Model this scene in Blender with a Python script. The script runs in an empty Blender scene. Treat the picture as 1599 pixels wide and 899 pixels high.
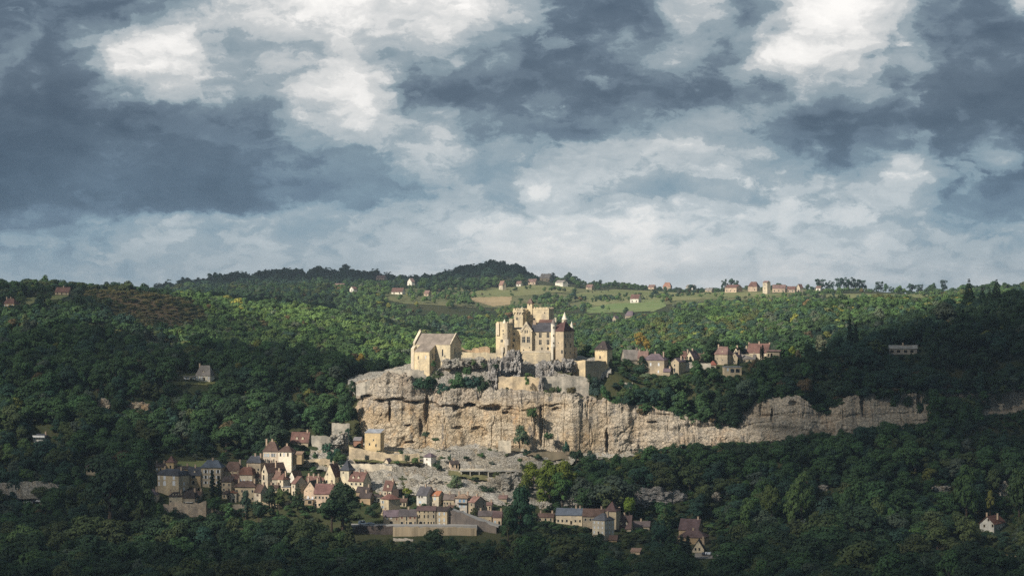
import bpy, bmesh, math, random
import numpy as np
from mathutils import Vector, Matrix

# ------------------------------------------------------------------ camera, sky, sun, exposure
sc = bpy.context.scene
COL = sc.collection
random.seed(7)
RNG = np.random.default_rng(11)
F = 3761.0            # focal length in photo pixels (photo 1599 wide)
CX, CY, CZ = 799.5, 449.5, 150.0

cam_d = bpy.data.cameras.new("camera")
cam = bpy.data.objects.new("camera", cam_d)
COL.objects.link(cam)
cam.location = (0, 0, CZ)
cam.rotation_euler = (math.radians(90), 0, 0)
cam_d.sensor_width = 36.0
cam_d.lens = 36.0 * F / 1599.0
cam_d.clip_start = 1.0
cam_d.clip_end = 60000.0
sc.camera = cam

SUN_AZ, SUN_EL = math.radians(231), math.radians(37)
SUN = Vector((math.sin(SUN_AZ) * math.cos(SUN_EL), math.cos(SUN_AZ) * math.cos(SUN_EL), math.sin(SUN_EL)))
sl = bpy.data.lights.new("sun", 'SUN')
sl.energy = 5.0
sl.angle = math.radians(0.55)
sl.color = (1.0, 0.94, 0.85)
so = bpy.data.objects.new("sun", sl)
COL.objects.link(so)
so.rotation_euler = SUN.to_track_quat('Z', 'Y').to_euler()
so.location = (-600, -600, 900)

sc.view_settings.view_transform = 'Standard'
sc.view_settings.look = 'None'
sc.view_settings.exposure = 0.25
sc.view_settings.gamma = 1.0
sc.render.engine = 'CYCLES'
cy = sc.cycles
cy.max_bounces = 4
cy.diffuse_bounces = 2
cy.glossy_bounces = 1
cy.transmission_bounces = 2
cy.transparent_max_bounces = 8
cy.volume_bounces = 0
cy.use_denoising = False
cy.denoising_input_passes = 'RGB_ALBEDO_NORMAL'
cy.denoising_prefilter = 'ACCURATE'
cy.use_adaptive_sampling = False
cy.adaptive_threshold = 0.015
cy.adaptive_min_samples = 8
cy.caustics_reflective = False
cy.caustics_refractive = False
cy.sample_clamp_indirect = 4.0


def lin(c):
    return tuple(((v / 255.0) / 12.92 if v / 255.0 <= 0.04045 else ((v / 255.0 + 0.055) / 1.055) ** 2.4) for v in c)


class NT:
    """small helper to write node graphs as expressions"""
    def __init__(s, tree):
        s.t = tree
        s.n = tree.nodes
        s.l = tree.links

    def new(s, kind, **kw):
        nd = s.n.new(kind)
        for k, v in kw.items():
            setattr(nd, k, v)
        return nd

    def put(s, sock, v):
        if hasattr(v, 'is_output'):
            s.l.new(v, sock)
        elif v is not None:
            sock.default_value = v

    def m(s, op, a, b=None, c=None, clamp=False):
        nd = s.new('ShaderNodeMath', operation=op, use_clamp=clamp)
        s.put(nd.inputs[0], a)
        s.put(nd.inputs[1], b)
        s.put(nd.inputs[2], c)
        return nd.outputs[0]

    def v(s, op, a, b=None):
        nd = s.new('ShaderNodeVectorMath', operation=op)
        s.put(nd.inputs[0], a)
        if op == 'SCALE':
            s.put(nd.inputs['Scale'], b)
        else:
            s.put(nd.inputs[1], b)
        return nd.outputs[0]

    def xyz(s, x, y, z):
        nd = s.new('ShaderNodeCombineXYZ')
        for i, q in enumerate((x, y, z)):
            s.put(nd.inputs[i], q)
        return nd.outputs[0]

    def sep(s, v):
        nd = s.new('ShaderNodeSeparateXYZ')
        s.put(nd.inputs[0], v)
        return nd.outputs

    def noise(s, vec, scale, detail=5.0, rough=0.55, dist=0.0, color=False, lac=2.0):
        nd = s.new('ShaderNodeTexNoise')
        s.put(nd.inputs['Vector'], vec)
        nd.inputs['Scale'].default_value = scale
        nd.inputs['Detail'].default_value = detail
        nd.inputs['Roughness'].default_value = rough
        nd.inputs['Lacunarity'].default_value = lac
        nd.inputs['Distortion'].default_value = dist
        return nd.outputs[1 if color else 0]

    def ramp(s, fac, stops, interp='LINEAR'):
        nd = s.new('ShaderNodeValToRGB')
        cr = nd.color_ramp
        cr.interpolation = interp
        els = cr.elements
        while len(els) < len(stops):
            els.new(0.5)
        for e, (p, c) in zip(els, stops):
            e.position = p
        for e, (p, c) in zip(els, stops):
            if not isinstance(c, (tuple, list)):
                c = (c, c, c)
            e.color = (c[0], c[1], c[2], 1)
        s.put(nd.inputs[0], fac)
        return nd.outputs[0]

    def mix(s, f, a, b, blend='MIX'):
        nd = s.new('ShaderNodeMix', data_type='RGBA', blend_type=blend)
        s.put(nd.inputs['Factor'], f)
        for key, q in ((6, a), (7, b)):
            if isinstance(q, tuple) and len(q) == 3:
                q = q + (1,)
            s.put(nd.inputs[key], q)
        return nd.outputs[2]

    def mixf(s, f, a, b):
        nd = s.new('ShaderNodeMix', data_type='FLOAT')
        s.put(nd.inputs[0], f)
        s.put(nd.inputs[2], a)
        s.put(nd.inputs[3], b)
        return nd.outputs[0]

    def smooth(s, x, lo, hi, a=0.0, b=1.0):
        nd = s.new('ShaderNodeMapRange', interpolation_type='SMOOTHSTEP')
        s.put(nd.inputs[0], x)
        for i, q in enumerate((lo, hi, a, b)):
            nd.inputs[i + 1].default_value = q
        return nd.outputs[0]


# ---- sky: Nishita air behind a deck of procedural clouds, all in world directions
world = bpy.data.worlds.new("World")
sc.world = world
world.use_nodes = True
g = NT(world.node_tree)
g.n.clear()
wout = g.new('ShaderNodeOutputWorld')
bg = g.new('ShaderNodeBackground')
bg.inputs['Strength'].default_value = 0.1
g.l.new(bg.outputs[0], wout.inputs[0])
sky = g.new('ShaderNodeTexSky', sky_type='NISHITA')
sky.sun_disc = False
sky.sun_elevation = SUN_EL
sky.sun_rotation = SUN_AZ
sky.altitude = 150
dirv = g.new('ShaderNodeTexCoord').outputs['Generated']
dx, dy, dz = g.sep(dirv)
K = F / 799.5
u0 = g.m('MULTIPLY', g.m('ARCTAN2', dx, dy), K)
v0 = g.m('MULTIPLY', g.m('ARCSINE', dz), K)
q = g.v('MULTIPLY', dirv, (K, K, K * 1.5))
# ragged cloud edges: warp the direction with three sizes of turbulence
w1 = g.v('SUBTRACT', g.noise(q, 3.0, 3.0, 0.55, color=True), (0.5, 0.5, 0.5))
w2 = g.v('SUBTRACT', g.noise(q, 10.0, 5.0, 0.6, color=True), (0.5, 0.5, 0.5))
wx1, wy1, _ = g.sep(w1)
wx2, wy2, _ = g.sep(w2)
uu = g.m('ADD', u0, g.m('ADD', g.m('MULTIPLY', wx1, 0.13), g.m('MULTIPLY', wx2, 0.12)))
vv = g.m('ADD', v0, g.m('ADD', g.m('MULTIPLY', wy1, 0.06), g.m('MULTIPLY', wy2, 0.09)))
SKY_ROWS = [  # elevation row (photo py), brightness along azimuth (photo px)
    (-40, [(0, .40), (180, .40), (330, .52), (430, .74), (560, .88), (700, .84), (800, .70), (880, .42), (1010, .40), (1100, .76), (1180, .48), (1290, .92), (1400, .74), (1490, .44), (1599, .62)]),
    (20, [(0, .40), (170, .38), (250, .55), (300, .72), (400, .80), (520, .90), (640, .80), (730, .86), (820, .66), (880, .41), (1010, .40), (1080, .70), (1130, .66), (1180, .46), (1250, .86), (1320, .95), (1390, .80), (1470, .45), (1540, .44), (1599, .78)]),
    (80, [(0, .46), (30, .52), (80, .37), (150, .50), (200, .84), (280, .88), (320, .64), (400, .62), (470, .66), (540, .78), (610, .62), (690, .74), (760, .62), (840, .42), (950, .43), (1000, .56), (1080, .58), (1140, .46), (1190, .84), (1250, .93), (1320, .88), (1400, .68), (1470, .43), (1599, .38)]),
    (140, [(0, .46), (50, .38), (110, .34), (190, .56), (250, .74), (330, .66), (420, .56), (480, .80), (560, .93), (600, .76), (640, .44), (720, .40), (820, .40), (900, .43), (1000, .46), (1100, .44), (1200, .46), (1260, .66), (1310, .62), (1390, .45), (1500, .39), (1599, .37)]),
    (195, [(0, .33), (100, .31), (200, .38), (300, .43), (400, .44), (480, .64), (550, .76), (620, .60), (680, .62), (740, .46), (840, .44), (930, .47), (1040, .54), (1150, .52), (1220, .43), (1300, .40), (1420, .39), (1599, .37)]),
    (245, [(0, .30), (110, .30), (200, .38), (300, .36), (400, .43), (500, .50), (600, .58), (660, .74), (700, .68), (760, .56), (820, .64), (890, .72), (980, .70), (1060, .68), (1150, .68), (1230, .54), (1310, .42), (1360, .58), (1420, .66), (1470, .46), (1550, .54), (1599, .44)]),
    (295, [(0, .28), (100, .33), (180, .40), (260, .34), (350, .34), (460, .44), (560, .54), (680, .64), (790, .58), (850, .74), (900, .62), (1000, .56), (1080, .58), (1180, .62), (1280, .66), (1350, .60), (1400, .68), (1480, .46), (1599, .43)]),
    (322, [(0, .30), (100, .34), (200, .36), (330, .35), (450, .41), (540, .50), (680, .63), (800, .62), (900, .70), (1000, .76), (1060, .74), (1140, .64), (1240, .70), (1330, .66), (1400, .64), (1490, .50), (1599, .46)]),
    (345, [(0, .40), (110, .42), (180, .54), (280, .64), (340, .62), (430, .60), (520, .56), (620, .62), (720, .66), (830, .70), (920, .76), (990, .88), (1050, .84), (1110, .72), (1220, .72), (1320, .68), (1420, .60), (1520, .52), (1599, .52)]),
    (385, [(0, .44), (120, .50), (230, .60), (350, .57), (500, .60), (620, .66), (760, .73), (880, .80), (960, .80), (1080, .75), (1220, .73), (1350, .66), (1480, .58), (1599, .56)]),
    (428, [(0, .50), (200, .54), (400, .60), (600, .65), (800, .76), (1000, .80), (1200, .73), (1400, .67), (1599, .61)]),
]
um = g.m('MULTIPLY_ADD', uu, 1 / 2.4, 0.5)
vals = []
for py, st in SKY_ROWS:
    stops = [((((p - CX) / 799.5) / 2.4 + 0.5), b) for p, b in st]
    vals.append(((CY - py) / 799.5, g.ramp(um, stops, 'B_SPLINE' if len(stops) < 12 else 'EASE')))
L = vals[0][1]
for (va, _), (vb, rb) in zip(vals[:-1], vals[1:]):
    L = g.mixf(g.smooth(vv, vb, va, 1.0, 0.0), L, rb)
# beyond the frame the deck goes on at the average of what is seen
n_far = g.noise(q, 1.3, 6.0, 0.6)
far = g.m('MULTIPLY_ADD', g.m('SUBTRACT', n_far, 0.5), 0.9, 0.47)
outm = g.m('MAXIMUM', g.smooth(g.m('ABSOLUTE', u0), 1.05, 1.5), g.smooth(v0, 0.62, 0.95))
L = g.m('ADD', g.mixf(outm, L, far), g.smooth(v0, 0.24, 0.0, 0.03, 0.10))
# billows and torn edges: cloud masses break sharply where the deck turns from grey to white
qw = g.v('ADD', g.v('MULTIPLY', q, (1.0, 1.0, 1.35)), g.v('SCALE', w2, 0.13))
d1 = g.m('SUBTRACT', g.noise(qw, 5.0, 10.0, 0.60), 0.5)
d2 = g.m('SUBTRACT', g.noise(g.v('MULTIPLY', qw, (0.8, 0.8, 1.2)), 17.0, 7.0, 0.68), 0.5)
vor = g.new('ShaderNodeTexVoronoi', feature='SMOOTH_F1')
g.put(vor.inputs['Vector'], qw)
vor.inputs['Scale'].default_value = 12.0
vor.inputs['Detail'].default_value = 1.0
vor.inputs['Smoothness'].default_value = 0.4
bil = g.m('SUBTRACT', 0.40, vor.outputs['Distance'])
d3 = g.m('SUBTRACT', g.noise(g.v('ADD', qw, (4.1, 2.7, 1.3)), 8.0, 8.0, 0.60), 0.5)
Sa = g.m('ADD', L, g.m('ADD', g.m('MULTIPLY', d1, 0.50), g.m('ADD', g.m('MULTIPLY', d2, 0.27), g.m('MULTIPLY', bil, 0.10))))
Sb = g.m('ADD', L, g.m('ADD', g.m('MULTIPLY', d3, 0.44), g.m('ADD', g.m('MULTIPLY', d2, 0.24), g.m('MULTIPLY', bil, 0.12))))
# lit tops and shaded bases: difference of the cloud density towards the light
d1u = g.noise(g.v('ADD', qw, (-0.03, 0.0, 0.075)), 3.4, 7.0, 0.58)
d1s = g.noise(qw, 3.4, 7.0, 0.58)
relief = g.m('MULTIPLY', g.m('SUBTRACT', d1s, d1u), 0.52)
crisp = 0.33
for S_, lo_, hi_, k_ in ((Sb, 0.38, 0.46, 0.09), (Sa, 0.49, 0.55, 0.12), (Sb, 0.595, 0.65, 0.15), (Sa, 0.70, 0.76, 0.14), (Sb, 0.80, 0.88, 0.13)):
    crisp = g.m('ADD', crisp, g.m('MULTIPLY', g.smooth(S_, lo_, hi_), k_))
amt = g.smooth(v0, 0.0, 0.28, 0.36, 0.58)
L = g.mixf(amt, L, crisp)
amp = g.smooth(L, 0.36, 0.85, 0.25, 0.8)
L = g.m('ADD', L, g.m('MULTIPLY', g.m('ADD', g.m('MULTIPLY', d2, 0.24), g.m('ADD', g.m('MULTIPLY', d1, 0.14), g.m('MULTIPLY', bil, 0.08))), amp))
L = g.m('ADD', L, g.m('MULTIPLY', relief, g.m('MULTIPLY', g.smooth(L, 0.30, 0.70, 0.30, 1.0), g.smooth(v0, 0.0, 0.25, 0.55, 1.0))))
RAMP_UP = [(.22, lin((48, 61, 77))), (.32, lin((68, 83, 100))), (.42, lin((96, 111, 126))), (.52, lin((126, 142, 152))), (.62, lin((156, 166, 172))), (.74, lin((189, 192, 193))), (.86, lin((217, 216, 214))), (1.0, lin((243, 240, 236)))]
RAMP_LOW = [(.22, lin((44, 63, 85))), (.32, lin((66, 88, 109))), (.42, lin((92, 115, 136))), (.52, lin((122, 147, 163))), (.62, lin((154, 169, 178))), (.74, lin((186, 195, 200))), (.86, lin((218, 220, 220))), (1.0, lin((243, 240, 236)))]
cu = g.ramp(L, RAMP_UP)
cl = g.ramp(L, RAMP_LOW)
cc = g.mix(g.smooth(v0, 0.10, 0.42), cl, cu)
cc = g.v('SCALE', cc, 10.0)
g.put(bg.inputs['Color'], g.mix(0.97, sky.outputs[0], cc))

# ------------------------------------------------------------------ numeric helpers
def _hash(ix, iy, iz, seed):
    h = (ix.astype(np.int64) * 374761393 + iy.astype(np.int64) * 668265263 + iz.astype(np.int64) * 2147483647 + seed * 974711) & 0xffffffff
    h = ((h ^ (h >> 13)) * 1274126177) & 0xffffffff
    h = h ^ (h >> 16)
    return (h & 0xffff) / 65535.0


def vnoise(x, y, z=0.0, seed=0):
    x, y, z = np.broadcast_arrays(np.asarray(x, float), np.asarray(y, float), np.asarray(z, float))
    ix, iy, iz = np.floor(x).astype(np.int64), np.floor(y).astype(np.int64), np.floor(z).astype(np.int64)
    fx, fy, fz = x - ix, y - iy, z - iz
    fx, fy, fz = fx * fx * (3 - 2 * fx), fy * fy * (3 - 2 * fy), fz * fz * (3 - 2 * fz)
    r = 0
    for a in (0, 1):
        for b in (0, 1):
            for c in (0, 1):
                w = (fx if a else 1 - fx) * (fy if b else 1 - fy) * (fz if c else 1 - fz)
                r = r + w * _hash(ix + a, iy + b, iz + c, seed)
    return r * 2 - 1


def fbm(x, y, z=0.0, oct=4, gain=0.5, seed=0):
    r, a, f = 0, 1.0, 1.0
    for k in range(oct):
        r = r + a * vnoise(np.asarray(x) * f, np.asarray(y) * f, np.asarray(z) * f, seed + k)
        a *= gain
        f *= 2.03
    return r


def P(px, py, D):
    """the world point seen at photo pixel (px, py) at depth D"""
    return Vector(((px - CX) * D / F, D, CZ - (py - CY) * D / F))


def mpp(D):
    return D / F


# ------------------------------------------------------------------ terrain height
PXC = np.array([-6000, -900, 0, 130, 240, 300, 400, 500, 545, 580, 640, 700, 770, 800, 850, 900, 960, 1000, 1050, 1100, 1150, 1165, 1200, 1250, 1300, 1350, 1400, 1450, 1500, 1599, 2500, 7600], float)
ROWS = {
    5: [(0, 0)], 1150: [(0, 1), (1599, 1)], 1250: [(0, 2), (800, 2), (1599, 3)],
    1330: [(-900, 5), (0, 6), (300, 11), (560, 13), (800, 12), (1000, 10), (1599, 12)],
    1370: [(-900, 8), (0, 12), (130, 18), (240, 24), (480, 27), (560, 26), (640, 24), (720, 24), (800, 20), (900, 16), (1000, 14), (1100, 14), (1300, 20), (1599, 22)],
    1410: [(-900, 15), (0, 30), (130, 36), (240, 42), (400, 42), (480, 43), (560, 41), (640, 37), (720, 37), (800, 33), (850, 28), (960, 24), (1000, 26), (1300, 38), (1599, 40)],
    1440: [(-900, 25), (0, 46), (130, 50), (240, 53), (400, 49), (500, 47), (640, 45.5), (720, 45), (800, 43), (860, 41), (960, 40), (1000, 42), (1300, 53), (1599, 56)],
    1466: [(-900, 40), (0, 60), (240, 62), (400, 62), (500, 58), (545, 54), (640, 51), (720, 52), (800, 52), (900, 50), (960, 48), (1050, 50), (1150, 52), (1250, 55), (1350, 60), (1450, 64), (1599, 70), (2500, 80)],
    1482: [(-900, 52), (0, 68), (240, 70), (400, 68), (500, 65), (545, 60), (640, 56), (720, 57), (800, 57), (900, 55), (960, 53), (1050, 54), (1150, 56), (1250, 59), (1350, 63), (1450, 67), (1599, 73), (2500, 85)],
    1500: [(-900, 60), (0, 72), (240, 74), (400, 72), (500, 70), (545, 77), (580, 88), (640, 89), (700, 86), (770, 85), (850, 84), (940, 82), (1000, 74), (1100, 70), (1150, 68), (1165, 79), (1250, 82), (1300, 75), (1350, 82), (1450, 83), (1599, 88), (2500, 95)],
    1508: [(-900, 70), (0, 82), (240, 84), (400, 82), (500, 82), (545, 86), (580, 93), (640, 97), (700, 99.5), (770, 102), (850, 98), (900, 96), (960, 95), (1000, 88), (1100, 83), (1250, 90), (1400, 97), (1599, 104), (2500, 112)],
    1540: [(-900, 80), (0, 92), (240, 96), (400, 92), (530, 90), (640, 99), (700, 103), (770, 108), (850, 108), (900, 106), (960, 101), (1000, 94), (1100, 93), (1150, 94), (1200, 98), (1300, 104), (1400, 110), (1599, 118), (2500, 130)],
    1580: [(-900, 90), (0, 100), (240, 103), (400, 98), (530, 92), (640, 88), (800, 88), (900, 92), (960, 98), (1000, 100), (1100, 101), (1200, 104), (1300, 104), (1400, 112), (1599, 123), (2500, 140)],
    1650: [(-900, 100), (0, 108), (150, 110), (250, 104), (400, 99), (500, 94), (560, 88), (640, 78), (800, 72), (960, 80), (1100, 90), (1200, 95), (1300, 98), (1340, 105), (1400, 115), (1500, 125), (1599, 131), (2500, 150)],
    1750: [(-900, 112), (0, 119), (150, 121), (250, 106), (400, 86), (560, 74), (700, 64), (960, 65), (1100, 78), (1250, 92), (1300, 96), (1350, 106), (1400, 116), (1500, 128), (1599, 137), (2500, 155)],
    1850: [(-900, 122), (0, 129), (150, 130), (250, 112), (400, 91), (560, 78), (700, 65), (960, 70), (1100, 83), (1250, 98), (1320, 103), (1400, 114), (1500, 128), (1599, 139), (2500, 160)],
    2000: [(-900, 132), (0, 133), (100, 134), (200, 129), (270, 118), (400, 100), (560, 95), (640, 89), (780, 80), (900, 85), (960, 90), (1100, 104), (1250, 118), (1400, 123), (1500, 127), (1599, 135), (2500, 150)],
    2150: [(-900, 146), (0, 146), (150, 147), (230, 146), (300, 136), (400, 121), (560, 106), (640, 98), (780, 90), (900, 96), (960, 101), (1100, 118), (1250, 127), (1400, 130), (1599, 136), (2500, 140)],
    2400: [(-900, 135), (0, 136), (230, 138), (300, 139), (400, 133), (500, 123), (640, 100), (770, 84), (900, 96), (960, 106), (1000, 114), (1100, 124), (1250, 129), (1400, 130), (1599, 134), (2500, 135)],
    2600: [(-900, 140), (230, 138), (400, 127), (500, 114), (640, 95), (770, 87), (900, 94), (1000, 103), (1100, 113), (1250, 121), (1400, 122), (1599, 127)],
    2800: [(-900, 132), (230, 133), (400, 132), (500, 121), (640, 104), (770, 90), (900, 100), (960, 107), (1100, 117), (1250, 124), (1400, 123), (1599, 127)],
    3050: [(-900, 130), (230, 132), (400, 143), (500, 142), (640, 131), (700, 127), (770, 119), (850, 114), (920, 114), (1000, 116), (1100, 123), (1250, 133), (1400, 132), (1599, 132)],
    3350: [(-900, 128), (230, 130), (400, 142), (500, 145), (600, 146), (700, 141), (770, 137), (850, 135), (920, 133), (1000, 135), (1100, 142), (1200, 146), (1300, 147), (1400, 142), (1599, 140)],
    3700: [(-900, 128), (230, 132), (300, 146), (400, 154), (560, 153), (600, 152), (700, 158), (770, 157), (850, 156), (900, 153), (1000, 142), (1100, 140), (1200, 141), (1300, 139), (1400, 134), (1599, 136)],
    4100: [(-900, 130), (130, 130), (240, 138), (300, 155), (350, 164), (400, 167), (500, 167), (580, 165), (600, 148), (640, 160), (700, 167), (740, 179), (770, 184), (800, 178), (830, 166), (870, 152), (900, 146), (1000, 141), (1100, 137), (1250, 138), (1300, 133), (1400, 127), (1450, 130), (1500, 136), (1599, 142), (2500, 145)],
    4700: [(-900, 130), (1599, 135)], 6500: [(0, 95)], 14000: [(0, 55)],
}
ROWD = np.array(sorted(ROWS), float)
ZT = np.array([np.interp(PXC, *zip(*ROWS[int(d)])) for d in ROWD])
# resample in depth on a fine table with monotone (PCHIP-like) slopes, smooth sideways
TD = np.concatenate([np.arange(0, 1100, 50.0), np.arange(1100, 1700, 4.0), np.arange(1700, 4800, 15.0), np.arange(4800, 14001, 200.0)])
TP = np.concatenate([np.array([-6000, -3500, -2000, -1200]), np.arange(-900, 2501, 10.0), np.array([3000, 4000, 5500, 7600])])


def pchip(xs, ys, xq):
    h = np.diff(xs)
    dlt = np.diff(ys, axis=0) / h[:, None]
    m = np.zeros_like(ys)
    a, b = dlt[:-1], dlt[1:]
    w1 = (2 * h[1:] + h[:-1])[:, None]
    w2 = (h[1:] + 2 * h[:-1])[:, None]
    with np.errstate(divide='ignore', invalid='ignore'):
        mm = np.where(a * b > 0, (w1 + w2) / (w1 / a + w2 / b), 0)
    m[1:-1] = mm
    i = np.clip(np.searchsorted(xs, xq) - 1, 0, len(xs) - 2)
    t = ((xq - xs[i]) / h[i])[:, None]
    hi = h[i][:, None]
    return (1 + 2 * t) * (1 - t) ** 2 * ys[i] + t * (1 - t) ** 2 * hi * m[i] + t * t * (3 - 2 * t) * ys[i + 1] + t * t * (t - 1) * hi * m[i + 1]


ZC = pchip(ROWD, ZT, TD)                              # depth x coarse columns
ZG = np.array([np.interp(TP, PXC, r) for r in ZC])
ker = np.array([1, 2, 3, 2, 1.0]) / 9
ZS = np.apply_along_axis(lambda r: np.convolve(np.pad(r, 2, 'edge'), ker, 'valid'), 1, ZG)
far = np.clip((TD - 1650) / 200, 0, 1)[:, None]
XX = (TP[None, :] - CX) * TD[:, None] / F
YY = TD[:, None] + 0 * TP[None, :]
ZS = ZS + far * np.clip(TD / 2200, 0, 1.3)[:, None] * (4.0 * fbm(XX / 170, YY / 170, oct=3, seed=3))
ZS = ZS + (1 - far) * np.clip((TD - 1100) / 60, 0, 1)[:, None] * 0.8 * fbm(XX / 35, YY / 35, oct=2, seed=5)


def ground(x, y):
    """terrain height at world (x, y); arrays welcome"""
    x, y = np.asarray(x, float), np.asarray(y, float)
    px = CX + x / np.maximum(y, 1.0) * F
    i = np.clip(np.searchsorted(TD, y, 'right') - 1, 0, len(TD) - 2)
    j = np.clip(np.searchsorted(TP, px, 'right') - 1, 0, len(TP) - 2)
    a = np.clip((y - TD[i]) / (TD[i + 1] - TD[i]), 0, 1)
    b = np.clip((px - TP[j]) / (TP[j + 1] - TP[j]), 0, 1)
    return (1 - a) * ((1 - b) * ZS[i, j] + b * ZS[i, j + 1]) + a * ((1 - b) * ZS[i + 1, j] + b * ZS[i + 1, j + 1])


def gz(px, D):
    return float(ground((px - CX) * D / F, D))


def gpy(px, D):
    D = np.asarray(D, float)
    return CY + (CZ - ground((px - CX) * D / F, D)) * F / D


def hit(px, py, lo, hi):
    """depth at which the ground is seen at (px, py), searched between lo and hi"""
    Ds = np.arange(lo, hi + 0.5, 0.5 if hi < 1800 else 2.0)
    g_ = gpy(px, Ds)
    ok = np.nonzero(g_ <= py)[0]
    return float(Ds[ok[0]] if len(ok) else Ds[np.argmin(np.abs(g_ - py))])


# ------------------------------------------------------------------ mesh helpers
class MB:
    """collects faces in world space and links them as ONE mesh object"""
    def __init__(s):
        s.v, s.f, s.mi = [], [], []

    def add(s, vs, fs, mi=0):
        o = len(s.v)
        s.v.extend([tuple(p) for p in vs])
        s.f.extend([tuple(o + i for i in f) for f in fs])
        s.mi.extend([mi] * len(fs))
        return s

    def box(s, o, X, Y, w, d, h, z0=0.0, mi=0):
        """o = front left bottom corner, X along the front, Y into the depth"""
        o = Vector(o)
        Z = Vector((0, 0, 1))
        c = [o + X * a + Y * b + Z * (z0 + e) for e in (0, h) for a, b in ((0, 0), (w, 0), (w, d), (0, d))]
        return s.add(c, [(0, 1, 5, 4), (1, 2, 6, 5), (2, 3, 7, 6), (3, 0, 4, 7), (4, 5, 6, 7), (3, 2, 1, 0)], mi)

    def shell(s, vs, fs, t, mi=0):
        """closes a sheet of roof faces into a slab of thickness t"""
        n = len(vs)
        vs = [Vector(p) for p in vs]
        lo = [p - Vector((0, 0, t)) for p in vs]
        edges = {}
        for f in fs:
            for a, b in zip(f, f[1:] + f[:1]):
                edges[(a, b)] = 1
        rim = [(b, a, a + n, b + n) for a, b in edges if (b, a) not in edges]
        return s.add(vs + lo, list(fs) + [tuple(n + i for i in reversed(f)) for f in fs] + rim, mi)

    def cyl(s, c, r0, r1, z0, z1, n=14, cap=True, mi=0):
        c = Vector(c)
        vs = [c + Vector((math.cos(2 * math.pi * k / n) * r, math.sin(2 * math.pi * k / n) * r, z)) for r, z in ((r0, z0), (r1, z1)) for k in range(n)]
        fs = [(k, (k + 1) % n, n + (k + 1) % n, n + k) for k in range(n)]
        if cap:
            fs += [tuple(range(n, 2 * n)), tuple(reversed(range(n)))]
        return s.add(vs, fs, mi)

    def tube(s, pts, rads, n=6, mi=0):
        rings = []
        for i, p in enumerate(pts):
            p = Vector(p)
            d = (Vector(pts[min(i + 1, len(pts) - 1)]) - Vector(pts[max(i - 1, 0)])).normalized()
            a = d.cross(Vector((0.3, 1, 0.2))).normalized()
            b = d.cross(a)
            rings.append([p + (a * math.cos(2 * math.pi * k / n) + b * math.sin(2 * math.pi * k / n)) * rads[i] for k in range(n)])
        vs = [p for r in rings for p in r]
        fs = [(i * n + k, i * n + (k + 1) % n, (i + 1) * n + (k + 1) % n, (i + 1) * n + k) for i in range(len(pts) - 1) for k in range(n)]
        fs += [tuple(reversed(range(n))), tuple(range((len(pts) - 1) * n, len(pts) * n))]
        return s.add(vs, fs, mi)

    def mesh(s, name, mats, origin=(0, 0, 0), smooth=False):
        me = bpy.data.meshes.new(name)
        o = Vector(origin)
        me.from_pydata([tuple(Vector(p) - o) for p in s.v], [], s.f)
        for m_ in (mats if isinstance(mats, (list, tuple)) else [mats]):
            me.materials.append(m_)
        if any(s.mi):
            me.polygons.foreach_set('material_index', s.mi)
        if smooth:
            me.polygons.foreach_set('use_smooth', [True] * len(me.polygons))
        me.update()
        return me

    def build(s, name, mats, parent=None, origin=None, smooth=False):
        """world-space mesh, parented without moving (parents are unrotated Empties or parts of them)"""
        w = wloc(parent) if parent is not None else Vector(origin if origin is not None else (0, 0, 0))
        ob = bpy.data.objects.new(name, s.mesh(name, mats, w, smooth))
        COL.objects.link(ob)
        if parent is not None:
            ob.parent = parent
        else:
            ob.location = w
        return ob


def wloc(o):
    v = Vector((0, 0, 0))
    while o is not None:
        v = v + o.location
        o = o.parent
    return v


def thing(name, label, cat, loc, group=None):
    o = bpy.data.objects.new(name, None)
    o.empty_display_size = 1
    COL.objects.link(o)
    o.location = loc
    tag(o, label, cat, group)
    return o


def tag(o, label=None, cat=None, group=None, kind=None):
    if label:
        o['label'] = label
    if cat:
        o['category'] = cat
    if group:
        o['group'] = group
    if kind:
        o['kind'] = kind
    return o


def place(name, me, parent, wpos, rz=0.0):
    ob = bpy.data.objects.new(name, me)
    COL.objects.link(ob)
    ob.parent = parent
    ob.location = Vector(wpos) - wloc(parent)
    ob.rotation_euler = (0, 0, rz)
    return ob


def np_mesh(name, verts, faces, mats, smooth=False, attrs=None):
    """verts (n,3), faces (m,4) numpy"""
    me = bpy.data.meshes.new(name)
    nv, nf, k = len(verts), len(faces), faces.shape[1]
    me.vertices.add(nv)
    me.vertices.foreach_set('co', np.ascontiguousarray(verts, np.float32).ravel())
    me.loops.add(nf * k)
    me.loops.foreach_set('vertex_index', np.ascontiguousarray(faces, np.int32).ravel())
    me.polygons.add(nf)
    me.polygons.foreach_set('loop_start', np.arange(0, nf * k, k, dtype=np.int32))
    me.polygons.foreach_set('use_smooth', np.full(nf, smooth))
    for m_ in (mats if isinstance(mats, (list, tuple)) else [mats]):
        me.materials.append(m_)
    for an, (dom, arr) in (attrs or {}).items():
        if arr.ndim == 1:
            at = me.attributes.new(an, 'FLOAT', dom)
            at.data.foreach_set('value', arr.astype(np.float32))
        else:
            at = me.attributes.new(an, 'FLOAT_COLOR', dom)
            at.data.foreach_set('color', arr.astype(np.float32).ravel())
    me.update(calc_edges=True)
    me.validate()
    return me


def grid_faces(nr, nc):
    i, j = np.meshgrid(np.arange(nr - 1), np.arange(nc - 1), indexing='ij')
    a = (i * nc + j).ravel()
    return np.stack([a, a + 1, a + nc + 1, a + nc], 1)


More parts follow.
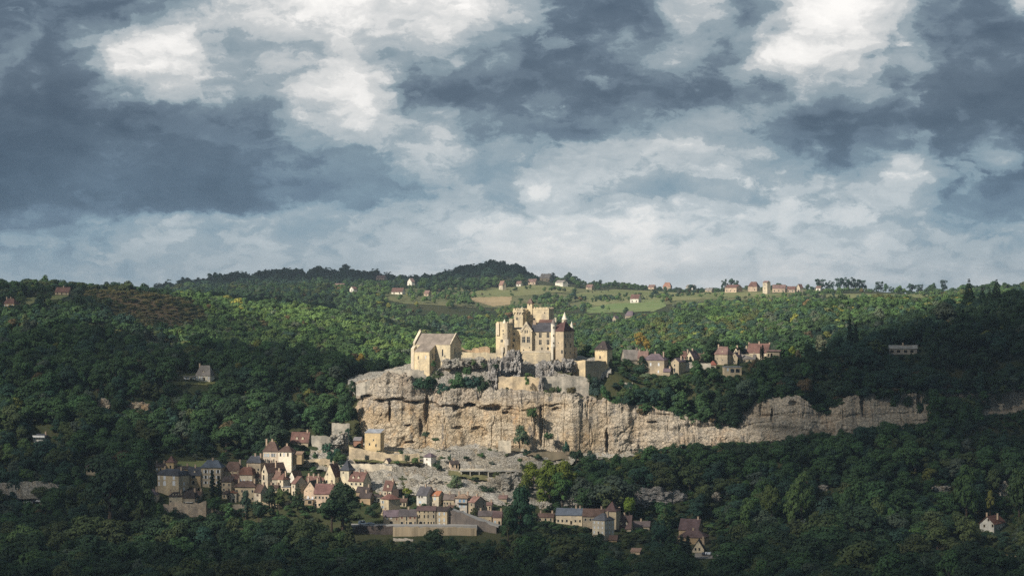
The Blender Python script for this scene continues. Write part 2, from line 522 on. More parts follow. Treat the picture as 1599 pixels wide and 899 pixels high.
# ------------------------------------------------------------------ materials
def new_mat(name):
    m_ = bpy.data.materials.new(name)
    m_.use_nodes = True
    t = NT(m_.node_tree)
    t.n.clear()
    out = t.new('ShaderNodeOutputMaterial')
    bs = t.new('ShaderNodeBsdfPrincipled')
    bs.inputs['Roughness'].default_value = 0.9
    bs.inputs['Specular IOR Level'].default_value = 0.15
    t.l.new(bs.outputs[0], out.inputs[0])
    return m_, t, bs, out


def bump(t, bs, h, strength=0.5, dist=0.3):
    b = t.new('ShaderNodeBump')
    b.inputs['Strength'].default_value = strength
    b.inputs['Distance'].default_value = dist
    t.put(b.inputs['Height'], h)
    t.l.new(b.outputs[0], bs.inputs['Normal'])


_mc = {}


def cm(c, k):
    return tuple(min(1.0, v * k) for v in c)


def stone(c, var=0.35, scale=1.0, warm=0.5):
    """masonry wall: courses, patches of older stone, weather stains"""
    key = ('stone', c, var, scale, warm)
    if key in _mc:
        return _mc[key]
    m_, t, bs, _ = new_mat('masonry')
    pos = t.new('ShaderNodeNewGeometry').outputs['Position']
    n1 = t.noise(pos, 0.16 * scale, 4, 0.6)
    n2 = t.noise(t.v('MULTIPLY', pos, (1.0, 1.0, 2.0)), 0.8 * scale, 5, 0.75)
    n3 = t.noise(t.v('MULTIPLY', pos, (1, 1, 0.16)), 0.55 * scale, 5, 0.65)
    a = t.mix(t.smooth(n1, 0.36, 0.64), cm(c, 1 - var * 0.6), cm((c[0] * 1.04, c[1], c[2] * (1 - 0.18 * warm)), 1 + var * 0.5))
    a = t.mix(t.m('MULTIPLY', t.smooth(n2, 0.50, 0.72), 0.8), a, cm(c, 1 - var * 1.1))
    a = t.mix(t.m('MULTIPLY', t.smooth(n2, 0.48, 0.28), 0.5), a, cm((c[0], c[1] * 1.03, c[2] * 1.1), 1 + var * 0.7))
    a = t.mix(t.m('MULTIPLY', t.smooth(n3, 0.53, 0.68), 0.50), a, cm((c[0] * .9, c[1] * .95, c[2]), 0.55))
    t.put(bs.inputs['Base Color'], a)
    bump(t, bs, t.m('ADD', n2, t.m('MULTIPLY', n1, 0.5)), 0.6, 0.35)
    _mc[key] = m_
    return m_


def roofm(c, var=0.4, lichen=0.25):
    key = ('roof', c, var, lichen)
    if key in _mc:
        return _mc[key]
    m_, t, bs, _ = new_mat('roof_covering')
    pos = t.new('ShaderNodeNewGeometry').outputs['Position']
    n1 = t.noise(pos, 0.25, 4, 0.6)
    n2 = t.noise(t.v('MULTIPLY', pos, (1, 1, 1.8)), 1.6, 3, 0.7)
    a = t.mix(t.smooth(n1, 0.35, 0.65), cm(c, 1 - var * 0.6), cm(c, 1 + var * 0.6))
    a = t.mix(t.m('MULTIPLY', t.smooth(n2, 0.46, 0.70), 0.7), a, cm(c, 1 - var))
    a = t.mix(t.m('MULTIPLY', t.smooth(n2, 0.45, 0.30), lichen), a, cm((c[0] * 0.9 + .06, c[1] * 0.9 + .07, c[2] * .9 + .06), 1.25))
    t.put(bs.inputs['Base Color'], a)
    bs.inputs['Roughness'].default_value = 0.8
    w = t.new('ShaderNodeTexWave', wave_type='BANDS', bands_direction='Z')
    t.put(w.inputs['Vector'], pos)
    w.inputs['Scale'].default_value = 0.9
    bump(t, bs, t.m('ADD', n2, t.m('MULTIPLY', w.outputs['Fac'], 0.3)), 0.5, 0.2)
    _mc[key] = m_
    return m_


def plain(name, c, rough=0.7, spec=0.3, var=0.15, sc_=1.0):
    key = ('plain', name, c, rough)
    if key in _mc:
        return _mc[key]
    m_, t, bs, _ = new_mat(name)
    pos = t.new('ShaderNodeNewGeometry').outputs['Position']
    n = t.noise(pos, sc_, 3, 0.6)
    t.put(bs.inputs['Base Color'], t.mix(n, cm(c, 1 - var), cm(c, 1 + var)))
    bs.inputs['Roughness'].default_value = rough
    bs.inputs['Specular IOR Level'].default_value = spec
    _mc[key] = m_
    return m_


GLASS = plain('window_glass', (0.018, 0.022, 0.028), 0.25, 0.5)
FRAME = stone((0.56, 0.49, 0.37), 0.2)
WHITE = plain('white_paint', (0.72, 0.70, 0.66), 0.6)
SHUT = {'b': plain('pale_blue_paint', (0.42, 0.50, 0.56), 0.6), 'w': plain('white_shutter_paint', (0.62, 0.63, 0.64), 0.6), 'r': plain('red_brown_paint', (0.16, 0.06, 0.04), 0.6), 'B': plain('blue_paint', (0.16, 0.28, 0.42), 0.6), 'l': plain('lilac_paint', (0.35, 0.28, 0.42), 0.6)}
WOOD = plain('dark_wood', (0.05, 0.035, 0.028), 0.8)
DARK = plain('painted_interior_shade', (0.02, 0.018, 0.016), 0.9, 0.1)  # near-black fill, painted as the shade inside openings
TIMBER = plain('bark', (0.07, 0.052, 0.038), 0.9, 0.1, 0.4, 0.8)

W_ = {  # wall colours
    'tan': (0.44, 0.365, 0.255), 'cream': (0.58, 0.50, 0.38), 'ochre': (0.43, 0.32, 0.19), 'white': (0.74, 0.69, 0.60), 'grey': (0.36, 0.32, 0.26), 'pink': (0.52, 0.40, 0.30),
    'gold': (0.64, 0.51, 0.32), 'pale': (0.60, 0.51, 0.38), 'brownw': (0.34, 0.25, 0.16), 'dun': (0.40, 0.33, 0.24)}
R_ = {  # roof colours
    'brown': (0.105, 0.066, 0.052), 'red': (0.150, 0.082, 0.066), 'slate': (0.060, 0.062, 0.072), 'blue': (0.085, 0.100, 0.125), 'lauze': (0.24, 0.21, 0.185), 'orange': (0.30, 0.135, 0.075),
    'pinkb': (0.20, 0.125, 0.105), 'dark': (0.060, 0.046, 0.042), 'purple': (0.14, 0.105, 0.115), 'tan': (0.28, 0.19, 0.13), 'zinc': (0.30, 0.31, 0.33)}


def forest_floor():
    m_, t, bs, _ = new_mat('grass_and_leaf_litter')
    pos = t.new('ShaderNodeNewGeometry').outputs['Position']
    n1 = t.noise(pos, 0.02, 5, 0.6)
    n2 = t.noise(pos, 0.3, 4, 0.7)
    a = t.mix(t.smooth(n1, 0.4, 0.6), (0.032, 0.044, 0.017), (0.055, 0.056, 0.024))  # litter tones darkened to hold the shade under the trees
    a = t.mix(t.m('MULTIPLY', t.smooth(n2, 0.5, 0.7), 0.6), a, (0.03, 0.028, 0.016))
    t.put(bs.inputs['Base Color'], a)
    bump(t, bs, n2, 0.8, 0.8)
    return m_


def field_mat(name, c1, c2, row=0.0):
    m_, t, bs, _ = new_mat(name)
    pos = t.new('ShaderNodeNewGeometry').outputs['Position']
    n1 = t.noise(pos, 0.012, 4, 0.6)
    n2 = t.noise(t.v('MULTIPLY', pos, (1.0, 0.4, 1.0)), 0.12, 4, 0.7)
    a = t.mix(t.smooth(n1, 0.38, 0.62), c1, c2)
    a = t.mix(t.m('MULTIPLY', t.smooth(n2, 0.5, 0.7), 0.5), a, cm(c1, 0.6))
    t.put(bs.inputs['Base Color'], a)
    return m_


def rock_mat(name, tan, pale, grey, greyness, strata=1.0, scale=1.0):
    """limestone: bedding bands, ochre and grey patches, dark water streaks, cracks"""
    m_, t, bs, _ = new_mat(name)
    pos = t.new('ShaderNodeNewGeometry').outputs['Position']
    x, y, z = t.sep(pos)
    big = t.noise(pos, 0.05 * scale, 5, 0.65)
    warp = t.noise(pos, 0.12 * scale, 4, 0.65)
    wv = t.v('SCALE', t.v('SUBTRACT', t.noise(pos, 0.35 * scale, 3, 0.6, color=True), (.5, .5, .5)), 3.0)
    zz = t.m('ADD', t.m('MULTIPLY', z, 0.5), t.m('MULTIPLY', warp, 6.0))
    band = t.noise(t.xyz(t.m('MULTIPLY', x, 0.05), t.m('MULTIPLY', y, 0.05), zz), 1.3, 5, 0.68)
    fine = t.noise(t.v('MULTIPLY', pos, (1, 1, 1.4)), 0.75 * scale, 6, 0.75)
    streak = t.noise(t.v('MULTIPLY', pos, (1, 1, 0.10)), 0.30 * scale, 5, 0.68)
    vo = t.new('ShaderNodeTexVoronoi', feature='DISTANCE_TO_EDGE')
    t.put(vo.inputs['Vector'], t.v('MULTIPLY', t.v('ADD', pos, wv), (1.0, 1.0, 1.5)))
    vo.inputs['Scale'].default_value = 0.30 * scale
    crack = t.smooth(vo.outputs['Distance'], 0.0, 0.09, 1.0, 0.0)
    # the rock turns greyer towards the east (world x)
    gx = t.smooth(t.m('ADD', x, t.m('MULTIPLY', t.m('SUBTRACT', big, 0.5), 260.0)), -10, 110, greyness[0], greyness[1])
    a = t.mix(t.smooth(big, 0.42, 0.58), tan, pale)
    och = t.noise(t.v('ADD', t.v('MULTIPLY', pos, (1, 1, 0.45)), (31.0, 7.0, 3.0)), 0.11 * scale, 4, 0.6)
    a = t.mix(t.m('MULTIPLY', t.smooth(och, 0.54, 0.66), 0.75), a, (tan[0] * 1.1, tan[1] * 0.88, tan[2] * 0.62))
    gx = t.m('MAXIMUM', gx, t.smooth(t.m('ADD', z, t.m('MULTIPLY', t.m('SUBTRACT', warp, .5), 40.0)), 70, 84, 0.0, 0.62))
    a = t.mix(gx, a, t.mix(t.smooth(fine, 0.35, 0.65), cm(grey, 0.75), cm(grey, 1.25)))
    a = t.mix(t.m('MULTIPLY', t.smooth(fine, 0.48, 0.62), 0.7), a, cm(pale, 1.2))
    a = t.mix(t.m('MULTIPLY', t.smooth(band, 0.55, 0.65), 0.70 * strata), a, cm(tan, 0.50))
    a = t.mix(t.m('MULTIPLY', t.smooth(streak, 0.54, 0.64), 0.72), a, cm(grey, 0.55))
    a = t.mix(t.m('MULTIPLY', t.smooth(fine, 0.38, 0.28), 0.70), a, cm(tan, 0.40))
    a = t.mix(t.m('MULTIPLY', crack, t.m('MULTIPLY', t.smooth(warp, 0.42, 0.56), 0.5)), a, cm(tan, 0.35))
    t.put(bs.inputs['Base Color'], a)
    bump(t, bs, t.m('ADD', t.m('MULTIPLY', fine, 1.0), t.m('ADD', t.m('MULTIPLY', band, 0.8), t.m('ADD', t.m('MULTIPLY', streak, 0.4), t.m('MULTIPLY', crack, -0.3)))), 1.0, 1.3)
    return m_


CLIFF_M = rock_mat('limestone_cliff', (0.49, 0.36, 0.215), (0.60, 0.485, 0.335), (0.35, 0.325, 0.295), (0.08, 0.52))
GREYROCK_M = rock_mat('grey_rock', (0.46, 0.41, 0.35), (0.56, 0.51, 0.45), (0.36, 0.34, 0.32), (0.5, 0.75), 0.5, 1.5)
SCREE_M = rock_mat('stony_terrace', (0.46, 0.40, 0.30), (0.56, 0.51, 0.43), (0.38, 0.36, 0.32), (0.25, 0.5), 0.5, 1.6)
FLOOR_M = forest_floor()
GRASS_M = field_mat('meadow_grass', (0.11, 0.13, 0.04), (0.17, 0.165, 0.06))

# ------------------------------------------------------------------ ground sheet
gd = np.concatenate([np.array([5, 400, 800, 1000]), np.arange(1100, 1700, 8.0), np.arange(1700, 4800, 20.0), np.array([5200, 6000, 7500, 10000, 14000])])
GX = (TP[None, :] - CX) * gd[:, None] / F
GY = gd[:, None] + 0 * TP[None, :]
GZ = ground(GX, GY)
# the sheet dips behind the rock face, which has a mesh of its own
me = np_mesh('ground', np.stack([GX, GY, GZ], -1).reshape(-1, 3), grid_faces(len(gd), len(TP)), FLOOR_M, True)
o = bpy.data.objects.new('ground', me)
COL.objects.link(o)
tag(o, kind='structure', label='wooded hills and valley floor under the trees')


def inside(poly, x, y):
    x, y = np.asarray(x, float), np.asarray(y, float)
    r = np.zeros(x.shape, bool)
    n = len(poly)
    for i in range(n):
        (x1, y1), (x2, y2) = poly[i], poly[(i + 1) % n]
        c = ((y1 > y) != (y2 > y)) & (x < (x2 - x1) * (y - y1) / ((y2 - y1) or 1e-9) + x1)
        r ^= c
    return r


CLEAR = []      # (photo polygon, depth range) where the random wood leaves the ground open


def patch(name, label, poly, lo, hi, mat, off=0.25, amp=0.0, step=(2.0, 3.0), wl=9.0, seed=1, clear=True):
    """a sheet that follows the ground inside a photo polygon between two depths"""
    xs = [p[0] for p in poly]
    pxs = np.arange(min(xs), max(xs) + step[0], step[0])
    Ds = np.arange(lo, hi, step[1])
    PXg, Dg = np.meshgrid(pxs, Ds)
    X = (PXg - CX) * Dg / F
    Z = ground(X, Dg)
    pyg = CY + (CZ - Z) * F / Dg
    ins = inside(poly, PXg, pyg)
    vis = np.minimum.accumulate(pyg, 0) >= pyg - 6
    ins &= vis
    h = off + (amp * (fbm(X / wl, Dg / wl, oct=4, gain=0.55, seed=seed) + 0.3) if amp else 0)
    V = np.stack([X, Dg + (amp * 0.3 * fbm(X / wl, Z / 3.0, oct=3, seed=seed + 9) if amp else 0), Z + h], -1).reshape(-1, 3)
    Fc = grid_faces(len(Ds), len(pxs))
    k = ins.ravel()
    Fc = Fc[k[Fc].sum(1) >= 3]
    used, inv = np.unique(Fc, return_inverse=True)
    if len(used) == 0:
        print('EMPTY PATCH', name)
        return None
    ob = bpy.data.objects.new(name, np_mesh(name, V[used], inv.reshape(Fc.shape), mat, True))
    COL.objects.link(ob)
    tag(ob, label, kind='structure')
    if clear:
        CLEAR.append((poly, lo, hi, clear))
    return ob

# ------------------------------------------------------------------ fields and bare ground
HAY = field_mat('mown_hay_field', (0.42, 0.31, 0.17), (0.34, 0.26, 0.14))
MEADOW = field_mat('green_meadow', (0.15, 0.20, 0.07), (0.19, 0.22, 0.09))
DRY = field_mat('dry_pasture', (0.21, 0.205, 0.09), (0.15, 0.17, 0.065))
HEATH = field_mat('brown_heath', (0.16, 0.10, 0.055), (0.11, 0.085, 0.040))
patch('hay_field', 'pale mown field behind the castle keep', [(731, 464), (800, 463), (798, 476), (770, 479), (738, 470)], 2900, 3500, HAY, 0.5, step=(2, 6))
patch('meadow', 'sunlit green meadow below the plateau hamlet', [(916, 482), (955, 474), (1035, 468), (1042, 478), (1020, 487), (916, 490)], 2750, 3500, MEADOW, 0.5, step=(2, 6), clear=0.96)
patch('pasture', 'dry pasture with hedges on the plateau', [(880, 460), (960, 452), (1030, 455), (1120, 456), (1210, 457), (1260, 460), (1180, 464), (1060, 470), (1000, 474), (930, 478)], 2900, 3720, DRY, 0.5, step=(3, 8), clear=0.74)
patch('pasture', 'pasture around the plateau farms', [(735, 455), (790, 450), (830, 445), (900, 448), (890, 456), (800, 464), (740, 465)], 3150, 3750, DRY, 0.5, step=(3, 8), clear=0.74)
patch('pasture', 'open grassy plateau around the ridge farms', [(560, 452), (640, 446), (740, 446), (830, 442), (1000, 446), (1280, 452), (1290, 462), (1180, 468), (1000, 478), (900, 482), (735, 480), (640, 476), (570, 462)], 2850, 3560, field_mat('rough_grass', (0.12, 0.13, 0.055), (0.17, 0.16, 0.075)), 0.25, step=(3, 8), clear=False)
patch('pasture', 'pale strip of pasture at the plateau edge', [(1290, 459), (1450, 459), (1450, 467), (1290, 466)], 2700, 3600, DRY, 0.5, step=(3, 8), clear=0.74)
patch('heath', 'brown heath on the western slope', [(140, 458), (190, 458), (240, 470), (275, 478), (285, 500), (262, 522), (235, 505), (195, 482), (150, 472)], 1850, 2250, HEATH, 0.5, step=(2, 4), clear=False)
patch('heath', 'brown clearing at the edge of the sunlit wood', [(160, 532), (250, 538), (320, 528), (400, 512), (402, 524), (330, 540), (240, 549), (165, 545)], 1650, 2100, HEATH, 0.5, step=(2, 4), clear=False)
patch('hill_clearing', 'green clearing by the western hilltop house', [(36, 466), (85, 461), (120, 461), (108, 468), (75, 477), (40, 478)], 1800, 2160, DRY, 0.4, step=(2, 4), clear=0.93)
patch('manor_lawn', 'lawn round the hillside manor', [(262, 595), (385, 596), (385, 601), (262, 602)], 1490, 1560, GRASS_M, 0.2, step=(2, 2))
patch('grass_slope', 'grassy bank behind the village tower house', [(272, 719), (346, 719), (346, 730), (272, 730)], 1400, 1470, DRY, 0.2, step=(2, 2))
patch('field_strip', 'tan stubble strip by the river wood', [(1462, 862), (1540, 863), (1599, 868), (1680, 870), (1680, 886), (1540, 880), (1470, 874)], 1230, 1330, HAY, 0.3, step=(3, 3))
CLEAR.append((CLEAR[-1][0], 1130, 1330, True))
patch('car_park', 'gravel car park among the river trees', [(1085, 862), (1180, 862), (1180, 873), (1085, 873)], 1230, 1330, field_mat('gravel', (0.22, 0.2, 0.17), (0.26, 0.23, 0.2)), 0.2, step=(3, 3))
CLEAR.append((CLEAR[-1][0], 1130, 1330, True))
patch('car_park', 'gravel lay-by under the western wall', [(34, 780), (120, 780), (120, 789), (34, 789)], 1330, 1420, field_mat('gravel_pale', (0.22, 0.2, 0.17), (0.26, 0.23, 0.2)), 0.2, step=(3, 3))

# stony slope between the village and the cliff, and the rock under the castle
patch('terrace_slope', 'pale stony terraces at the foot of the castle cliff', [(486, 690), (545, 690), (640, 700), (700, 690), (860, 690), (930, 700), (1000, 712), (900, 722), (870, 745), (850, 790), (770, 790), (700, 775), (575, 775), (560, 745), (480, 735)], 1376, 1470, SCREE_M, 0.5, 1.3, (1.6, 1.2), 7.0, 21, clear=0.72)
TERR = CLEAR[-1][0]
TG = field_mat('terrace_grass', (0.105, 0.11, 0.045), (0.15, 0.135, 0.065))
patch('grass_terrace', 'narrow grass path descending along the upper terrace wall', [(498, 690), (545, 698), (582, 712), (642, 717), (642, 721), (572, 719), (540, 706), (498, 697)], 1376, 1470, TG, 1.9, 0.5, (1.6, 1.2), 6.0, 22, clear=False)
patch('grass_terrace', 'grass strip on top of the long retaining wall', [(552, 721), (662, 726), (662, 730), (552, 726)], 1400, 1470, TG, 1.9, 0.5, (1.6, 1.2), 6.0, 23, clear=False)
patch('grass_terrace', 'grass band below the terrace road', [(700, 739), (800, 752), (850, 750), (850, 757), (790, 760), (700, 747)], 1376, 1470, TG, 1.9, 0.5, (1.6, 1.2), 6.0, 24, clear=False)
patch('grass_terrace', 'brownish bare slope at the right foot of the cliff', [(770, 702), (860, 703), (905, 709), (905, 722), (862, 724), (800, 712)], 1400, 1470, field_mat('dry_scrub_grass', (0.17, 0.13, 0.09), (0.13, 0.11, 0.07)), 1.9, 0.6, (1.6, 1.2), 6.0, 25, clear=False)
patch('castle_rock', 'rubble and rock slope under the castle walls', [(540, 585), (640, 566), (700, 548), (800, 540), (905, 545), (950, 552), (955, 585), (930, 606), (900, 616), (545, 616)], 1497, 1545, SCREE_M, 0.6, 1.6, (1.6, 1.2), 9.0, 33)

# ------------------------------------------------------------------ cliff
CPX = np.array([528, 534, 542, 552, 565, 600, 700, 780, 850, 880, 960, 1100, 1350, 1450, 1660], float)
CDD = np.array([1560, 1535, 1508, 1490, 1478, 1469, 1466, 1465, 1462, 1461, 1466, 1470, 1468, 1472, 1478], float)
ct_px = [528, 542, 552, 560, 580, 600, 640, 660, 700, 770, 850, 940, 965, 1010, 1060, 1100, 1150, 1165, 1180, 1250, 1285, 1305, 1330, 1350, 1450, 1540, 1599, 1660]
ct_py = [612, 604, 598, 595, 590, 586, 588, 603, 609, 606, 612, 622, 630, 633, 643, 650, 652, 632, 622, 616, 640, 634, 618, 612, 612, 612, 605, 604]
cb_px = [528, 545, 600, 650, 700, 760, 800, 850, 900, 960, 1050, 1150, 1250, 1350, 1450, 1660]
cb_py = [690, 700, 708, 706, 700, 700, 702, 708, 714, 712, 704, 700, 690, 676, 664, 650]
cpx = np.arange(528, 1661, 1.25)
rowt = np.linspace(0, 1, 84)
PXg, Tg = np.meshgrid(cpx, rowt)
Dg = np.interp(PXg, CPX, CDD)
zb = CZ - (np.interp(PXg, cb_px, cb_py) - CY) * Dg / F - 4
zt = CZ - (np.interp(PXg, ct_px, ct_py) + 2.2 * fbm(PXg / 9, 0 * PXg, oct=4, gain=0.6, seed=4) - CY) * (Dg + 14) / F
tw = np.clip(Tg / 0.9, 0, 1)
Zc = zb + (zt - zb) * tw
cap = np.clip((Tg - 0.9) / 0.1, 0, 1)
Xc = (PXg - CX) * Dg / F
Yc = Dg + 12 * tw ** 1.4 + cap * 26
Zc = Zc - cap ** 2 * 2.5
# relief: buttresses, bedding ledges, blocks, caves
sarc = Xc + np.interp(PXg, CPX, np.linspace(0, 0.01, len(CPX)))
zw = Zc + 3.0 * fbm(sarc / 40, Zc / 40, oct=3, seed=8)
butt = 5.5 * fbm(sarc / 26, Zc / 160, oct=4, seed=12)
ridge = -2.6 * np.abs(fbm(sarc / 13, Zc / 80, oct=2, seed=17)) + 1.0
bedn = vnoise(zw / 4.6, sarc / 70, seed=40) + 0.6 * vnoise(zw / 1.9, sarc / 30, seed=41)
lw = np.clip(0.45 + 0.9 * fbm(sarc / 30, Zc / 18, oct=2, seed=55), 0.08, 1.0)
ledge = 0.95 * lw * np.tanh(2.6 * bedn)
rough_ = np.clip(0.75 + 0.8 * fbm(sarc / 22, Zc / 14, oct=2, seed=66), 0.35, 1.4)
bl = fbm(sarc / 5.5, Zc / 5.0, oct=4, gain=0.55, seed=23)
blocks = rough_ * (0.7 * np.round(bl * 3.0) / 3.0 + 0.4 * bl)
fineb = fbm(sarc / 1.9, Zc / 1.5, oct=3, gain=0.55, seed=29)
blocks = blocks + 0.22 * rough_ * np.round(fineb * 2.5) / 2.5 - 1.2 * np.clip(0.10 - np.abs(fbm(sarc / 9, Zc / 60, oct=3, seed=91)), 0, 1) / 0.10
relief = butt + ridge + ledge + blocks
EAST = np.clip((PXg - 950) / 100, 0, 1)
relief = relief * (1 - 0.3 * EAST) + EAST * 0.9 * np.tanh(3 * vnoise(zw / 4.5, sarc / 160, seed=77))
CAVES = [  # px, py, rx, ry, depth
    (733, 633, 9, 3.0, 8), (768, 638, 14, 6.0, 5), (594, 627, 5, 3, 4), (622, 623, 12, 2.2, 3.5), (574, 619, 7, 2.4, 4), (665, 640, 4, 22, 6), (646, 629, 5, 1.8, 2.5), (711, 638, 4, 5, 4),
    (715, 668, 9, 2.5, 2.2), (745, 669, 10, 3, 2.2), (637, 664, 5, 1.6, 4), (845, 665, 3, 30, 4), (640, 690, 9, 2, 3), (790, 645, 5, 3, 4), (1020, 660, 8, 2, 3), (1207, 650, 2, 12, 3), (1190, 640, 3, 8, 2), (948, 690, 2.5, 20, 4),
    (608, 643, 2.5, 16, 4), (656, 668, 3, 14, 4), (870, 640, 6, 3, 3), (1350, 625, 3, 25, 5), (1440, 630, 5, 16, 5), (1240, 630, 7, 4, 3)]
pyc = CY + (CZ - Zc) * F / Dg
cave_a = np.zeros_like(pyc)
for cx_, cy_, rx, ry, dep in CAVES:
    r2 = ((PXg - cx_ + 1.2 * fbm(PXg / 5, pyc / 5, oct=2, seed=2)) / rx) ** 2 + ((pyc - cy_ + 0.8 * fbm(PXg / 4, pyc / 4, oct=2, seed=6)) / ry) ** 2
    cave_a += dep * np.clip(1.15 - r2, 0, 1) ** 0.5
# the overhanging brow with the row of rock shelters, and the long bedding slots of the eastern face
pyb = np.interp(PXg, [528, 560, 620, 700, 760, 810, 860, 900], [620, 622, 624, 632, 636, 640, 634, 630]) + 2.5 * fbm(PXg / 16, 0 * PXg, oct=3, seed=101)
wb = np.clip((900 - PXg) / 60, 0, 1) * np.clip(0.75 + 0.6 * fbm(PXg / 30, 0 * PXg, oct=2, seed=103), 0.2, 1)
dpy = pyc - pyb
relief = relief + wb * (2.0 * np.exp(-np.clip(-dpy, 0, 99) / 9.0) * (dpy < 0) - 2.4 * np.exp(-((dpy - 2.0) / 2.4) ** 2))
for off_, am_, sd_ in ((9, 1.3, 111), (20, 1.1, 113), (31, 0.8, 117)):
    pyt = np.interp(PXg, ct_px, ct_py) * 0.4 + 0.6 * np.interp(PXg, [900, 1100, 1350, 1660], [628, 645, 618, 606]) + off_ + 1.5 * fbm(PXg / 25, 0 * PXg, oct=2, seed=sd_)
    relief = relief - EAST * am_ * np.clip(0.6 + fbm(PXg / 40, 0 * PXg, oct=2, seed=sd_ + 1), 0, 1.3) * np.exp(-((pyc - pyt) / 1.3) ** 2)
wall_w = (1 - cap) * np.clip(PXg - 528, 0, 30) / 30
Yc = Yc - (relief * 0.85 - cave_a * 1.0) * wall_w
Xc = Xc - (relief * np.clip((565 - PXg) / 25, 0, 1)) * (1 - cap)
me = np_mesh('cliff', np.stack([Xc, Yc, Zc], -1).reshape(-1, 3), grid_faces(len(rowt), len(cpx)), CLIFF_M, False)
cliff = bpy.data.objects.new('cliff', me)
COL.objects.link(cliff)
tag(cliff, 'long limestone cliff below the castle and the upper hamlet', kind='structure')
CLEAR.append(([(540, 588), (700, 598), (960, 600), (1010, 632), (1060, 640), (1150, 655), (1170, 630), (1250, 620), (1300, 648), (1350, 620), (1450, 622), (1450, 640), (1380, 652), (1350, 660), (1300, 667), (1250, 674), (1200, 684), (1150, 686), (1100, 682), (1060, 692), (1000, 699), (960, 706), (860, 712), (850, 780), (545, 780)], 1290, 1478, True))


def boulder(name, label, px, py, wpx, hpx, D, dep, mat, seed, cat='rock', group=None, rough=0.34, squash=2.4):
    """rock outcrop: a broken, ledged body standing on the ground"""
    auto = D is None
    D = D if D else hit(px, py, 1350, 1600)
    bm = bmesh.new()
    bmesh.ops.create_icosphere(bm, subdivisions=5, radius=1.0)
    w, h = wpx * mpp(D) / 2, hpx * mpp(D)
    co = np.array([v.co[:] for v in bm.verts])
    sx, sz = max(1.0, w / 4), max(1.0, h / 7)
    x_, y_, z_ = co[:, 0] * sx, co[:, 1] * max(1.0, dep / 8), co[:, 2] * sz
    n1 = fbm(x_ * 1.3 + seed, y_ * 1.3, z_ * 0.9, 4, 0.62, seed)
    n2 = fbm(x_ * 3.1 + seed, y_ * 3.1, z_ * 2.0, 4, 0.65, seed + 2)
    r = 1 + rough * n1 + 0.16 * np.round(n2 * 2.2) / 2.2 + 0.06 * n2 - 0.22 * np.abs(vnoise(x_ * 1.9 + seed, y_ * 1.9, z_ * 0.5, seed=seed + 3)) + 0.07 * np.tanh(3 * vnoise(z_ * squash + seed, x_ * 0.6, seed=seed + 5))
    co = co * r[:, None]
    for i, v in enumerate(bm.verts):
        x, y, z = co[i]
        v.co = (np.sign(x) * abs(x) ** 0.7 * w, y * dep / 2, (np.sign(z) * abs(z) ** 0.75 * 0.56 + 0.42) * h)
    me_ = bpy.data.meshes.new(name)
    bm.to_mesh(me_)
    bm.free()
    me_.materials.append(mat)
    ob = bpy.data.objects.new(name, me_)
    COL.objects.link(ob)
    ob.location = P(px, py, D)
    ob.location.y += dep * 0.3
    tag(ob, label, cat, group)
    if auto:
        BRECT.append((px - wpx / 2, px + wpx / 2, py - hpx, py - hpx * .3, D))
    return ob


BRECT = []
boulder('rock_outcrop', 'tall grey rock knob under the left castle tower', 800, 590, 34, 42, 1497, 14, GREYROCK_M, 3, squash=1.2)
boulder('rock_outcrop', 'narrow rock pillar dropping from the church end of the castle terrace', 771, 618, 20, 58, 1490, 11, GREYROCK_M, 9, squash=3)
boulder('rock_outcrop', 'jagged grey rock beside the castle terrace wall', 851, 598, 26, 36, 1488, 9, GREYROCK_M, 14)
boulder('rock_outcrop', 'narrow grey rib of rock splitting the lower castle walls', 845, 640, 9, 52, 1482, 8, GREYROCK_M, 16)
boulder('rock_outcrop', 'dark rock face at the foot of the right castle wing', 888, 579, 22, 20, 1497, 10, GREYROCK_M, 19)
boulder('rock_outcrop', 'small grey rock arch under the white corner turret', 871, 578, 17, 14, 1495, 6, GREYROCK_M, 22)
boulder('rock_outcrop', 'pale undercut rock bluff at the western end of the cliff', 618, 615, 46, 34, 1483, 14, CLIFF_M, 25, rough=0.22, squash=4)
boulder('rock_outcrop', 'rubble rock bank just right of the church', 706, 574, 34, 15, 1503, 8, SCREE_M, 28)
boulder('rock_outcrop', 'rubble rock bank under the ruined wall', 740, 573, 36, 15, 1504, 8, SCREE_M, 31)
boulder('rock_outcrop', 'grey rock wall standing out of the dark wood', 1026, 790, 82, 30, None, 10, GREYROCK_M, 34, squash=3)
boulder('rock_outcrop', 'white rock patch above the slate roofed long house', 890, 790, 28, 13, 1392, 6, SCREE_M, 37)
boulder('rock_outcrop', 'white rock patch beside the tall dark tree', 851, 800, 22, 18, 1390, 6, SCREE_M, 38)
boulder('rock_outcrop', 'ochre rock face showing through the western wood', 216, 641, 36, 13, None, 5, CLIFF_M, 41, group=None)
boulder('rock_outcrop', 'small ochre crag left of the larger ochre rock face', 163, 640, 22, 17, None, 5, CLIFF_M, 44)
boulder('rock_outcrop', 'rocky shelf in the sunlit wood behind the terraces', 528, 700, 30, 24, 1446, 9, SCREE_M, 47)
boulder('rock_outcrop', 'white rocks at the foot of the eastern wood', 1286, 765, 16, 9, None, 5, SCREE_M, 50)
boulder('rock_outcrop', 'pale rock scar in the dark eastern wood', 1472, 768, 30, 10, None, 5, SCREE_M, 53)
boulder('rock_outcrop', 'pale rock scar between the two bright eastern trees', 1570, 778, 16, 26, None, 5, SCREE_M, 56)
boulder('rock_outcrop', 'pale boulder at the foot of the eastern wood left of the white rocks', 1120, 783, 14, 14, None, 5, SCREE_M, 58)
boulder('rock_outcrop', 'stony bank behind the row of riverside houses', 660, 768, 54, 22, 1402, 8, SCREE_M, 61)
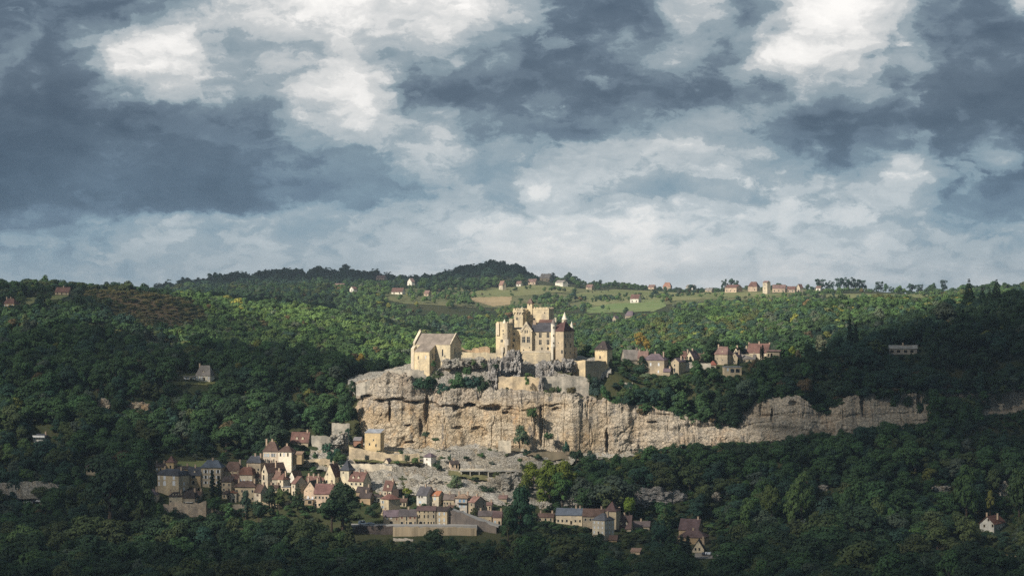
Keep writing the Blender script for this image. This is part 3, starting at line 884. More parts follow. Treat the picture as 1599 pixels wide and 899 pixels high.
boulder('rock_outcrop', 'stony bank below the terrace road', 790, 775, 56, 34, 1404, 10, SCREE_M, 64)


# ------------------------------------------------------------------ walls
def wall(name, label, pts, thick, mat, group=None, cat='wall', battle=0.0):
    """wall through photo points (px, top py, bottom py, depth)"""
    mb = MB()
    dense = []
    for (a, b) in zip(pts[:-1], pts[1:]):
        n = max(2, int(abs(b[0] - a[0]) / 3))
        for k in range(n):
            t = k / n
            dense.append([a[i] + (b[i] - a[i]) * t for i in range(4)])
    dense.append(list(pts[-1]))
    vs, n = [], len(dense)
    for i, (px, t_, b_, D) in enumerate(dense):
        top, bot = P(px, t_, D), P(px, b_, D)
        top.z += 0.45 * float(fbm(px / 4.0, 3.1, oct=2, seed=31))
        off = 0.25 * float(fbm(px / 7.0, 8.2, oct=2, seed=37))
        yb = Vector((0, thick, 0))
        vs += [Vector((bot.x, bot.y - 0.3 + off, bot.z - 2.5)), Vector((top.x, top.y + off, top.z)), top + yb, Vector((bot.x, bot.y + thick, bot.z - 2.5))]
    fs = []
    for i in range(n - 1):
        o_ = 4 * i
        for k in range(4):
            fs.append((o_ + k, o_ + 4 + k, o_ + 4 + (k + 1) % 4, o_ + (k + 1) % 4))
    fs += [(0, 1, 2, 3), tuple(4 * (n - 1) + k for k in (3, 2, 1, 0))]
    mb.add(vs, fs)
    c = P(pts[0][0], pts[0][2], pts[0][3])
    ob = mb.build(name, mat, None, c)
    return tag(ob, label, cat, group)


TW = stone((0.52, 0.46, 0.36), 0.5, 0.9, 0.3)
TWG = stone((0.40, 0.365, 0.30), 0.5, 0.9, 0.2)
TWO = stone((0.52, 0.42, 0.29), 0.5, 0.8)
G = 'retaining walls of the terraces'
wall('retaining_wall', 'long smooth pale retaining wall above the gabled manor group', [(545, 724, 750, 1421), (575, 724, 751, 1418), (612, 727, 752, 1417)], 1.5, TW, G)
wall('retaining_wall', 'rough pale stone wall leading to the white tower', [(612, 727, 752, 1417), (640, 729, 752, 1418), (664, 731, 754, 1419), (700, 737, 756, 1419)], 1.5, SCREE_M, G)
wall('retaining_wall', 'upper stone wall above the terrace path left of the white tower', [(545, 697, 716, 1440), (580, 704, 722, 1438), (610, 708, 724, 1436), (655, 708, 724, 1436)], 1.2, TWO, G)
wall('retaining_wall', 'low stone wall under the stone house built into the cliff', [(550, 696, 704, 1456), (600, 702, 709, 1456), (625, 705, 711, 1456)], 1.0, TWO, G)
wall('retaining_wall', 'broken pale wall right of the white tower', [(704, 702, 722, 1436), (745, 700, 720, 1438), (790, 706, 716, 1440)], 1.2, SCREE_M, G)
for lab_, t0, b0, D_ in (('highest stone ledge of the bank above the terrace road', 713, 719, 1433), ('middle stone ledge of the bank above the terrace road', 719, 725, 1429), ('lowest stone ledge of the bank above the terrace road', 725, 732, 1425.5)):
    wall('retaining_wall', lab_, [(719, t0 + 1.5, b0, D_), (745, t0, b0, D_ + .4), (775, t0 + .6, b0, D_ - .3), (805, t0 - .5, b0, D_ + .3), (835, t0 + .6, b0 - .5, D_ + 1), (856, t0 + 1.5, b0 - 1, D_ + 2)], 3.2, SCREE_M, G)
wall('retaining_wall', 'pale wall under the terrace road on the right', [(716, 735, 752, 1420), (770, 736, 750, 1421), (812, 737, 752, 1421), (850, 735, 748, 1424)], 1.2, TW, G)
wall('retaining_wall', 'grey lower terrace wall behind the orange roofed house', [(580, 752, 768, 1409), (640, 750, 770, 1408), (700, 754, 772, 1407), (745, 756, 770, 1407)], 1.2, SCREE_M, G)
wall('retaining_wall', 'golden wall below the mansion on the village hill', [(458, 717, 744, 1424), (485, 717, 746, 1422), (515, 716, 745, 1422)], 1.2, TWO, G)
wall('retaining_wall', 'stone wall under the round dark tree of the village', [(404, 783, 802, 1369), (440, 783, 803, 1368), (462, 784, 797, 1369), (478, 772, 792, 1372)], 1.0, TWO, G)
wall('retaining_wall', 'long pale rock wall above the western lay-by', [(-40, 757, 772, 1400), (20, 753, 772, 1398), (70, 751, 771, 1396), (110, 762, 774, 1392)], 1.5, SCREE_M, G)
wall('retaining_wall', 'stone wall under the upper hamlet gardens', [(1046, 567, 580, 1552), (1080, 566, 578, 1554), (1110, 567, 580, 1552)], 0.8, TWG, G)
wall('retaining_wall', 'garden wall beside the trees right of the castle ramparts', [(962, 584, 596, 1520), (986, 584, 600, 1520)], 0.8, TWG, G)
wall('retaining_wall', 'lower garden wall right of the castle ramparts', [(958, 597, 606, 1506), (988, 598, 610, 1506)], 0.8, TWG, G)
wall('retaining_wall', 'stony garden wall left of the cliff foot', [(518, 660, 681, 1466), (546, 661, 682, 1466)], 0.8, TWG, G)
wall('retaining_wall', 'low stone wall beside the white roofed shed', [(486, 680, 690, 1458), (522, 681, 694, 1456)], 0.8, TWG, G)
wall('retaining_wall', 'broken pink stone wall at the foot of the western village', [(264, 783, 797, 1362), (300, 786, 800, 1362), (322, 782, 800, 1362)], 0.8, stone((0.5, 0.40, 0.31), 0.5), G)
wall('retaining_wall', 'pale broken garden wall below the twin cypresses', [(318, 783, 796, 1364), (352, 786, 798, 1364), (385, 788, 800, 1364)], 0.8, stone((0.5, 0.42, 0.31), 0.5), G)

# castle ramparts and terraces
RG = 'castle rampart walls'
wall('rampart_wall', 'long pale terrace wall between church and castle', [(709, 549, 558, 1511), (740, 550, 558, 1511), (777, 551, 561, 1510)], 1.2, stone((0.62, 0.52, 0.36), 0.4), RG)
wall('rampart_wall', 'ruined reddish wall behind the terrace between church and castle', [(721, 542, 553, 1524), (727, 546, 553, 1524), (737, 546, 553, 1524), (737.5, 543, 553, 1524), (748, 543, 553, 1524), (748.5, 541.5, 553, 1524), (764, 541.5, 553, 1524), (765, 543, 553, 1524)], 1.0, stone((0.50, 0.36, 0.23), 0.4), RG)
wall('rampart_wall', 'tan lower terrace wall under the grey rock knob', [(778, 588, 612, 1488), (800, 588, 612, 1486), (820, 588, 613, 1486), (846, 589, 612, 1486)], 1.5, TWO, RG)
wall('rampart_wall', 'grey lower wall right of the rock rib', [(845, 588, 616, 1485), (880, 587, 614, 1485), (906, 586, 612, 1486), (920, 592, 616, 1486)], 1.5, TWG, RG)
wall('rampart_wall', 'sunlit right rampart beside the castle wing', [(895, 563, 584, 1502), (908, 562, 586, 1497), (914, 563, 592, 1495)], 1.5, stone((0.56, 0.45, 0.29), 0.4), RG)  # sunlight put into a lighter stone colour
wall('rampart_wall', 'shaded rampart wall under the gate tower', [(914, 563, 590, 1495), (930, 563, 588, 1502), (951, 564, 578, 1514)], 1.5, stone((0.42, 0.34, 0.24), 0.45), RG)  # shade put into a darker copy of the rampart stone
wall('rampart_wall', 'grey parapet wall on the western bluff', [(601, 577, 588, 1496), (640, 577, 588, 1494), (662, 578, 586, 1494)], 1.2, TWG, RG)
wall('rampart_wall', 'sloping grey rampart descending to the western cliff end', [(556, 600, 612, 1489), (570, 596, 609, 1487), (586, 590, 604, 1487), (601, 587, 600, 1488)], 1.2, TWG, RG)
wall('rampart_wall', 'crenellated ruin wall at the cliff foot', [(778, 688, 700, 1452), (787, 688, 700, 1452), (798, 687, 700, 1452)], 1.2, TW, RG)

# quay, road and ramp by the river
ROADM = field_mat('road_asphalt_worn', (0.30, 0.28, 0.26), (0.36, 0.34, 0.31))
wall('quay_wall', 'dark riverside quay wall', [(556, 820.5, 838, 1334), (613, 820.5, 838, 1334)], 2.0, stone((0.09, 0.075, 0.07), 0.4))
wall('earth_bank', 'tan sloping bank below the river road', [(613.5, 822, 842, 1331), (640, 822.5, 842, 1330), (690, 823, 842, 1331), (744, 824, 836, 1333)], 2.0, field_mat('tan_earth', (0.50, 0.39, 0.25), (0.42, 0.33, 0.22)), cat='bank')
wall('parapet_wall', 'low white wall at the foot of the tan bank', [(614, 839, 848, 1322), (645, 841, 850, 1321)], 1.0, stone((0.5, 0.45, 0.4), 0.4))
wall('ramp_wall', 'grey cobbled ramp wall beside the corner house', [(697, 799, 822, 1347), (705, 797, 823, 1345), (720, 800, 823, 1344), (745, 811, 826, 1341), (775, 822, 830, 1338)], 1.5, stone((0.17, 0.145, 0.13), 0.3))
mb = MB()
zr = P(620, 819.5, 1338).z
pts = [(548, 1335), (613, 1335), (690, 1335), (745, 1336), (745, 1345), (690, 1347), (613, 1347), (548, 1347)]
vs = [Vector(((px - CX) * D / F, D, zr)) for px, D in pts]
mb.shell(vs, [tuple(range(8))], 3.0)
tag(mb.build('road', ROADM), 'pale road along the river in front of the long stone row', kind='structure')
mb = MB()
vs = [P(px, py, D) for px, py, D in ((706, 796, 1346), (742, 810, 1342.5), (778, 821, 1339), (782, 819, 1348), (745, 806, 1351), (708, 793, 1354))]
mb.shell(vs, [(0, 1, 4, 5), (1, 2, 3, 4)], 0.8)
tag(mb.build('ramp_road', ROADM), 'pale ramp road climbing beside the grey wall', kind='structure')
mb = MB()
o_ = P(718, 737, 1416)
mb.box(o_, Vector((1, 0, 0)), Vector((0, 1, 0)), 92 * mpp(1416), 5.0, 0.6, 0.6)
tr = thing('terrace_road', 'straight terrace road with a pale parapet above the stony bank', 'road bridge', o_)
mb.build('road_deck', ROADM, tr)
mb = MB()
mb.box(o_, Vector((1, 0, 0)), Vector((0, 1, 0)), 92 * mpp(1416), 0.4, 1.0, 1.203)
mb.build('parapet', TW, tr)
for k in range(7):
    mb = MB()
    mb.box(o_ + Vector((k * 5.3 + 0.5, 0.35, 0)), Vector((1, 0, 0)), Vector((0, 1, 0)), 0.6, 0.6, 6.0, -5.4)
    mb.build('pier', TWG, tr)

# ------------------------------------------------------------------ buildings
RECTS = []      # photo rectangles that trees nearer than a depth must leave open: px0, px1, top, bottom, depth
_wm = {}


def window_meshes(w, h, arch):
    key = (round(w, 2), round(h, 2), arch)
    if key in _wm:
        return _wm[key]
    X, Y, b = Vector((1, 0, 0)), Vector((0, 1, 0)), 0.16
    fr = MB()
    fr.box((-w / 2 - b, -0.07, -0.12), X, Y, w + 2 * b, 0.10, 0.15)
    fr.box((-w / 2 - b, -0.05, 0.03), X, Y, b, 0.08, h - 0.03)
    fr.box((w / 2, -0.05, 0.03), X, Y, b, 0.08, h - 0.03)
    if arch:
        n = 8
        ring = [(math.cos(math.pi * k / n), math.sin(math.pi * k / n)) for k in range(n + 1)]
        vs = [(c * r, y, h + s_ * r) for y in (-0.05, 0.03) for r in (w / 2, w / 2 + b) for c, s_ in ring]
        m_ = n + 1
        fs = []
        for k in range(n):
            fs += [(k, m_ + k, m_ + k + 1, k + 1), (k, k + 1, 2 * m_ + k + 1, 2 * m_ + k), (m_ + k, 3 * m_ + k, 3 * m_ + k + 1, m_ + k + 1)]
        fr.add(vs, fs)
        pv = [(-w / 2, -0.012, 0.03), (w / 2, -0.012, 0.03)] + [(c * w / 2, -0.012, h + s_ * w / 2) for c, s_ in ring]
    else:
        fr.box((-w / 2 - b, -0.06, h), X, Y, w + 2 * b, 0.09, b)
        pv = [(-w / 2, -0.012, 0.03), (w / 2, -0.012, 0.03), (w / 2, -0.012, h), (-w / 2, -0.012, h)]
    pa = MB()
    n = len(pv)
    pa.add(pv + [(x, 0.03, z) for x, y, z in pv], [tuple(range(n)), tuple(reversed(range(n, 2 * n)))] + [(i, n + i, n + (i + 1) % n, (i + 1) % n) for i in range(n)])
    sh = MB()
    sh.box((0, -0.06, 0.05), X, Y, w * 0.5, 0.05, h - 0.08)
    ml = MB()
    ml.box((-0.07, -0.045, 0.03), X, Y, 0.14, 0.06, h - 0.03)
    ml.box((-w / 2, -0.0475, h * 0.60), X, Y, w, 0.055, 0.13)
    _wm[key] = (fr, pa, sh, ml, {})
    return _wm[key]


def wmesh(i, w, h, arch, mat, name):
    e = window_meshes(w, h, arch)
    k = (i, mat.name, id(mat))
    if k not in e[4]:
        e[4][k] = e[i].mesh(name, mat)
    return e[4][k]


def window(parent, pos, rz, w, h, style='d', arch=False, frame=None, name='window'):
    """window (frame) > pane / shutters / mullion"""
    wo = place(name, wmesh(0, w, h, arch, frame or FRAME, 'window_frame'), parent, pos, rz)
    pm = {'d': GLASS, 'k': DARK, 'm': GLASS}.get(style[0], GLASS)
    if style[0] == 'c':          # closed shutters fill the opening
        pm = SHUT[style[1]]
    pane = bpy.data.objects.new('closed_shutter' if style[0] == 'c' else 'pane', wmesh(1, w, h, arch, pm, 'pane'))
    COL.objects.link(pane)
    pane.parent = wo
    if style[0] == 'm':
        mo = bpy.data.objects.new('mullion', wmesh(3, w, h, arch, frame or FRAME, 'mullion'))
        COL.objects.link(mo)
        mo.parent = wo
    if style[0] == 's':          # open shutters beside the opening
        me_ = wmesh(2, w, h, arch, SHUT[style[1]], 'shutter')
        for xx in (-w - 0.17, w / 2 + 0.17):
            so_ = bpy.data.objects.new('shutter', me_)
            COL.objects.link(so_)
            so_.parent = wo
            so_.location = (xx, -0.04, 0)
    return wo


def axes(th):
    return Vector((math.cos(th), -math.sin(th), 0)), Vector((math.sin(th), math.cos(th), 0))


def along(O, X, px):
    """distance along a wall line at which photo column px is met"""
    k = (px - CX) / F
    return (k * O.y - O.x) / (X.x - k * X.y)


class House:
    """a building read from the photo: front face px0..px1, base, eave and ridge rows; side = photo width of the visible end wall
    (negative when the left end shows); ridge 'x' runs along the front, 'y' runs into the depth (gable to the viewer)"""
    def __init__(s, label, px0, px1, base, eave, ridge, roof='x', side=6, wall='tan', rf='brown', rng=(1330, 1470), D=None, dep=None, win=(0, 0), wst='d', ww=0.95, wh=1.4, sw=(0, 0), chim=0, name='house', cat='house',
                 group=None, sink=3.5, over=0.35, hipl=0.45, dorm=0, parent=None, noclear=False, door=True, hipboth=True, sag=0.0, clearpad=0, crow=0.0):
        D = D if D else hit((px0 + px1) / 2, base, *rng)
        s.D, k = D, mpp(D)
        wpx = px1 - px0
        if dep is None:
            dep = max(5.5, 0.75 * wpx * k)
        th = math.asin(max(-0.86, min(0.86, side * k / dep)))
        s.X, s.Y = axes(th)
        s.th = th
        O = P(px0, base, D)
        W = along(O, s.X, px1)
        s.W, s.dep = W, dep
        h = (base - eave) * k
        rise = (eave - ridge) * k - (0.0 if roof in ('y',) else dep * 0.5 * (base - CY) / F)
        rise = max(0.3, rise)
        O.z -= 0.0
        s.O, s.h, s.rise = O, h, rise
        if parent is None:
            s.root = thing(name, label, cat, O + s.X * W / 2 + s.Y * dep / 2, group)
        else:
            s.root = parent
        wm = stone(W_[wall] if isinstance(wall, str) else wall)
        rm = roofm(R_[rf] if isinstance(rf, str) else rf)
        X, Y, Z = s.X, s.Y, Vector((0, 0, 1))
        mb = MB()
        b = [O, O + X * W, O + X * W + Y * dep, O + Y * dep]
        lo = [p - Z * sink for p in b]
        hi = [p + Z * h for p in b]
        vs = lo + hi
        fs = [(0, 1, 5, 4), (2, 3, 7, 6)]
        if roof == 'x':
            vs += [(hi[0] + hi[3]) / 2 + Z * (rise - .02), (hi[1] + hi[2]) / 2 + Z * (rise - .02)]
            fs += [(1, 2, 6, 9, 5), (3, 0, 4, 8, 7), (4, 5, 9, 8), (6, 7, 8, 9)]
        elif roof == 'y':
            vs += [(hi[0] + hi[1]) / 2 + Z * (rise - .02), (hi[2] + hi[3]) / 2 + Z * (rise - .02)]
            fs = [(0, 1, 5, 8, 4), (2, 3, 7, 9, 6), (1, 2, 6, 5), (3, 0, 4, 7), (5, 6, 9, 8), (7, 4, 8, 9)]
        else:
            fs += [(1, 2, 6, 5), (3, 0, 4, 7), (4, 5, 6, 7)]
        fs.append((3, 2, 1, 0))
        mb.add(vs, fs)
        s.wall = mb.build('wall', wm, s.root)
        # roof
        ov = over
        e = [O - X * ov - Y * ov, O + X * (W + ov) - Y * ov, O + X * (W + ov) + Y * (dep + ov), O - X * ov + Y * (dep + ov)]
        t = 0.22
        lift = Z * (h + t * 0.8)
        slope_drop = 0
        if roof in ('x', 'y'):
            half = (dep if roof == 'x' else W) / 2
            slope_drop = rise / half * ov
        e = [p + lift - Z * slope_drop for p in e]
        mb = MB()
        c = sum(e, Vector()) / 4
        top = Vector((0, 0, O.z + h + rise + t))
        if roof == 'x':
            r0, r1 = (e[0] + e[3]) / 2, (e[1] + e[2]) / 2
            r0.z = r1.z = top.z
            rm_ = (r0 + r1) / 2 - Z * (0.12 + sag)
            mb.shell(e + [r0, r1, rm_], [(0, 1, 5, 6, 4), (2, 3, 4, 6, 5)], t)
        elif roof == 'y':
            r0, r1 = (e[0] + e[1]) / 2, (e[2] + e[3]) / 2
            r0.z = r1.z = top.z
            mb.shell(e + [r0, r1], [(1, 2, 5, 4), (3, 0, 4, 5)], t)
        elif roof == 'hip':
            q_ = hipl if W >= dep else 0.0
            if W >= dep:
                r0 = c + X * (-W / 2 + min(W / 2 * 0.98, dep / 2 * (1 - hipl) + 0.02))
                r1 = c + X * (W / 2 - min(W / 2 * 0.98, dep / 2 * (1 - hipl) + 0.02))
            else:
                r0, r1 = c - X * W * hipl * 0.3, c + X * W * hipl * 0.3
            r0.z = r1.z = top.z
            mb.shell(e + [r0, r1], [(0, 1, 5, 4), (1, 2, 5), (2, 3, 4, 5), (3, 0, 4)], t)
        elif roof == 'mans':
            i_ = [p + (c - p) * 0.16 for p in e]
            for p in i_:
                p.z = O.z + h + rise * 0.72
            r0, r1 = c - X * W * 0.28, c + X * W * 0.28
            r0.z = r1.z = top.z
            mb.shell(e + i_ + [r0, r1], [(0, 1, 5, 4), (1, 2, 6, 5), (2, 3, 7, 6), (3, 0, 4, 7), (4, 5, 9, 8), (5, 6, 9), (6, 7, 8, 9), (7, 4, 8)], t)
        elif roof == 'pyr':
            a = c.copy()
            a.z = top.z
            m2 = [p + (c - p) * 0.30 for p in e]
            for p in m2:
                p.z = O.z + h + rise * 0.22
            mb.shell(e + m2 + [a], [(0, 1, 5, 4), (1, 2, 6, 5), (2, 3, 7, 6), (3, 0, 4, 7), (4, 5, 8), (5, 6, 8), (6, 7, 8), (7, 4, 8)], t)
        elif roof == 'shed':
            e[2].z += rise
            e[3].z += rise
            mb.shell(e, [(0, 1, 2, 3)], t)
        elif roof == 'flat':
            mb.shell([p + Z * 0.1 for p in e], [(0, 1, 2, 3)], t)
        s.roof = mb.build('roof', rm, s.root)
        s.rooftype = roof
        s.topz = top.z
        s.wm = wm
        s.rm = rm
        rgt = math.cos(th) * W + max(0, math.sin(th)) * dep
        s.fz = -th
        if win[0]:
            s.windows('f', win[0], win[1], wst, ww, wh, door)
        if sw[0]:
            s.windows('r' if side > 0 else 'l', sw[0], sw[1], wst, ww, wh, False)
        if chim == 0 and parent is None and name == 'house' and roof in ('x', 'hip', 'y', 'mans') and wpx > 8 and D < 1600:
            chim = 1 if (int(px0) % 3) else 2
        for c_ in range(chim):
            s.chimney((0.12, 0.88, 0.5)[(c_ + int(px0)) % 3])
        for d_ in range(dorm):
            s.dormer((d_ + 1) / (dorm + 1))
        if not noclear:
            l_, r_ = px0, px1
            if side > 0:
                r_ += side
            else:
                l_ += side
            RECTS.append((l_ - 1, r_ + 1, ridge, base - 2 + clearpad, D + 3))

    def windows(s, face, nc, nr, st, ww, wh, door):
        if face == 'f':
            O, X, L_, rz = s.O, s.X, s.W, -s.th
        elif face == 'r':
            O, X, L_, rz = s.O + s.X * s.W, s.Y, s.dep, -s.th + math.pi / 2
        else:
            O, X, L_, rz = s.O + s.Y * s.dep, -s.Y, s.dep, -s.th - math.pi / 2
        hh = s.h / nr
        wh = min(wh, hh * 0.62)
        ww = min(ww, L_ / nc * 0.55)
        rg = random.Random(int(abs(s.O.x * 13 + s.O.z * 7)))
        for r in range(nr):
            for c in range(nc):
                if rg.random() < 0.08:
                    continue
                x = L_ * (c + 0.5) / nc + rg.uniform(-.12, .12)
                z = hh * r + hh * 0.24 + rg.uniform(-.06, .06)
                if r == 0 and door and c == nc // 2 and hh > 2.0:
                    window(s.root, O + X * x + Vector((0, 0, 0.02)), rz, 1.1, min(2.1, hh * .75), 'k', False, None, 'door')
                else:
                    window(s.root, O + X * x + Vector((0, 0, z)), rz, ww, wh, st)

    def face_win(s, px, py, wpx, hpx, st='d', arch=False, name='window'):
        """one opening placed on the front wall at its photo spot (centre column, bottom row)"""
        t = along(s.O, s.X, px)
        p = s.O + s.X * t
        k = p.y / F
        p.z = CZ - (py - CY) * k
        return window(s.root, p, -s.th, wpx * k, hpx * k, st, arch, None, name)

    def chimney(s, f, w=0.9, up=1.1, pos=0.5):
        p = s.O + s.X * (s.W * f) + s.Y * (s.dep * pos)
        z0 = s.O.z + s.h + s.rise * 0.45
        top = s.topz + up
        mb = MB()
        mb.box(Vector((p.x, p.y, z0)) - s.X * w / 2 - s.Y * w / 2, s.X, s.Y, w, w * 0.9, top - z0)
        mb.box(Vector((p.x, p.y, top + .003)) - s.X * (w / 2 + .1) - s.Y * (w / 2 + .1), s.X, s.Y, w + .2, w * .9 + .2, 0.18)
        return mb.build('chimney', stone((0.42, 0.32, 0.24)), s.roof)

    def dormer(s, f, w=1.3, hh=1.5):
        frac = 0.22
        p = s.O + s.X * (s.W * f) + s.Y * (s.dep * 0.5 * frac)
        z0 = s.O.z + s.h + s.rise * frac * 0.8
        mb = MB()
        o_ = Vector((p.x, p.y, z0)) - s.X * w / 2
        X, Y, Z = s.X, s.Y, Vector((0, 0, 1))
        d_ = s.dep * 0.3
        a = [o_, o_ + X * w, o_ + X * w + Y * d_, o_ + Y * d_]
        up = [q_ + Z * hh for q_ in a]
        r0, r1 = (up[0] + up[1]) / 2 + Z * .7, (up[2] + up[3]) / 2 + Z * .7
        mb.add(a + up + [r0, r1], [(0, 1, 5, 8, 4), (1, 2, 6, 5), (3, 0, 4, 7), (2, 3, 7, 9, 6)], 0)
        q2 = [up[0] - X * .15 - Y * .15, up[1] + X * .15 - Y * .15, up[2] + X * .15, up[3] - X * .15, r0 - Y * .15 + Z * .12, r1 + Z * .12]
        mb.shell(q2, [(1, 2, 5, 4), (3, 0, 4, 5)], 0.1, 1)
        do = mb.build('dormer', [FRAME, s.rm], s.roof)
        return do


VG = 'stone houses of the riverside village'
UG = 'stone houses of the upper hamlet'
FG = 'farmhouses on the far plateau'
LG = 'houses below the wood on the right'

# -- upper hamlet, right of the castle
U = (1500, 1640)
House('old house with a grey stone slab roof behind dark shrubs', 976, 1000, 568, 561, 546, 'x', -5, 'grey', 'lauze', U, chim=1, group=UG)
House('low house with a mottled pinkish roof behind the grey slab roof', 996, 1011, 565, 558, 548, 'x', 3, 'dun', 'pinkb', U, group=UG)
h = House('large hipped stone house with two white shuttered windows and narrow cypresses in front', 1003, 1037, 583, 562, 552, 'hip', 8, 'dun', 'purple', U, chim=2, group=UG, hipl=.1)
h.face_win(1016, 571, 2.2, 4.6, 'cw'); h.face_win(1028.5, 571, 2.4, 4.6, 'cw'); h.face_win(1028, 582, 2.2, 4, 'cw'); h.face_win(1010, 578, 1.6, 3, 'd')
House('stone house with steep dormered roof rising behind the large hipped house', 1019, 1034, 569, 556, 548.5, 'x', 10, 'tan', 'purple', U, D=1585, chim=2, group=UG, noclear=True)
h = House('ochre gabled stone house beside a small glazed link', 1048, 1060, 583, 564.5, 559, 'y', 12, 'tan', 'purple', U, group=UG, dep=9)
h.face_win(1053.5, 581, 2.4, 5.5, 'd', True); h.face_win(1053.5, 572, 2.2, 3.6, 'd'); h.face_win(1053.5, 565.6, 1.2, 1.4, 'k')
mb = MB(); o_ = P(1038, 574, h.D + 2); mb.box(o_, h.X, h.Y, 9.5 * mpp(h.D), 3, 0.3); lk = thing('glazed_footbridge', 'small glazed link between the hipped house and the ochre gabled house', 'footbridge', o_); mb.build('deck', WHITE, lk)
mb = MB(); mb.box(o_ + Vector((0, 0, .303)), h.X, h.Y, 9.5 * mpp(h.D), .12, 1.3); mb.build('glass_panel', plain('blue_glass', (0.12, 0.18, 0.24), .3, .5), lk)
mb = MB(); mb.box(o_ + Vector((0, 0, 1.606)), h.X, h.Y, 9.5 * mpp(h.D), .15, .12); mb.build('rail', WHITE, lk)
House('long low house with a pale pink roof behind the ochre gabled house', 1044, 1060, 562, 560.5, 554, 'x', 3, 'pink', 'pinkb', U, D=1592, group=UG, noclear=True)
House('red roofed house behind the purple gabled house', 1060, 1074, 561, 559, 548.5, 'hip', 4, 'pink', 'red', U, D=1596, group=UG, noclear=True, hipl=.3)
h = House('pale gabled house with purple slate roof and a large arched window', 1070.5, 1083, 563, 559, 547.5, 'y', 11, 'pale', 'purple', U, D=1582, dep=9, group=UG, chim=1)
h.face_win(1078, 561.5, 4.2, 3.2, 'd', True)
h = House('tall house with steep brown hipped roof at the middle of the hamlet', 1116, 1136, 568, 553, 541, 'hip', 9, 'dun', 'pinkb', U, group=UG, chim=1, hipl=.5)
h.face_win(1120, 561, 1.6, 2.4, 'k'); h.face_win(1128, 563, 1.4, 2.2, 'k'); h.dormer(.55, 1.2, 1.0)
House('slate roofed wing joined behind the tall brown roofed house', 1133, 1147, 562, 553, 541.5, 'x', 4, 'dun', 'slate', U, D=1588, group=UG, noclear=True)
h = House('narrow house with a pointed stone gable behind the twin gabled pair', 1145, 1153, 560, 550, 542.5, 'y', 6, 'cream', 'dark', U, D=1582, group=UG, noclear=True, chim=1)
h.face_win(1149.2, 549, 1.8, 2.2, 'k')
h = House('gabled stone house with a cypress standing before its door', 1141.5, 1152, 571, 557, 550, 'y', 9, 'dun', 'purple', U, D=1566, dep=9, group=UG)
h.face_win(1147, 557.5, 1.5, 2.0, 'k'); h.face_win(1147.5, 567, 1.8, 4.0, 'd')
h = House('low house with a long sagging grey brown roof', 1156, 1179, 566, 560, 553, 'x', 4, 'tan', 'lauze', U, D=1570, group=UG, sag=.4)
h.face_win(1163, 565, 2.6, 3, 'k'); h.face_win(1170, 565, 2.6, 3, 'k')
h = House('big house with broad red tiled roof and a pale gable end', 1166, 1199, 557, 551, 536, 'x', 9, 'pale', 'red', U, D=1592, dep=12, group=UG, over=.1)
for f_ in (.01, .99):
    h.chimney(f_, .8, .5)
for x_ in (1173, 1177.5):
    h.face_win(x_, 555, 1.6, 1.8, 'd')
h = House('low flat roofed stone wing at the right end of the hamlet', 1197, 1217, 557, 548.5, 546.5, 'shed', 3, 'tan', 'pinkb', U, D=1580, group=UG, over=.7)
h.face_win(1200, 557, 2.2, 5, 'k'); h.face_win(1205, 557, 2.4, 6, 'k')
House('small square shed with a bright red tiled roof', 1108, 1118, 577, 569.5, 563.5, 'hip', 2, 'dun', (0.28, 0.10, 0.07), U, group=UG, hipl=.3, name='shed', cat='shed')
h = House('modern flat fronted house with two large dark windows', 1132, 1158, 588, 573, 572, 'flat', -2, 'tan', 'zinc', (1480, 1560), group=UG)
h.face_win(1143.5, 581.5, 6, 6, 'd'); h.face_win(1152, 581.5, 6.4, 6, 'd'); h.face_win(1136.5, 579, 2.6, 4.5, 'cb')
h = House('low dark stone house under a rocky slab in the eastern wood', 1388, 1432, 552, 544, 538.5, 'x', 5, (0.28, 0.25, 0.22), (0.30, 0.28, 0.25), (1490, 1660), sag=.5)
for x_ in (1393, 1403, 1414, 1424):
    h.face_win(x_, 550.5, 5.5, 4.5, 'k')
wall('garden_wall', 'brownish garden wall left of the low dark stone house', [(1318, 546, 552, hit(1318, 552, 1490, 1660)), (1350, 545, 551, hit(1350, 551, 1490, 1660)), (1386, 545, 552, hit(1386, 552, 1490, 1660))], .8, TWG)

h = House('square gate tower with steep dark hipped roof beside the ramparts', 929, 948, 566, 545.5, 532.5, 'hip', 9, 'gold', 'dark', D=1514, dep=9.5, hipl=0.35, name='gate_tower', cat='tower', over=.5)
h.face_win(937, 560, 2.4, 4.5, 'k')
for x_ in np.arange(930.5, 948, 2.6):
    h.face_win(x_, 548.2, 1.1, 1.0, 'k')
h.dormer(.45, .9, .8)

House('pinkish roofed house peeping out between hipped house and glazed link', 1037, 1049, 566, 560, 553, 'x', 3, 'pink', 'pinkb', U, D=1594, group=UG, noclear=True)
House('dark slate roofed house behind the low sagging roof', 1152, 1166, 560, 552, 543, 'x', 4, 'dun', 'slate', U, D=1597, group=UG, noclear=True)
House('low brown roofed barn behind the round green hamlet tree', 1084, 1100, 564, 559, 551.5, 'x', 4, 'dun', 'brown', U, D=1594, group=UG, noclear=True)
House('little stone house low among the trees under the glazed link', 1036, 1046, 588, 580, 575, 'x', 3, 'tan', 'purple', U, group=UG)
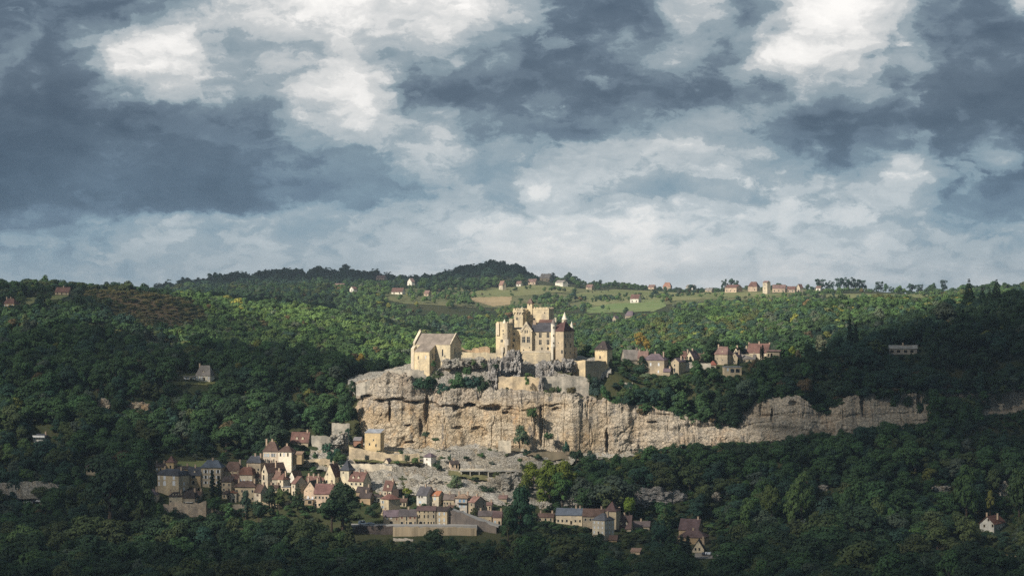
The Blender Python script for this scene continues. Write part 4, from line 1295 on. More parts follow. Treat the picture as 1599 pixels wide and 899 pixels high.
# -- hillside manor and far left houses
h = House('white manor with a steep grey hipped roof on the wooded hillside', 306, 328, 594, 586, 570.5, 'hip', 5, (0.80, .73, .60), 'lauze', (1490, 1600), clearpad=3, chim=1, hipl=.5, dorm=1, win=(6, 1), wst='cw', ww=1.1, wh=2.0)  # white walls, whitened further in place of a sun patch
House('low white wing with bays on the left of the hillside manor', 286.5, 306, 594, 588, 586.5, 'flat', -1, (0.80, .73, .60), 'lauze', D=h.D + .8, clearpad=4, win=(4, 1), wst='cw', ww=1.3, wh=1.8)  # wing walls whitened in place of sun as well
h = House('orange walled villa with hipped red roof and small turret at the far left', 5, 22, 479, 474, 466, 'hip', 5, (0.60, .42, .26), 'red', (1850, 2150), chim=2, win=(4, 1), wst='cw', hipl=.3)
h = House('long red roofed house on the western hilltop', 86, 107, 460, 456, 448.5, 'x', 3, 'tan', 'red', (1900, 2160), chim=1, win=(3, 1))
h = House('white house with a balcony half hidden in the western wood', 52, 71, 690, 682, 677, 'hip', 3, (0.5, .5, .47), 'slate', (1450, 1520), win=(4, 2), wst='cw')
mb = MB(); mb.box(h.O + Vector((0, 0, 3)) - h.Y * 1.5, h.X, h.Y, h.W, 1.4, .3); mb.box(h.O + Vector((0, 0, 3.303)) - h.Y * 1.5, h.X, h.Y, h.W, .1, .9); mb.build('balcony', WHITE, h.root)

# -- plateau farms far behind
PF = (2850, 4100)
PL = [
    ('brown roofed cottage pair at the left end of the ridge hamlet', 521, 535, 453.5, 449, 442.5, 'x', 5, 'pink', 'pinkb'),
    ('small white gabled cottage right of the brown roofed pair', 546, 552, 455.5, 451, 447.5, 'y', 6, 'white', 'red'),
    ('red roofed house in the gap of the ridge wood', 587, 600, 438, 434, 430, 'x', 4, 'pink', 'pinkb'),
    ('long white house with several red roofs below the ridge wood', 611, 628, 459.5, 455.5, 449.5, 'x', 4, 'white', 'red'),
    ('white gabled house high up under the dark pine hill', 636, 643, 446, 440, 434.5, 'y', 8, 'white', 'pinkb'),
    ('lone cottage with rosy roof left of the hay field', 662, 669, 462.5, 458, 453.5, 'x', 4, 'pink', 'pinkb'),
    ('cottage with tall orange pink gable above the hay field', 779, 785, 452.5, 445, 438.5, 'x', 9, 'cream', (0.25, .15, .115)),
    ('barn with dark pink roof left of the grey roofed farmhouse', 824, 836, 444.5, 440, 435.5, 'x', 4, 'pink', 'pinkb'),
    ('grey roofed farmhouse with a high chimney at the hill crest', 843, 858, 438.5, 434, 427.5, 'x', 5, 'dun', 'lauze'),
    ('low pale barn at the right of the crest farm', 867, 879, 445.5, 441, 437.5, 'x', 9, 'white', 'lauze'),
    ('house with a broad red roof beside the green meadow', 984, 997, 473, 466, 459.5, 'x', 5, 'white', 'red'),
    ('square house with bright orange roof behind the pasture', 1035, 1047, 453.5, 447.5, 441, 'hip', 3, 'pink', (0.33, .17, .115)),
    ('low white house among dark trees right of the orange roof', 1071, 1082, 453, 448, 444.5, 'x', 6, 'white', 'lauze'),
    ('long farmhouse with a red roof at the left end of the plateau village', 1132, 1150, 456.5, 449, 444.5, 'x', 10, 'pink', 'red'),
    ('house with hipped red roof at the middle of the plateau village', 1168, 1182, 455, 447.5, 440, 'hip', 5, 'pink', 'red'),
    ('tall cream house standing highest in the plateau village', 1191, 1198, 459, 441, 438.5, 'x', 8, 'cream', 'pinkb'),
    ('long pale house with pink roof joined right of the tall cream house', 1206, 1226, 456.5, 450, 444.5, 'x', 3, 'pink', 'pinkb'),
    ('low red roofed house right of the long pale house', 1228, 1241, 456.5, 451.5, 447, 'x', 4, 'pink', 'red'),
    ('narrow gabled house at the right end of the plateau village', 1244, 1249, 456, 449, 443.5, 'y', 6, 'cream', 'red'),
    ('small white house alone right of the plateau village', 1274, 1281, 454, 449.5, 446.5, 'x', 3, 'white', 'pinkb'),
    ('low cottage half hidden by trees left of the square orange house', 1012, 1021, 452, 448, 444.5, 'x', 4, 'pink', 'pinkb'),
    ('grey barn in the pasture between the orange house and the long red farmhouse', 1101, 1111, 457, 453, 449.5, 'x', 4, 'dun', 'lauze'),
    ('small pale cottage at the left of the crest farms', 806, 813, 447, 443, 439, 'x', 3, 'white', 'pinkb'),
    ('cottage under trees between the crest farm and the green meadow', 915, 924, 452, 448, 444, 'x', 4, 'dun', 'pinkb'),
    ('dark roofed stone house below the green meadow', 976, 988, 499, 493, 485.5, 'hip', 5, 'dun', 'purple'),
    ('small dark gabled barn left of the dark roofed stone house', 956, 962, 503, 498, 493, 'y', 5, 'dun', 'purple'),
]
for t_ in PL:
    rng_ = (2300, 3000) if t_[3] > 495 else PF
    wn = max(1, int((t_[2] - t_[1]) / 6))
    House(*t_, rng=rng_, group=FG, win=(wn, 1 if (t_[3] - t_[4]) < 10 else 3), ww=1.4, wh=1.9, chim=1 if t_[7] in ('pink', 'dun') else 0, door=False, clearpad=2)

# -- riverside village, left half
V = (1345, 1466)
h = House('small tower house with pointed red pyramid roof on the village edge', 258.5, 271, 733, 721.5, 711, 'pyr', 4, 'ochre', 'red', V, name='tower_house', cat='house', group=VG, dep=6)
h.face_win(266, 731, 2.6, 3.6, 'k', True)
House('low ochre wing with dark roof left of the pointed red tower', 243, 258, 736, 728, 722.5, 'x', -2, 'ochre', 'dark', V, group=VG, win=(3, 1), wst='cw')
House('dark lower roofs between the tower house and the mansard house', 268, 293, 733, 731.5, 727, 'x', 3, 'ochre', 'dark', V, group=VG)
h = House('large house with slate mansard and pale arched shutters at the left of the village', 246, 279, 767, 741, 731, 'mans', 13.5, 'tan', 'slate', V, dep=9.5, group=VG)
for x_ in (257, 271.5):
    h.face_win(x_, 757.8, 5.6, 5.0, 'cw', True); h.face_win(x_, 748.5, 4.4, 6.2, 'cw')
for x_ in (248.3,):
    h.face_win(x_, 757.8, 2.2, 6, 'cw'); h.face_win(x_, 748.5, 2.2, 6, 'cw')
for f_ in (.36, .76):
    h.dormer(f_, 1.5, 1.3)
h.windows('r', 1, 3, 'cw', 1.2, 2.0, False)
h = House('ochre stone house with an arched cart door between two larger houses', 293.5, 313, 760, 740.5, 728.5, 'x', 2, 'ochre', 'slate', V, group=VG)
h.face_win(302, 755.5, 4.4, 3.4, 'k', True); h.face_win(302.5, 746, 5.6, 4.4, 'd'); h.face_win(296.5, 745, 1.4, 2.4, 'd'); h.dormer(.5, 1.0, 1.1)
h = House('tall square house with blue slate hipped roof behind the twin cypresses', 314, 345, 760, 729.5, 718, 'hip', 3, 'dun', 'blue', V, group=VG, chim=1, hipl=.35, over=.5)
for x_ in (321.3, 330.5, 340.5):
    h.face_win(x_, 738.5, 3.0, 5.2, 'sw'); h.face_win(x_, 747, 3.0, 5.0, 'sw'); h.face_win(x_, 755, 3.0, 4.0, 'sw')
House('low dark roofed house in front of the mansard house', 266, 305, 773, 767, 761, 'x', 3, 'brownw', 'dark', V, group=VG)
h = House('house with curved slate roof and row of brick dormers at the village front', 264, 285, 789, 775, 768, 'hip', -2, 'pale', 'dark', V, group=VG, hipl=.2)
h.face_win(266.5, 786, 2.6, 4.5, 'd'); h.face_win(273, 791, 2.2, 6, 'd'); h.face_win(278, 791, 2.2, 6, 'd')
for f_ in (.3, .5, .7, .9):
    h.dormer(f_, .8, .9)
h = House('house with three grey dormers and a pale awning at the village front', 286, 304, 790, 777, 766, 'mans', 3, 'dun', 'dark', V, group=VG, win=(4, 1))
h.dormer(.3); h.dormer(.75)
mb = MB(); mb.box(h.O + Vector((0, 0, 2.4)) - h.Y * 1.8 + h.X * 1.5, h.X, h.Y, h.W * .65, 1.78, .15); mb.build('awning', WHITE, h.root)
House('low house with bay windows at the left front of the village', 229, 243, 785, 772, 763, 'hip', 4, 'cream', 'purple', V, group=VG, win=(3, 1), hipl=.2)
wall('terrace_wall', 'pink balustrade terrace before the curved slate roof house', [(255, 787, 796, 1360), (270, 788, 797, 1360)], .8, stone((0.55, .43, .33), .4))
House('brown roofed house with two tall chimneys beside the blue slate house', 349, 374, 749, 735, 720.5, 'hip', 6, 'tan', 'brown', V, group=VG, chim=1, win=(4, 1), wst='cw', hipl=.5)
h = House('house with red brown mansard attic in the village middle', 374, 394, 755, 741, 728.5, 'mans', 4, 'cream', (0.14, .07, .05), V, group=VG, win=(4, 1), wst='cw', dorm=2)
House('steep red roof squeezed between taller village houses', 363, 374, 760, 752, 739.5, 'x', -4, 'ochre', 'red', V, group=VG)
House('shadowy house with wooden balcony below the tall chimneys', 346, 361, 768, 752, 744, 'shed', 3, 'dun', 'dark', V, group=VG, win=(2, 2))
h = House('broad house with low brown hipped roof in the village middle', 366, 398, 782, 759.5, 750.5, 'hip', 4, 'tan', 'brown', V, group=VG, win=(4, 2), hipl=.3, over=.6)
House('narrow cream annex with an orange shed roof', 360, 369, 784, 769, 766.5, 'shed', 2, 'cream', 'orange', V, group=VG, win=(1, 1), over=.5)
h = House('cream gable house with a tall chimney left of the round dark tree', 397, 407, 785, 767, 755, 'x', 12, 'cream', 'brown', V, group=VG, win=(1, 2), chim=1, wst='sr')
h = House('dark slate house under the mansion at the wood edge', 385, 407, 738, 722, 711, 'hip', 4, 'dun', 'slate', V, group=VG, chim=2, win=(3, 1))
h = House('large cream mansion with brown hipped roof and four chimneys', 410.5, 434, 733, 704.5, 688.5, 'hip', 3, (0.62, .52, .42), 'brown', V, group=VG, chim=2, hipl=.5, dep=11)
for x_ in (413.5, 417, 419.5, 425, 428):
    h.face_win(x_, 713, 1.8, 5.2, 'sw' if x_ > 424 else 'cb')
for x_ in (415, 418, 427.5):
    h.face_win(x_, 721.5, 1.5, 4.5, 'd', True)
h = House('bright white lower wing on the right of the mansion', 434.5, 455, 736, 705, 695.5, 'hip', 5, (0.78, .70, .58), 'brown', V, group=VG, hipl=.4, dep=9)
for x_ in (438, 443.5, 449.5):
    h.face_win(x_, 712, 2.2, 5.2, 'd' if x_ != 443.5 else 'cw')
House('open dark porch roof beside the white mansion wing', 456, 471, 715, 709, 705, 'shed', 2, 'ochre', 'tan', V, D=h.D + 1, group=VG, noclear=True)
h = House('red roofed house high up beside the mansion with two dormers', 454, 481, 694, 689.5, 674, 'x', 3, 'tan', 'red', (1420, 1500), group=VG, chim=1, dorm=2)
h = House('cream gabled house with red framed windows in the village middle', 408.5, 418, 757, 736, 723, 'y', 26, 'cream', 'brown', V, group=VG, dep=13.5)
h.face_win(411.8, 738, 3.4, 4.4, 'd'); h.face_win(411.8, 749, 3.6, 8, 'd')
House('small house with patched slate and rusty roof below the cream gable', 417, 436, 759, 746.5, 734, 'x', 3, 'cream', (0.17, .105, .08), V, D=1391, group=VG, win=(3, 1))
h = House('cream house with rusty red hipped roof in the village middle', 433.5, 442, 762, 748, 738.5, 'hip', 10, 'cream', (0.17, .09, .068), V, D=1388, group=VG, win=(1, 2), hipl=.3)
h = House('little white gabled house at the foot of the golden wall', 451.5, 459.5, 753, 744, 735, 'y', 11, 'white', 'brown', V, group=VG, dep=8)
h = House('cream house with long pink red roof and paired dormers', 455, 461, 772, 754, 742.5, 'x', 18, 'cream', 'red', V, group=VG, dep=9, win=(1, 2))
h = House('red roofed house with several chimneys behind the big tan gable', 477, 497, 766, 755.5, 742.5, 'x', 5, 'cream', 'red', V, group=VG, chim=3)
h = House('big tan gable house with slit windows above the dark garage', 474.5, 493, 783, 764, 750.5, 'y', 8, 'pink', 'dark', V, group=VG, dep=10)
h.face_win(479, 767, 1.2, 1.8, 'k'); h.face_win(485.5, 767, 1.2, 1.8, 'k'); h.face_win(484, 758.5, 1.2, 1.4, 'k'); h.face_win(481, 779, 2.4, 5, 'cw'); h.face_win(488, 780, 2.4, 5, 'cw')
House('flat dark garage under the big tan gable', 468, 489, 788, 779.5, 779, 'flat', 2, 'brownw', 'zinc', V, group=VG, win=(2, 1), ww=3, wh=2.4, wst='k', door=False)
h = House('wide house with purple red roof and ribbon windows at the village right', 490.5, 518, 792, 769.5, 754.5, 'x', 5, 'pink', (0.16, .085, .075), V, group=VG, win=(5, 2))
House('small arched garden house below the pink red roof', 440, 453, 768, 760, 758, 'flat', 2, 'cream', 'zinc', V, group=VG, win=(2, 1), wst='k', door=False)

House('brown roofed cottage behind the pale broken garden wall', 300, 313, 779, 772, 766, 'x', 3, 'tan', 'brown', V, group=VG, win=(3, 1))
House('low slate roofed cottage between the twin cypresses and the hipped village house', 347, 359, 778, 771, 765, 'hip', 3, 'dun', 'dark', V, group=VG, win=(2, 1))
House('small cream cottage in front of the low red brown mansard', 399, 409, 753, 745, 739.5, 'x', 4, 'cream', 'brown', V, group=VG, win=(2, 1))
House('low tan house under the rusty red hipped roof', 420, 433, 768, 761, 756.5, 'x', 3, 'tan', 'brown', V, group=VG, win=(3, 1))
House('low cottage right of the golden wall below the yellow green bush', 497, 505, 757, 750, 745, 'x', 3, 'cream', 'red', V, group=VG, win=(1, 1))
House('little brown roofed house behind the shuttered stone house', 623, 634, 790, 783, 777.5, 'x', 3, 'tan', 'brown', V, group=VG, win=(2, 1))
House('small brown roofed house between the riverside row and the blue balcony house', 699, 709, 799, 793, 788, 'x', 3, 'tan', 'brown', V, group=VG, win=(2, 1))
House('narrow pink house stepping up above the ramp road', 757, 767, 796, 788, 783, 'x', 3, 'pink', 'pinkb', V, group=VG, win=(2, 1))
# the gabled manor group right of the village
h = House('tall cream gabled manor house beside the slate spire', 506.5, 523, 757, 744, 724, 'y', 10, (0.62, .54, .39), (0.13, .07, .055), V, dep=10, group=VG, over=.1, chim=1)
h.face_win(510, 754, 3, 4.8, 'd'); h.face_win(518, 754, 3, 4.8, 'd'); h.face_win(511, 741.5, 1.8, 3, 'd')
h = House('square cream tower with a tall slate pyramid spire', 531.5, 545, 756, 733.5, 717, 'pyr', 8, (0.62, .54, .39), 'slate', V, dep=5.5, group=VG, name='tower_house', cat='tower', over=.6)
h.face_win(536, 739, 2, 3, 'd')
h = House('cream house with red roof, two dormers and a shaded right gable', 544.5, 567, 764, 750, 735.5, 'x', 11, (0.62, .54, .39), 'red', V, dep=9, group=VG, chim=2)
h.dormer(.25, 1.2, 1.3); h.dormer(.62, 1.2, 1.3); h.face_win(563, 757, 3.4, 3.6, 'd'); h.face_win(549, 757, 3, 3.6, 'd'); h.face_win(556, 757, 3, 3.6, 'd')
House('low house with dark hipped roofs below the red roofed manor house', 556, 575, 775, 767, 759, 'x', 6, 'brownw', 'dark', V, group=VG)
House('dark barn roof behind the big dark tree', 560, 578, 784, 776, 768, 'x', 6, 'brownw', 'dark', V, group=VG)
h = House('pale little house beside the tower like red roofed house', 583, 594, 783, 775, 771, 'x', 2, 'white', 'dark', V, group=VG, win=(2, 1))
h = House('steep red roofed house with an open dark barn at its side', 598.5, 611, 774, 764, 749.5, 'x', 8, 'cream', 'red', V, dep=6, group=VG, win=(2, 1), dorm=1)
mb = MB(); mb.box(h.O + h.X * h.W * 1.02 + h.Y * .4, h.X, h.Y, 4.6, 4, 4.2); mb.build('barn_bay', WOOD, h.root)  # solid dark box stands for the shade in the open barn
h = House('tower like stone house with a red hipped roof and shuttered windows', 594, 607, 803, 778, 770, 'hip', 17, 'tan', (0.15, .075, .06), V, dep=7.5, group=VG, chim=1, hipl=.2)
h.face_win(597.8, 785.5, 2.6, 4.4, 'sb'); h.face_win(597.8, 793.5, 2.6, 4.4, 'sb')

# riverside row
h = House('long low stone house at the left of the riverside row', 600, 623, 819, 806, 796, 'x', -3, 'dun', 'purple', V, D=1345, dep=8, group=VG, chim=1)
h.face_win(611, 817, 5, 4, 'k'); h.face_win(604.5, 810.5, 2, 2.4, 'cw'); h.face_win(610.5, 809.5, 2.2, 2.2, 'cw'); h.face_win(619.5, 812, 2.0, 6, 'cr')
h = House('stone house with brown shutters in the riverside row', 623.3, 650.5, 819.6, 804.8, 794.5, 'x', 1, 'dun', (0.10, .085, .085), D=1345.2, dep=8, group=VG)
for x_ in (627.5, 635, 640.5, 647.5):
    h.face_win(x_, 809.5 if x_ != 635 else 812.5, 3.2 if x_ != 635 else 2, 3.4 if x_ != 635 else 6.5, 'cr' if x_ != 635 else 'd')
for x_, w_ in ((627.5, 4), (635, 2), (641, 5), (648, 2)):
    h.face_win(x_, 818.6, w_, 4.4 if w_ > 3 else 5, 'd')
h = House('tall four storey stone house with arched gateway in the riverside row', 651, 680, 820.3, 796.5, 789.5, 'x', 1, 'tan', (0.115, .075, .07), D=1345.5, dep=9, group=VG)
h.face_win(657, 820, 5.4, 4, 'k', True, 'gateway')
for x_ in (655, 662.5, 668.5, 677):
    h.face_win(x_, 800.5, 2, 3.8, 'k'); h.face_win(x_, 808.5, 2.1, 5.4, 'k')
for x_ in (662.5, 668.8, 673.3, 677.5):
    h.face_win(x_, 819, 2.2, 5.2, 'k')
h = House('stone house with pale shutters ending the riverside row', 680.2, 698, 821, 797, 790, 'x', 8.5, 'tan', 'dark', D=1345.8, dep=9, group=VG)
for x_ in (686, 693.5):
    h.face_win(x_, 804, 1.9, 4.6, 'cb'); h.face_win(x_, 814, 1.9, 5.4, 'cb'); h.face_win(x_, 821, 2.4, 3.6, 'cw', True)
h = House('pale house with wide dark slate roof above the riverside row', 650.5, 666, 788, 772, 758.5, 'x', 13, (0.55, .52, .46), (0.085, .08, .085), V, dep=9, group=VG)
h.face_win(654.5, 777, 2.6, 4.4, 'd'); h.face_win(659, 777, 2.6, 4.4, 'd'); h.face_win(656, 786, 5, 4.5, 'cb')
h = House('cream house with bright orange tiled roof and blue shutters', 668.5, 685, 788, 773, 765.5, 'x', 8, 'cream', (0.34, .14, .075), V, dep=8, group=VG, chim=1)
h.face_win(672, 780, 2.6, 4, 'cb'); h.face_win(679, 780.5, 2.8, 4.2, 'cb'); h.face_win(679, 774.5, 1.8, 2.6, 'cb')
h = House('low house with brown grey roof right of the orange roofed house', 692.5, 709, 790, 779, 770.5, 'x', 3, 'tan', (0.14, .11, .095), V, group=VG, win=(4, 1))
h = House('house with flat tan roof and blue balcony windows', 711, 729, 803, 777, 770.5, 'hip', 7, (0.52, .47, .42), 'tan', V, dep=9, group=VG, hipl=.2, over=.7)
for x_ in (718, 724.5):
    h.face_win(x_, 784, 3.4, 4.6, 'cB'); h.face_win(x_, 792, 2.6, 4.4, 'cb'); h.face_win(x_, 801.5, 2.4, 4.4, 'cb')
mb = MB(); mb.box(h.O + Vector((0, 0, (803 - 785.2) * mpp(h.D))) - h.Y * 1.2 + h.X * 1.5, h.X, h.Y, h.W * .75, 1.18, .25); mb.build('balcony', WOOD, h.root)
h = House('stone house with pink tiled roof and a broad right gable', 731.5, 741, 807, 783, 773.5, 'x', 18, 'dun', (0.26, .15, .12), V, dep=9, group=VG, win=(1, 3))
h.windows('r', 2, 2, 'cr', .9, 1.5, False)
h = House('low stone cottage beside the ramp road', 747, 767.5, 818, 804.5, 796.5, 'x', 2, 'tan', (0.13, .105, .10), V, D=1352, dep=7, group=VG, win=(4, 1), wst='cr')
h = House('small brown roofed cottage at the lower end of the ramp road', 769.5, 783, 819, 806.5, 797, 'x', 2, 'pink', (0.14, .09, .085), V, D=1350, dep=7, group=VG, win=(2, 1), wst='cb')
House('little pink roofed hut near the white boulders', 779, 791, 783, 777.5, 772.5, 'x', 2, 'dun', 'pinkb', V, group=VG)

# lone buildings at the cliff foot
h = House('square white tower with small brown hipped roof above the terraces', 661.5, 673, 734, 713, 706.5, 'hip', 8, (0.80, .76, .68), 'purple', D=1437, dep=6, hipl=.25, name='white_tower', cat='tower', over=.4)
h.face_win(666.5, 718, 1.8, 2.2, 'k'); h.face_win(666.5, 727, 2.2, 4.2, 'd')
h = House('golden stone house built against the foot of the cliff', 569.5, 594, 700, 675.5, 670, 'shed', 5, (0.60, .46, .27), 'zinc', D=1452, dep=7, over=.1)
h.face_win(583, 688, 1.8, 2.6, 'k'); h.face_win(577, 695, 2.2, 3.6, 'k'); h.face_win(587, 697, 2.2, 4, 'k')
House('tiny stone hut with dark gabled roof on the terrace path', 600, 606, 724, 720, 715.5, 'y', 6, 'pale', 'purple', D=1432, name='hut', cat='hut')
House('leaning shed with grey roof beside the cliff foot', 552, 563, 691, 687, 682, 'x', 3, (0.3, .17, .12), (0.22, .2, .2), D=1458, name='shed', cat='shed')
House('low shed with a bright white flat roof left of the cliff', 519, 530, 681.5, 679, 678.6, 'flat', 2, (0.6, .6, .6), (0.7, .7, .7), D=1462, name='shed', cat='shed')
h = House('pale ruined cottage with dark roof beside the palm like tree', 704, 716, 731, 724, 718.5, 'x', -3, 'pink', 'dark', D=1430, win=(2, 1), wst='k')

# -- right, below the wood
RL = (1300, 1400)
h = House('long house with blue slate roof and small chimney', 868, 909, 818, 803, 792.5, 'x', 4, 'pale', (0.10, .115, .14), RL, group=LG, win=(6, 1), dep=9)
h.chimney(.73)
House('brown roofed wing between the blue slate house and the pointed tower', 910, 942, 815, 805, 793.5, 'x', 3, 'dun', 'brown', RL, D=1352, group=LG, win=(4, 1))
h = House('square tower with pointed brown pyramid roof and side chimney', 943, 962, 816, 797.5, 782, 'pyr', 8, 'tan', (0.10, .06, .055), RL, D=1354, dep=8, group=LG, name='tower_house', cat='tower')
h.chimney(1.1, .9, -3.5)
h = House('tall pale house with grey hipped slate roof in front of the pointed tower', 925, 944, 834, 811, 800, 'hip', 16, (0.56, .50, .40), (0.115, .115, .125), RL, D=1332, dep=9, group=LG, win=(3, 3), wst='cw', hipl=.3)
h.windows('r', 3, 3, 'cw', .9, 1.5, False)
h = House('brown roofed house with a dormer right of the grey hipped house', 962, 985, 828, 823, 803.5, 'x', 4, 'dun', (0.11, .072, .065), RL, group=LG, dorm=2, chim=1)
h = House('long low house with brown grey roof right of the dormered roof', 986, 1014, 826, 821, 813, 'x', 3, 'dun', (0.135, .105, .10), RL, group=LG, win=(4, 1))
House('small brown roofed outbuilding left of the blue slate house', 840, 864, 814, 806.5, 800.5, 'x', 3, 'dun', 'brown', RL, group=LG, win=(3, 1))
House('brown tiled shed below the grey hipped house', 951, 963, 846, 842, 835, 'x', 3, 'brownw', 'brown', RL, group=LG, name='shed', cat='shed')
House('large dark brown roofed house among the right hand trees', 1060, 1090, 836, 826, 809, 'x', 10, 'brownw', (0.085, .055, .055), RL, group=LG, chim=1, dep=12)
House('wide roof with broken ridges in front of the large dark brown house', 1058, 1100, 848, 838, 827, 'hip', 10, 'brownw', (0.11, .07, .065), RL, group=LG, dep=12, hipl=.3)
h = House('cream house front with steep dark gable and two small windows', 1081, 1099, 862, 856.5, 842.5, 'y', 4, 'cream', 'dark', (1240, 1340), group=LG, dep=9)
h.face_win(1086, 859, 2.6, 4.2, 'd'); h.face_win(1092, 859, 2.6, 4.2, 'd')
House('small tan tiled hut in the foreground trees', 985, 999, 865, 860.5, 856, 'shed', 3, 'pink', (0.30, .19, .14), (1230, 1340), name='hut', cat='hut')
h = House('lone white gabled house with low red roof at the far right', 1530, 1552, 828, 816, 805.5, 'y', 24, (0.62, .59, .53), (0.16, .075, .055), (1280, 1400), dep=15, over=.6)
h.face_win(1537, 822.5, 2.6, 4, 'k'); h.face_win(1550, 822.5, 2.8, 4.5, 'k'); h.face_win(1543.5, 813, 2.6, 3.4, 'k'); h.windows('r', 3, 1, 'd', 1.2, 1.2, False)
h = House('stone tower house with dark pyramid roof left of the big spreading tree', 134, 149, 740, 728.5, 717.5, 'pyr', 6, 'tan', (0.08, .06, .06), (1380, 1470), name='tower_house', cat='house', dep=6.5)
h.face_win(139, 733, 1.6, 2.4, 'k')
wall('ruined_wall', 'sloping ruined wall left of the dark roofed tower house', [(118, 722, 730, 1448), (126, 728, 735, 1446), (133, 731, 737, 1444)], .8, TWO)

# ------------------------------------------------------------------ castle
class Block:
    def __init__(s, root, name, px0, px1, base, top, side, dep, D, mat, taper=0.0, sink=3.0):
        k = mpp(D)
        th = math.asin(max(-.9, min(.9, side * k / dep)))
        s.X, s.Y = axes(th)
        s.th = th
        s.O = P(px0, base, D)
        s.W = along(s.O, s.X, px1)
        s.dep, s.h, s.root, s.D, s.mat = dep, (base - top) * k, root, D, mat
        mb = MB()
        mb.box(s.O, s.X, s.Y, s.W, dep, s.h + sink, -sink)
        s.ob = mb.build(name, mat, root)

    face_win = House.face_win

    def side_win(s, f, py, w, h, st='d', arch=False):
        p = s.O + s.X * s.W + s.Y * (s.dep * f)
        p.z = CZ - (py - CY) * p.y / F
        return window(s.root, p, -s.th + math.pi / 2, w, h, st, arch)

    def parapet(s, hgt=1.6, out=0.0, mer=1.1, gap=0.9, corbel=0.0):
        """crenellated parapet on the wall head, one joined part"""
        mb = MB()
        O, X, Y, Z, t = s.O + Vector((0, 0, s.h + .003)), s.X, s.Y, Vector((0, 0, 1)), 0.5
        W, d = s.W, s.dep
        for (o_, A, B, L_) in ((O - X * out - Y * out, X, Y, W + 2 * out), (O + X * (W + out) - Y * (out - t - .003), Y, -X, d + 2 * out - 2 * t - .006), (O + Y * (d + out) - X * out - Y * t, X, Y, W + 2 * out), (O - X * (out - t) - Y * (out - t - .003), Y, -X, d + 2 * out - 2 * t - .006)):
            mb.box(o_, A, B, L_, t, hgt * 0.5)
            n = max(2, int(L_ / (mer + gap)))
            st_ = L_ / n
            for i in range(n):
                mb.box(o_ + A * (i * st_ + (st_ - mer) / 2) + B * .02, A, B, mer, t - .04, hgt * .5, hgt * .5)
            if corbel:
                m_ = max(2, int(L_ / 1.5))
                for i in range(m_):
                    mb.box(o_ + A * ((i + .25) * L_ / m_), A, B, .6, out + .1, corbel, -corbel - .003)
        ob = mb.build('parapet', s.mat, s.ob)
        return tag(ob, kind='stuff')


def cone_turret(parent, px, py_bot, py_top, cone_top, rpx, D, mat, cmat, name='turret', corb=0.0, n=16):
    k = mpp(D)
    c = P(px, py_bot, D)
    r = rpx * k
    hh = (py_bot - py_top) * k
    mb = MB()
    if corb:
        mb.cyl(c, r * .25, r * .98, -corb, 0, n)
    mb.cyl(c, r, r, .003 if corb else -1.0, hh, n)
    ob = mb.build(name, mat, parent, smooth=False)
    if cone_top is not None:
        mb = MB()
        ch = (py_top - cone_top) * k
        mb.cyl(c + Vector((0, 0, hh)), r * 1.16, r * .9, .004, ch * .1, n)
        mb.cyl(c + Vector((0, 0, hh)), r * .9, 0.06, ch * .1 + .004, ch, n)
        mb.build('conical_roof', cmat, ob)
    return ob


CAS = (0.60, 0.50, 0.355)
CS = stone(CAS, 0.46, 1.0, .8)
CS2 = stone((0.54, 0.44, 0.31), 0.42, 1.0, .6)
CSP = stone((0.64, 0.55, 0.42), 0.3)
CWH = stone((0.72, 0.66, 0.55), 0.22)
DC = 1520
castle = thing('castle', 'golden stone castle with square keep, towers and dark hipped roofs on the cliff top', 'castle', P(838, 560, DC + 8))

# square left tower with corner stubs, white turret and latrine boxes
b = Block(castle, 'square_tower', 774.3, 792.3, 554, 506, 8.5, 8.5, DC + 1, CS)
b.parapet(1.5)
b.face_win(785.6, 517.5, 1.6, 2.6, 'k'); b.face_win(783.6, 534, 4, 4.2, 'm'); b.face_win(786, 522, 1.2, 1.6, 'k'); b.side_win(.5, 534, 1.2, 1.8, 'm'); b.side_win(.4, 519, .6, 1.4, 'k'); b.face_win(784.5, 549, 4.4, 5.4, 'm')
for px_, w_ in ((774.5, 5.2), (790, 2.6)):
    mb = MB(); o_ = P(px_, 523, DC + .6); mb.box(o_ - Vector((0, .5, 0)), b.X, b.Y, w_ * mpp(DC), 2, 18.8 * mpp(DC)); mb.build('corner_buttress', CSP, castle)
for px_, py_, w_, h_ in ((787.2, 539, 7.2, 9.5), (781.8, 549.5, 4.8, 8)):
    mb = MB(); o_ = P(px_, py_, DC - 1.5); mb.box(o_, b.X, b.Y, w_ * mpp(DC), 3.5, h_ * mpp(DC))
    la = mb.build('hanging_latrine', CSP, castle)
    mb = MB(); mb.box(o_ + b.X * (w_ * mpp(DC) * .3) + Vector((0, 0, -9)), b.X, b.Y, .9, 1.6, 8.997); mb.build('prop', CSP, la)
cone_turret(castle, 787.8, 506, 504.5, 498, 2.9, DC + 6, CSP, CWH)
# stair stump and the wall between
b = Block(castle, 'stair_tower', 794.8, 800.2, 530, 500, 3, 4, DC + 6, CS2)
b.parapet(1.0, mer=.8, gap=.6)
b = Block(castle, 'curtain_wall', 797.5, 813, 554, 514, 2, 9, DC + 5, CS)
b.face_win(803, 523, 1.6, 3.6, 'k'); b.face_win(802.5, 533, 3.6, 4.2, 'm'); b.face_win(801.5, 541.5, 1.6, 3.8, 'k'); b.face_win(810, 528.5, 1.2, 1.8, 'k')
h = House('', 799.5, 813, 540, 514.5, 511.5, 'shed', 2, CAS, 'slate', D=DC + 5.3, dep=9, parent=castle, noclear=True, over=.2)
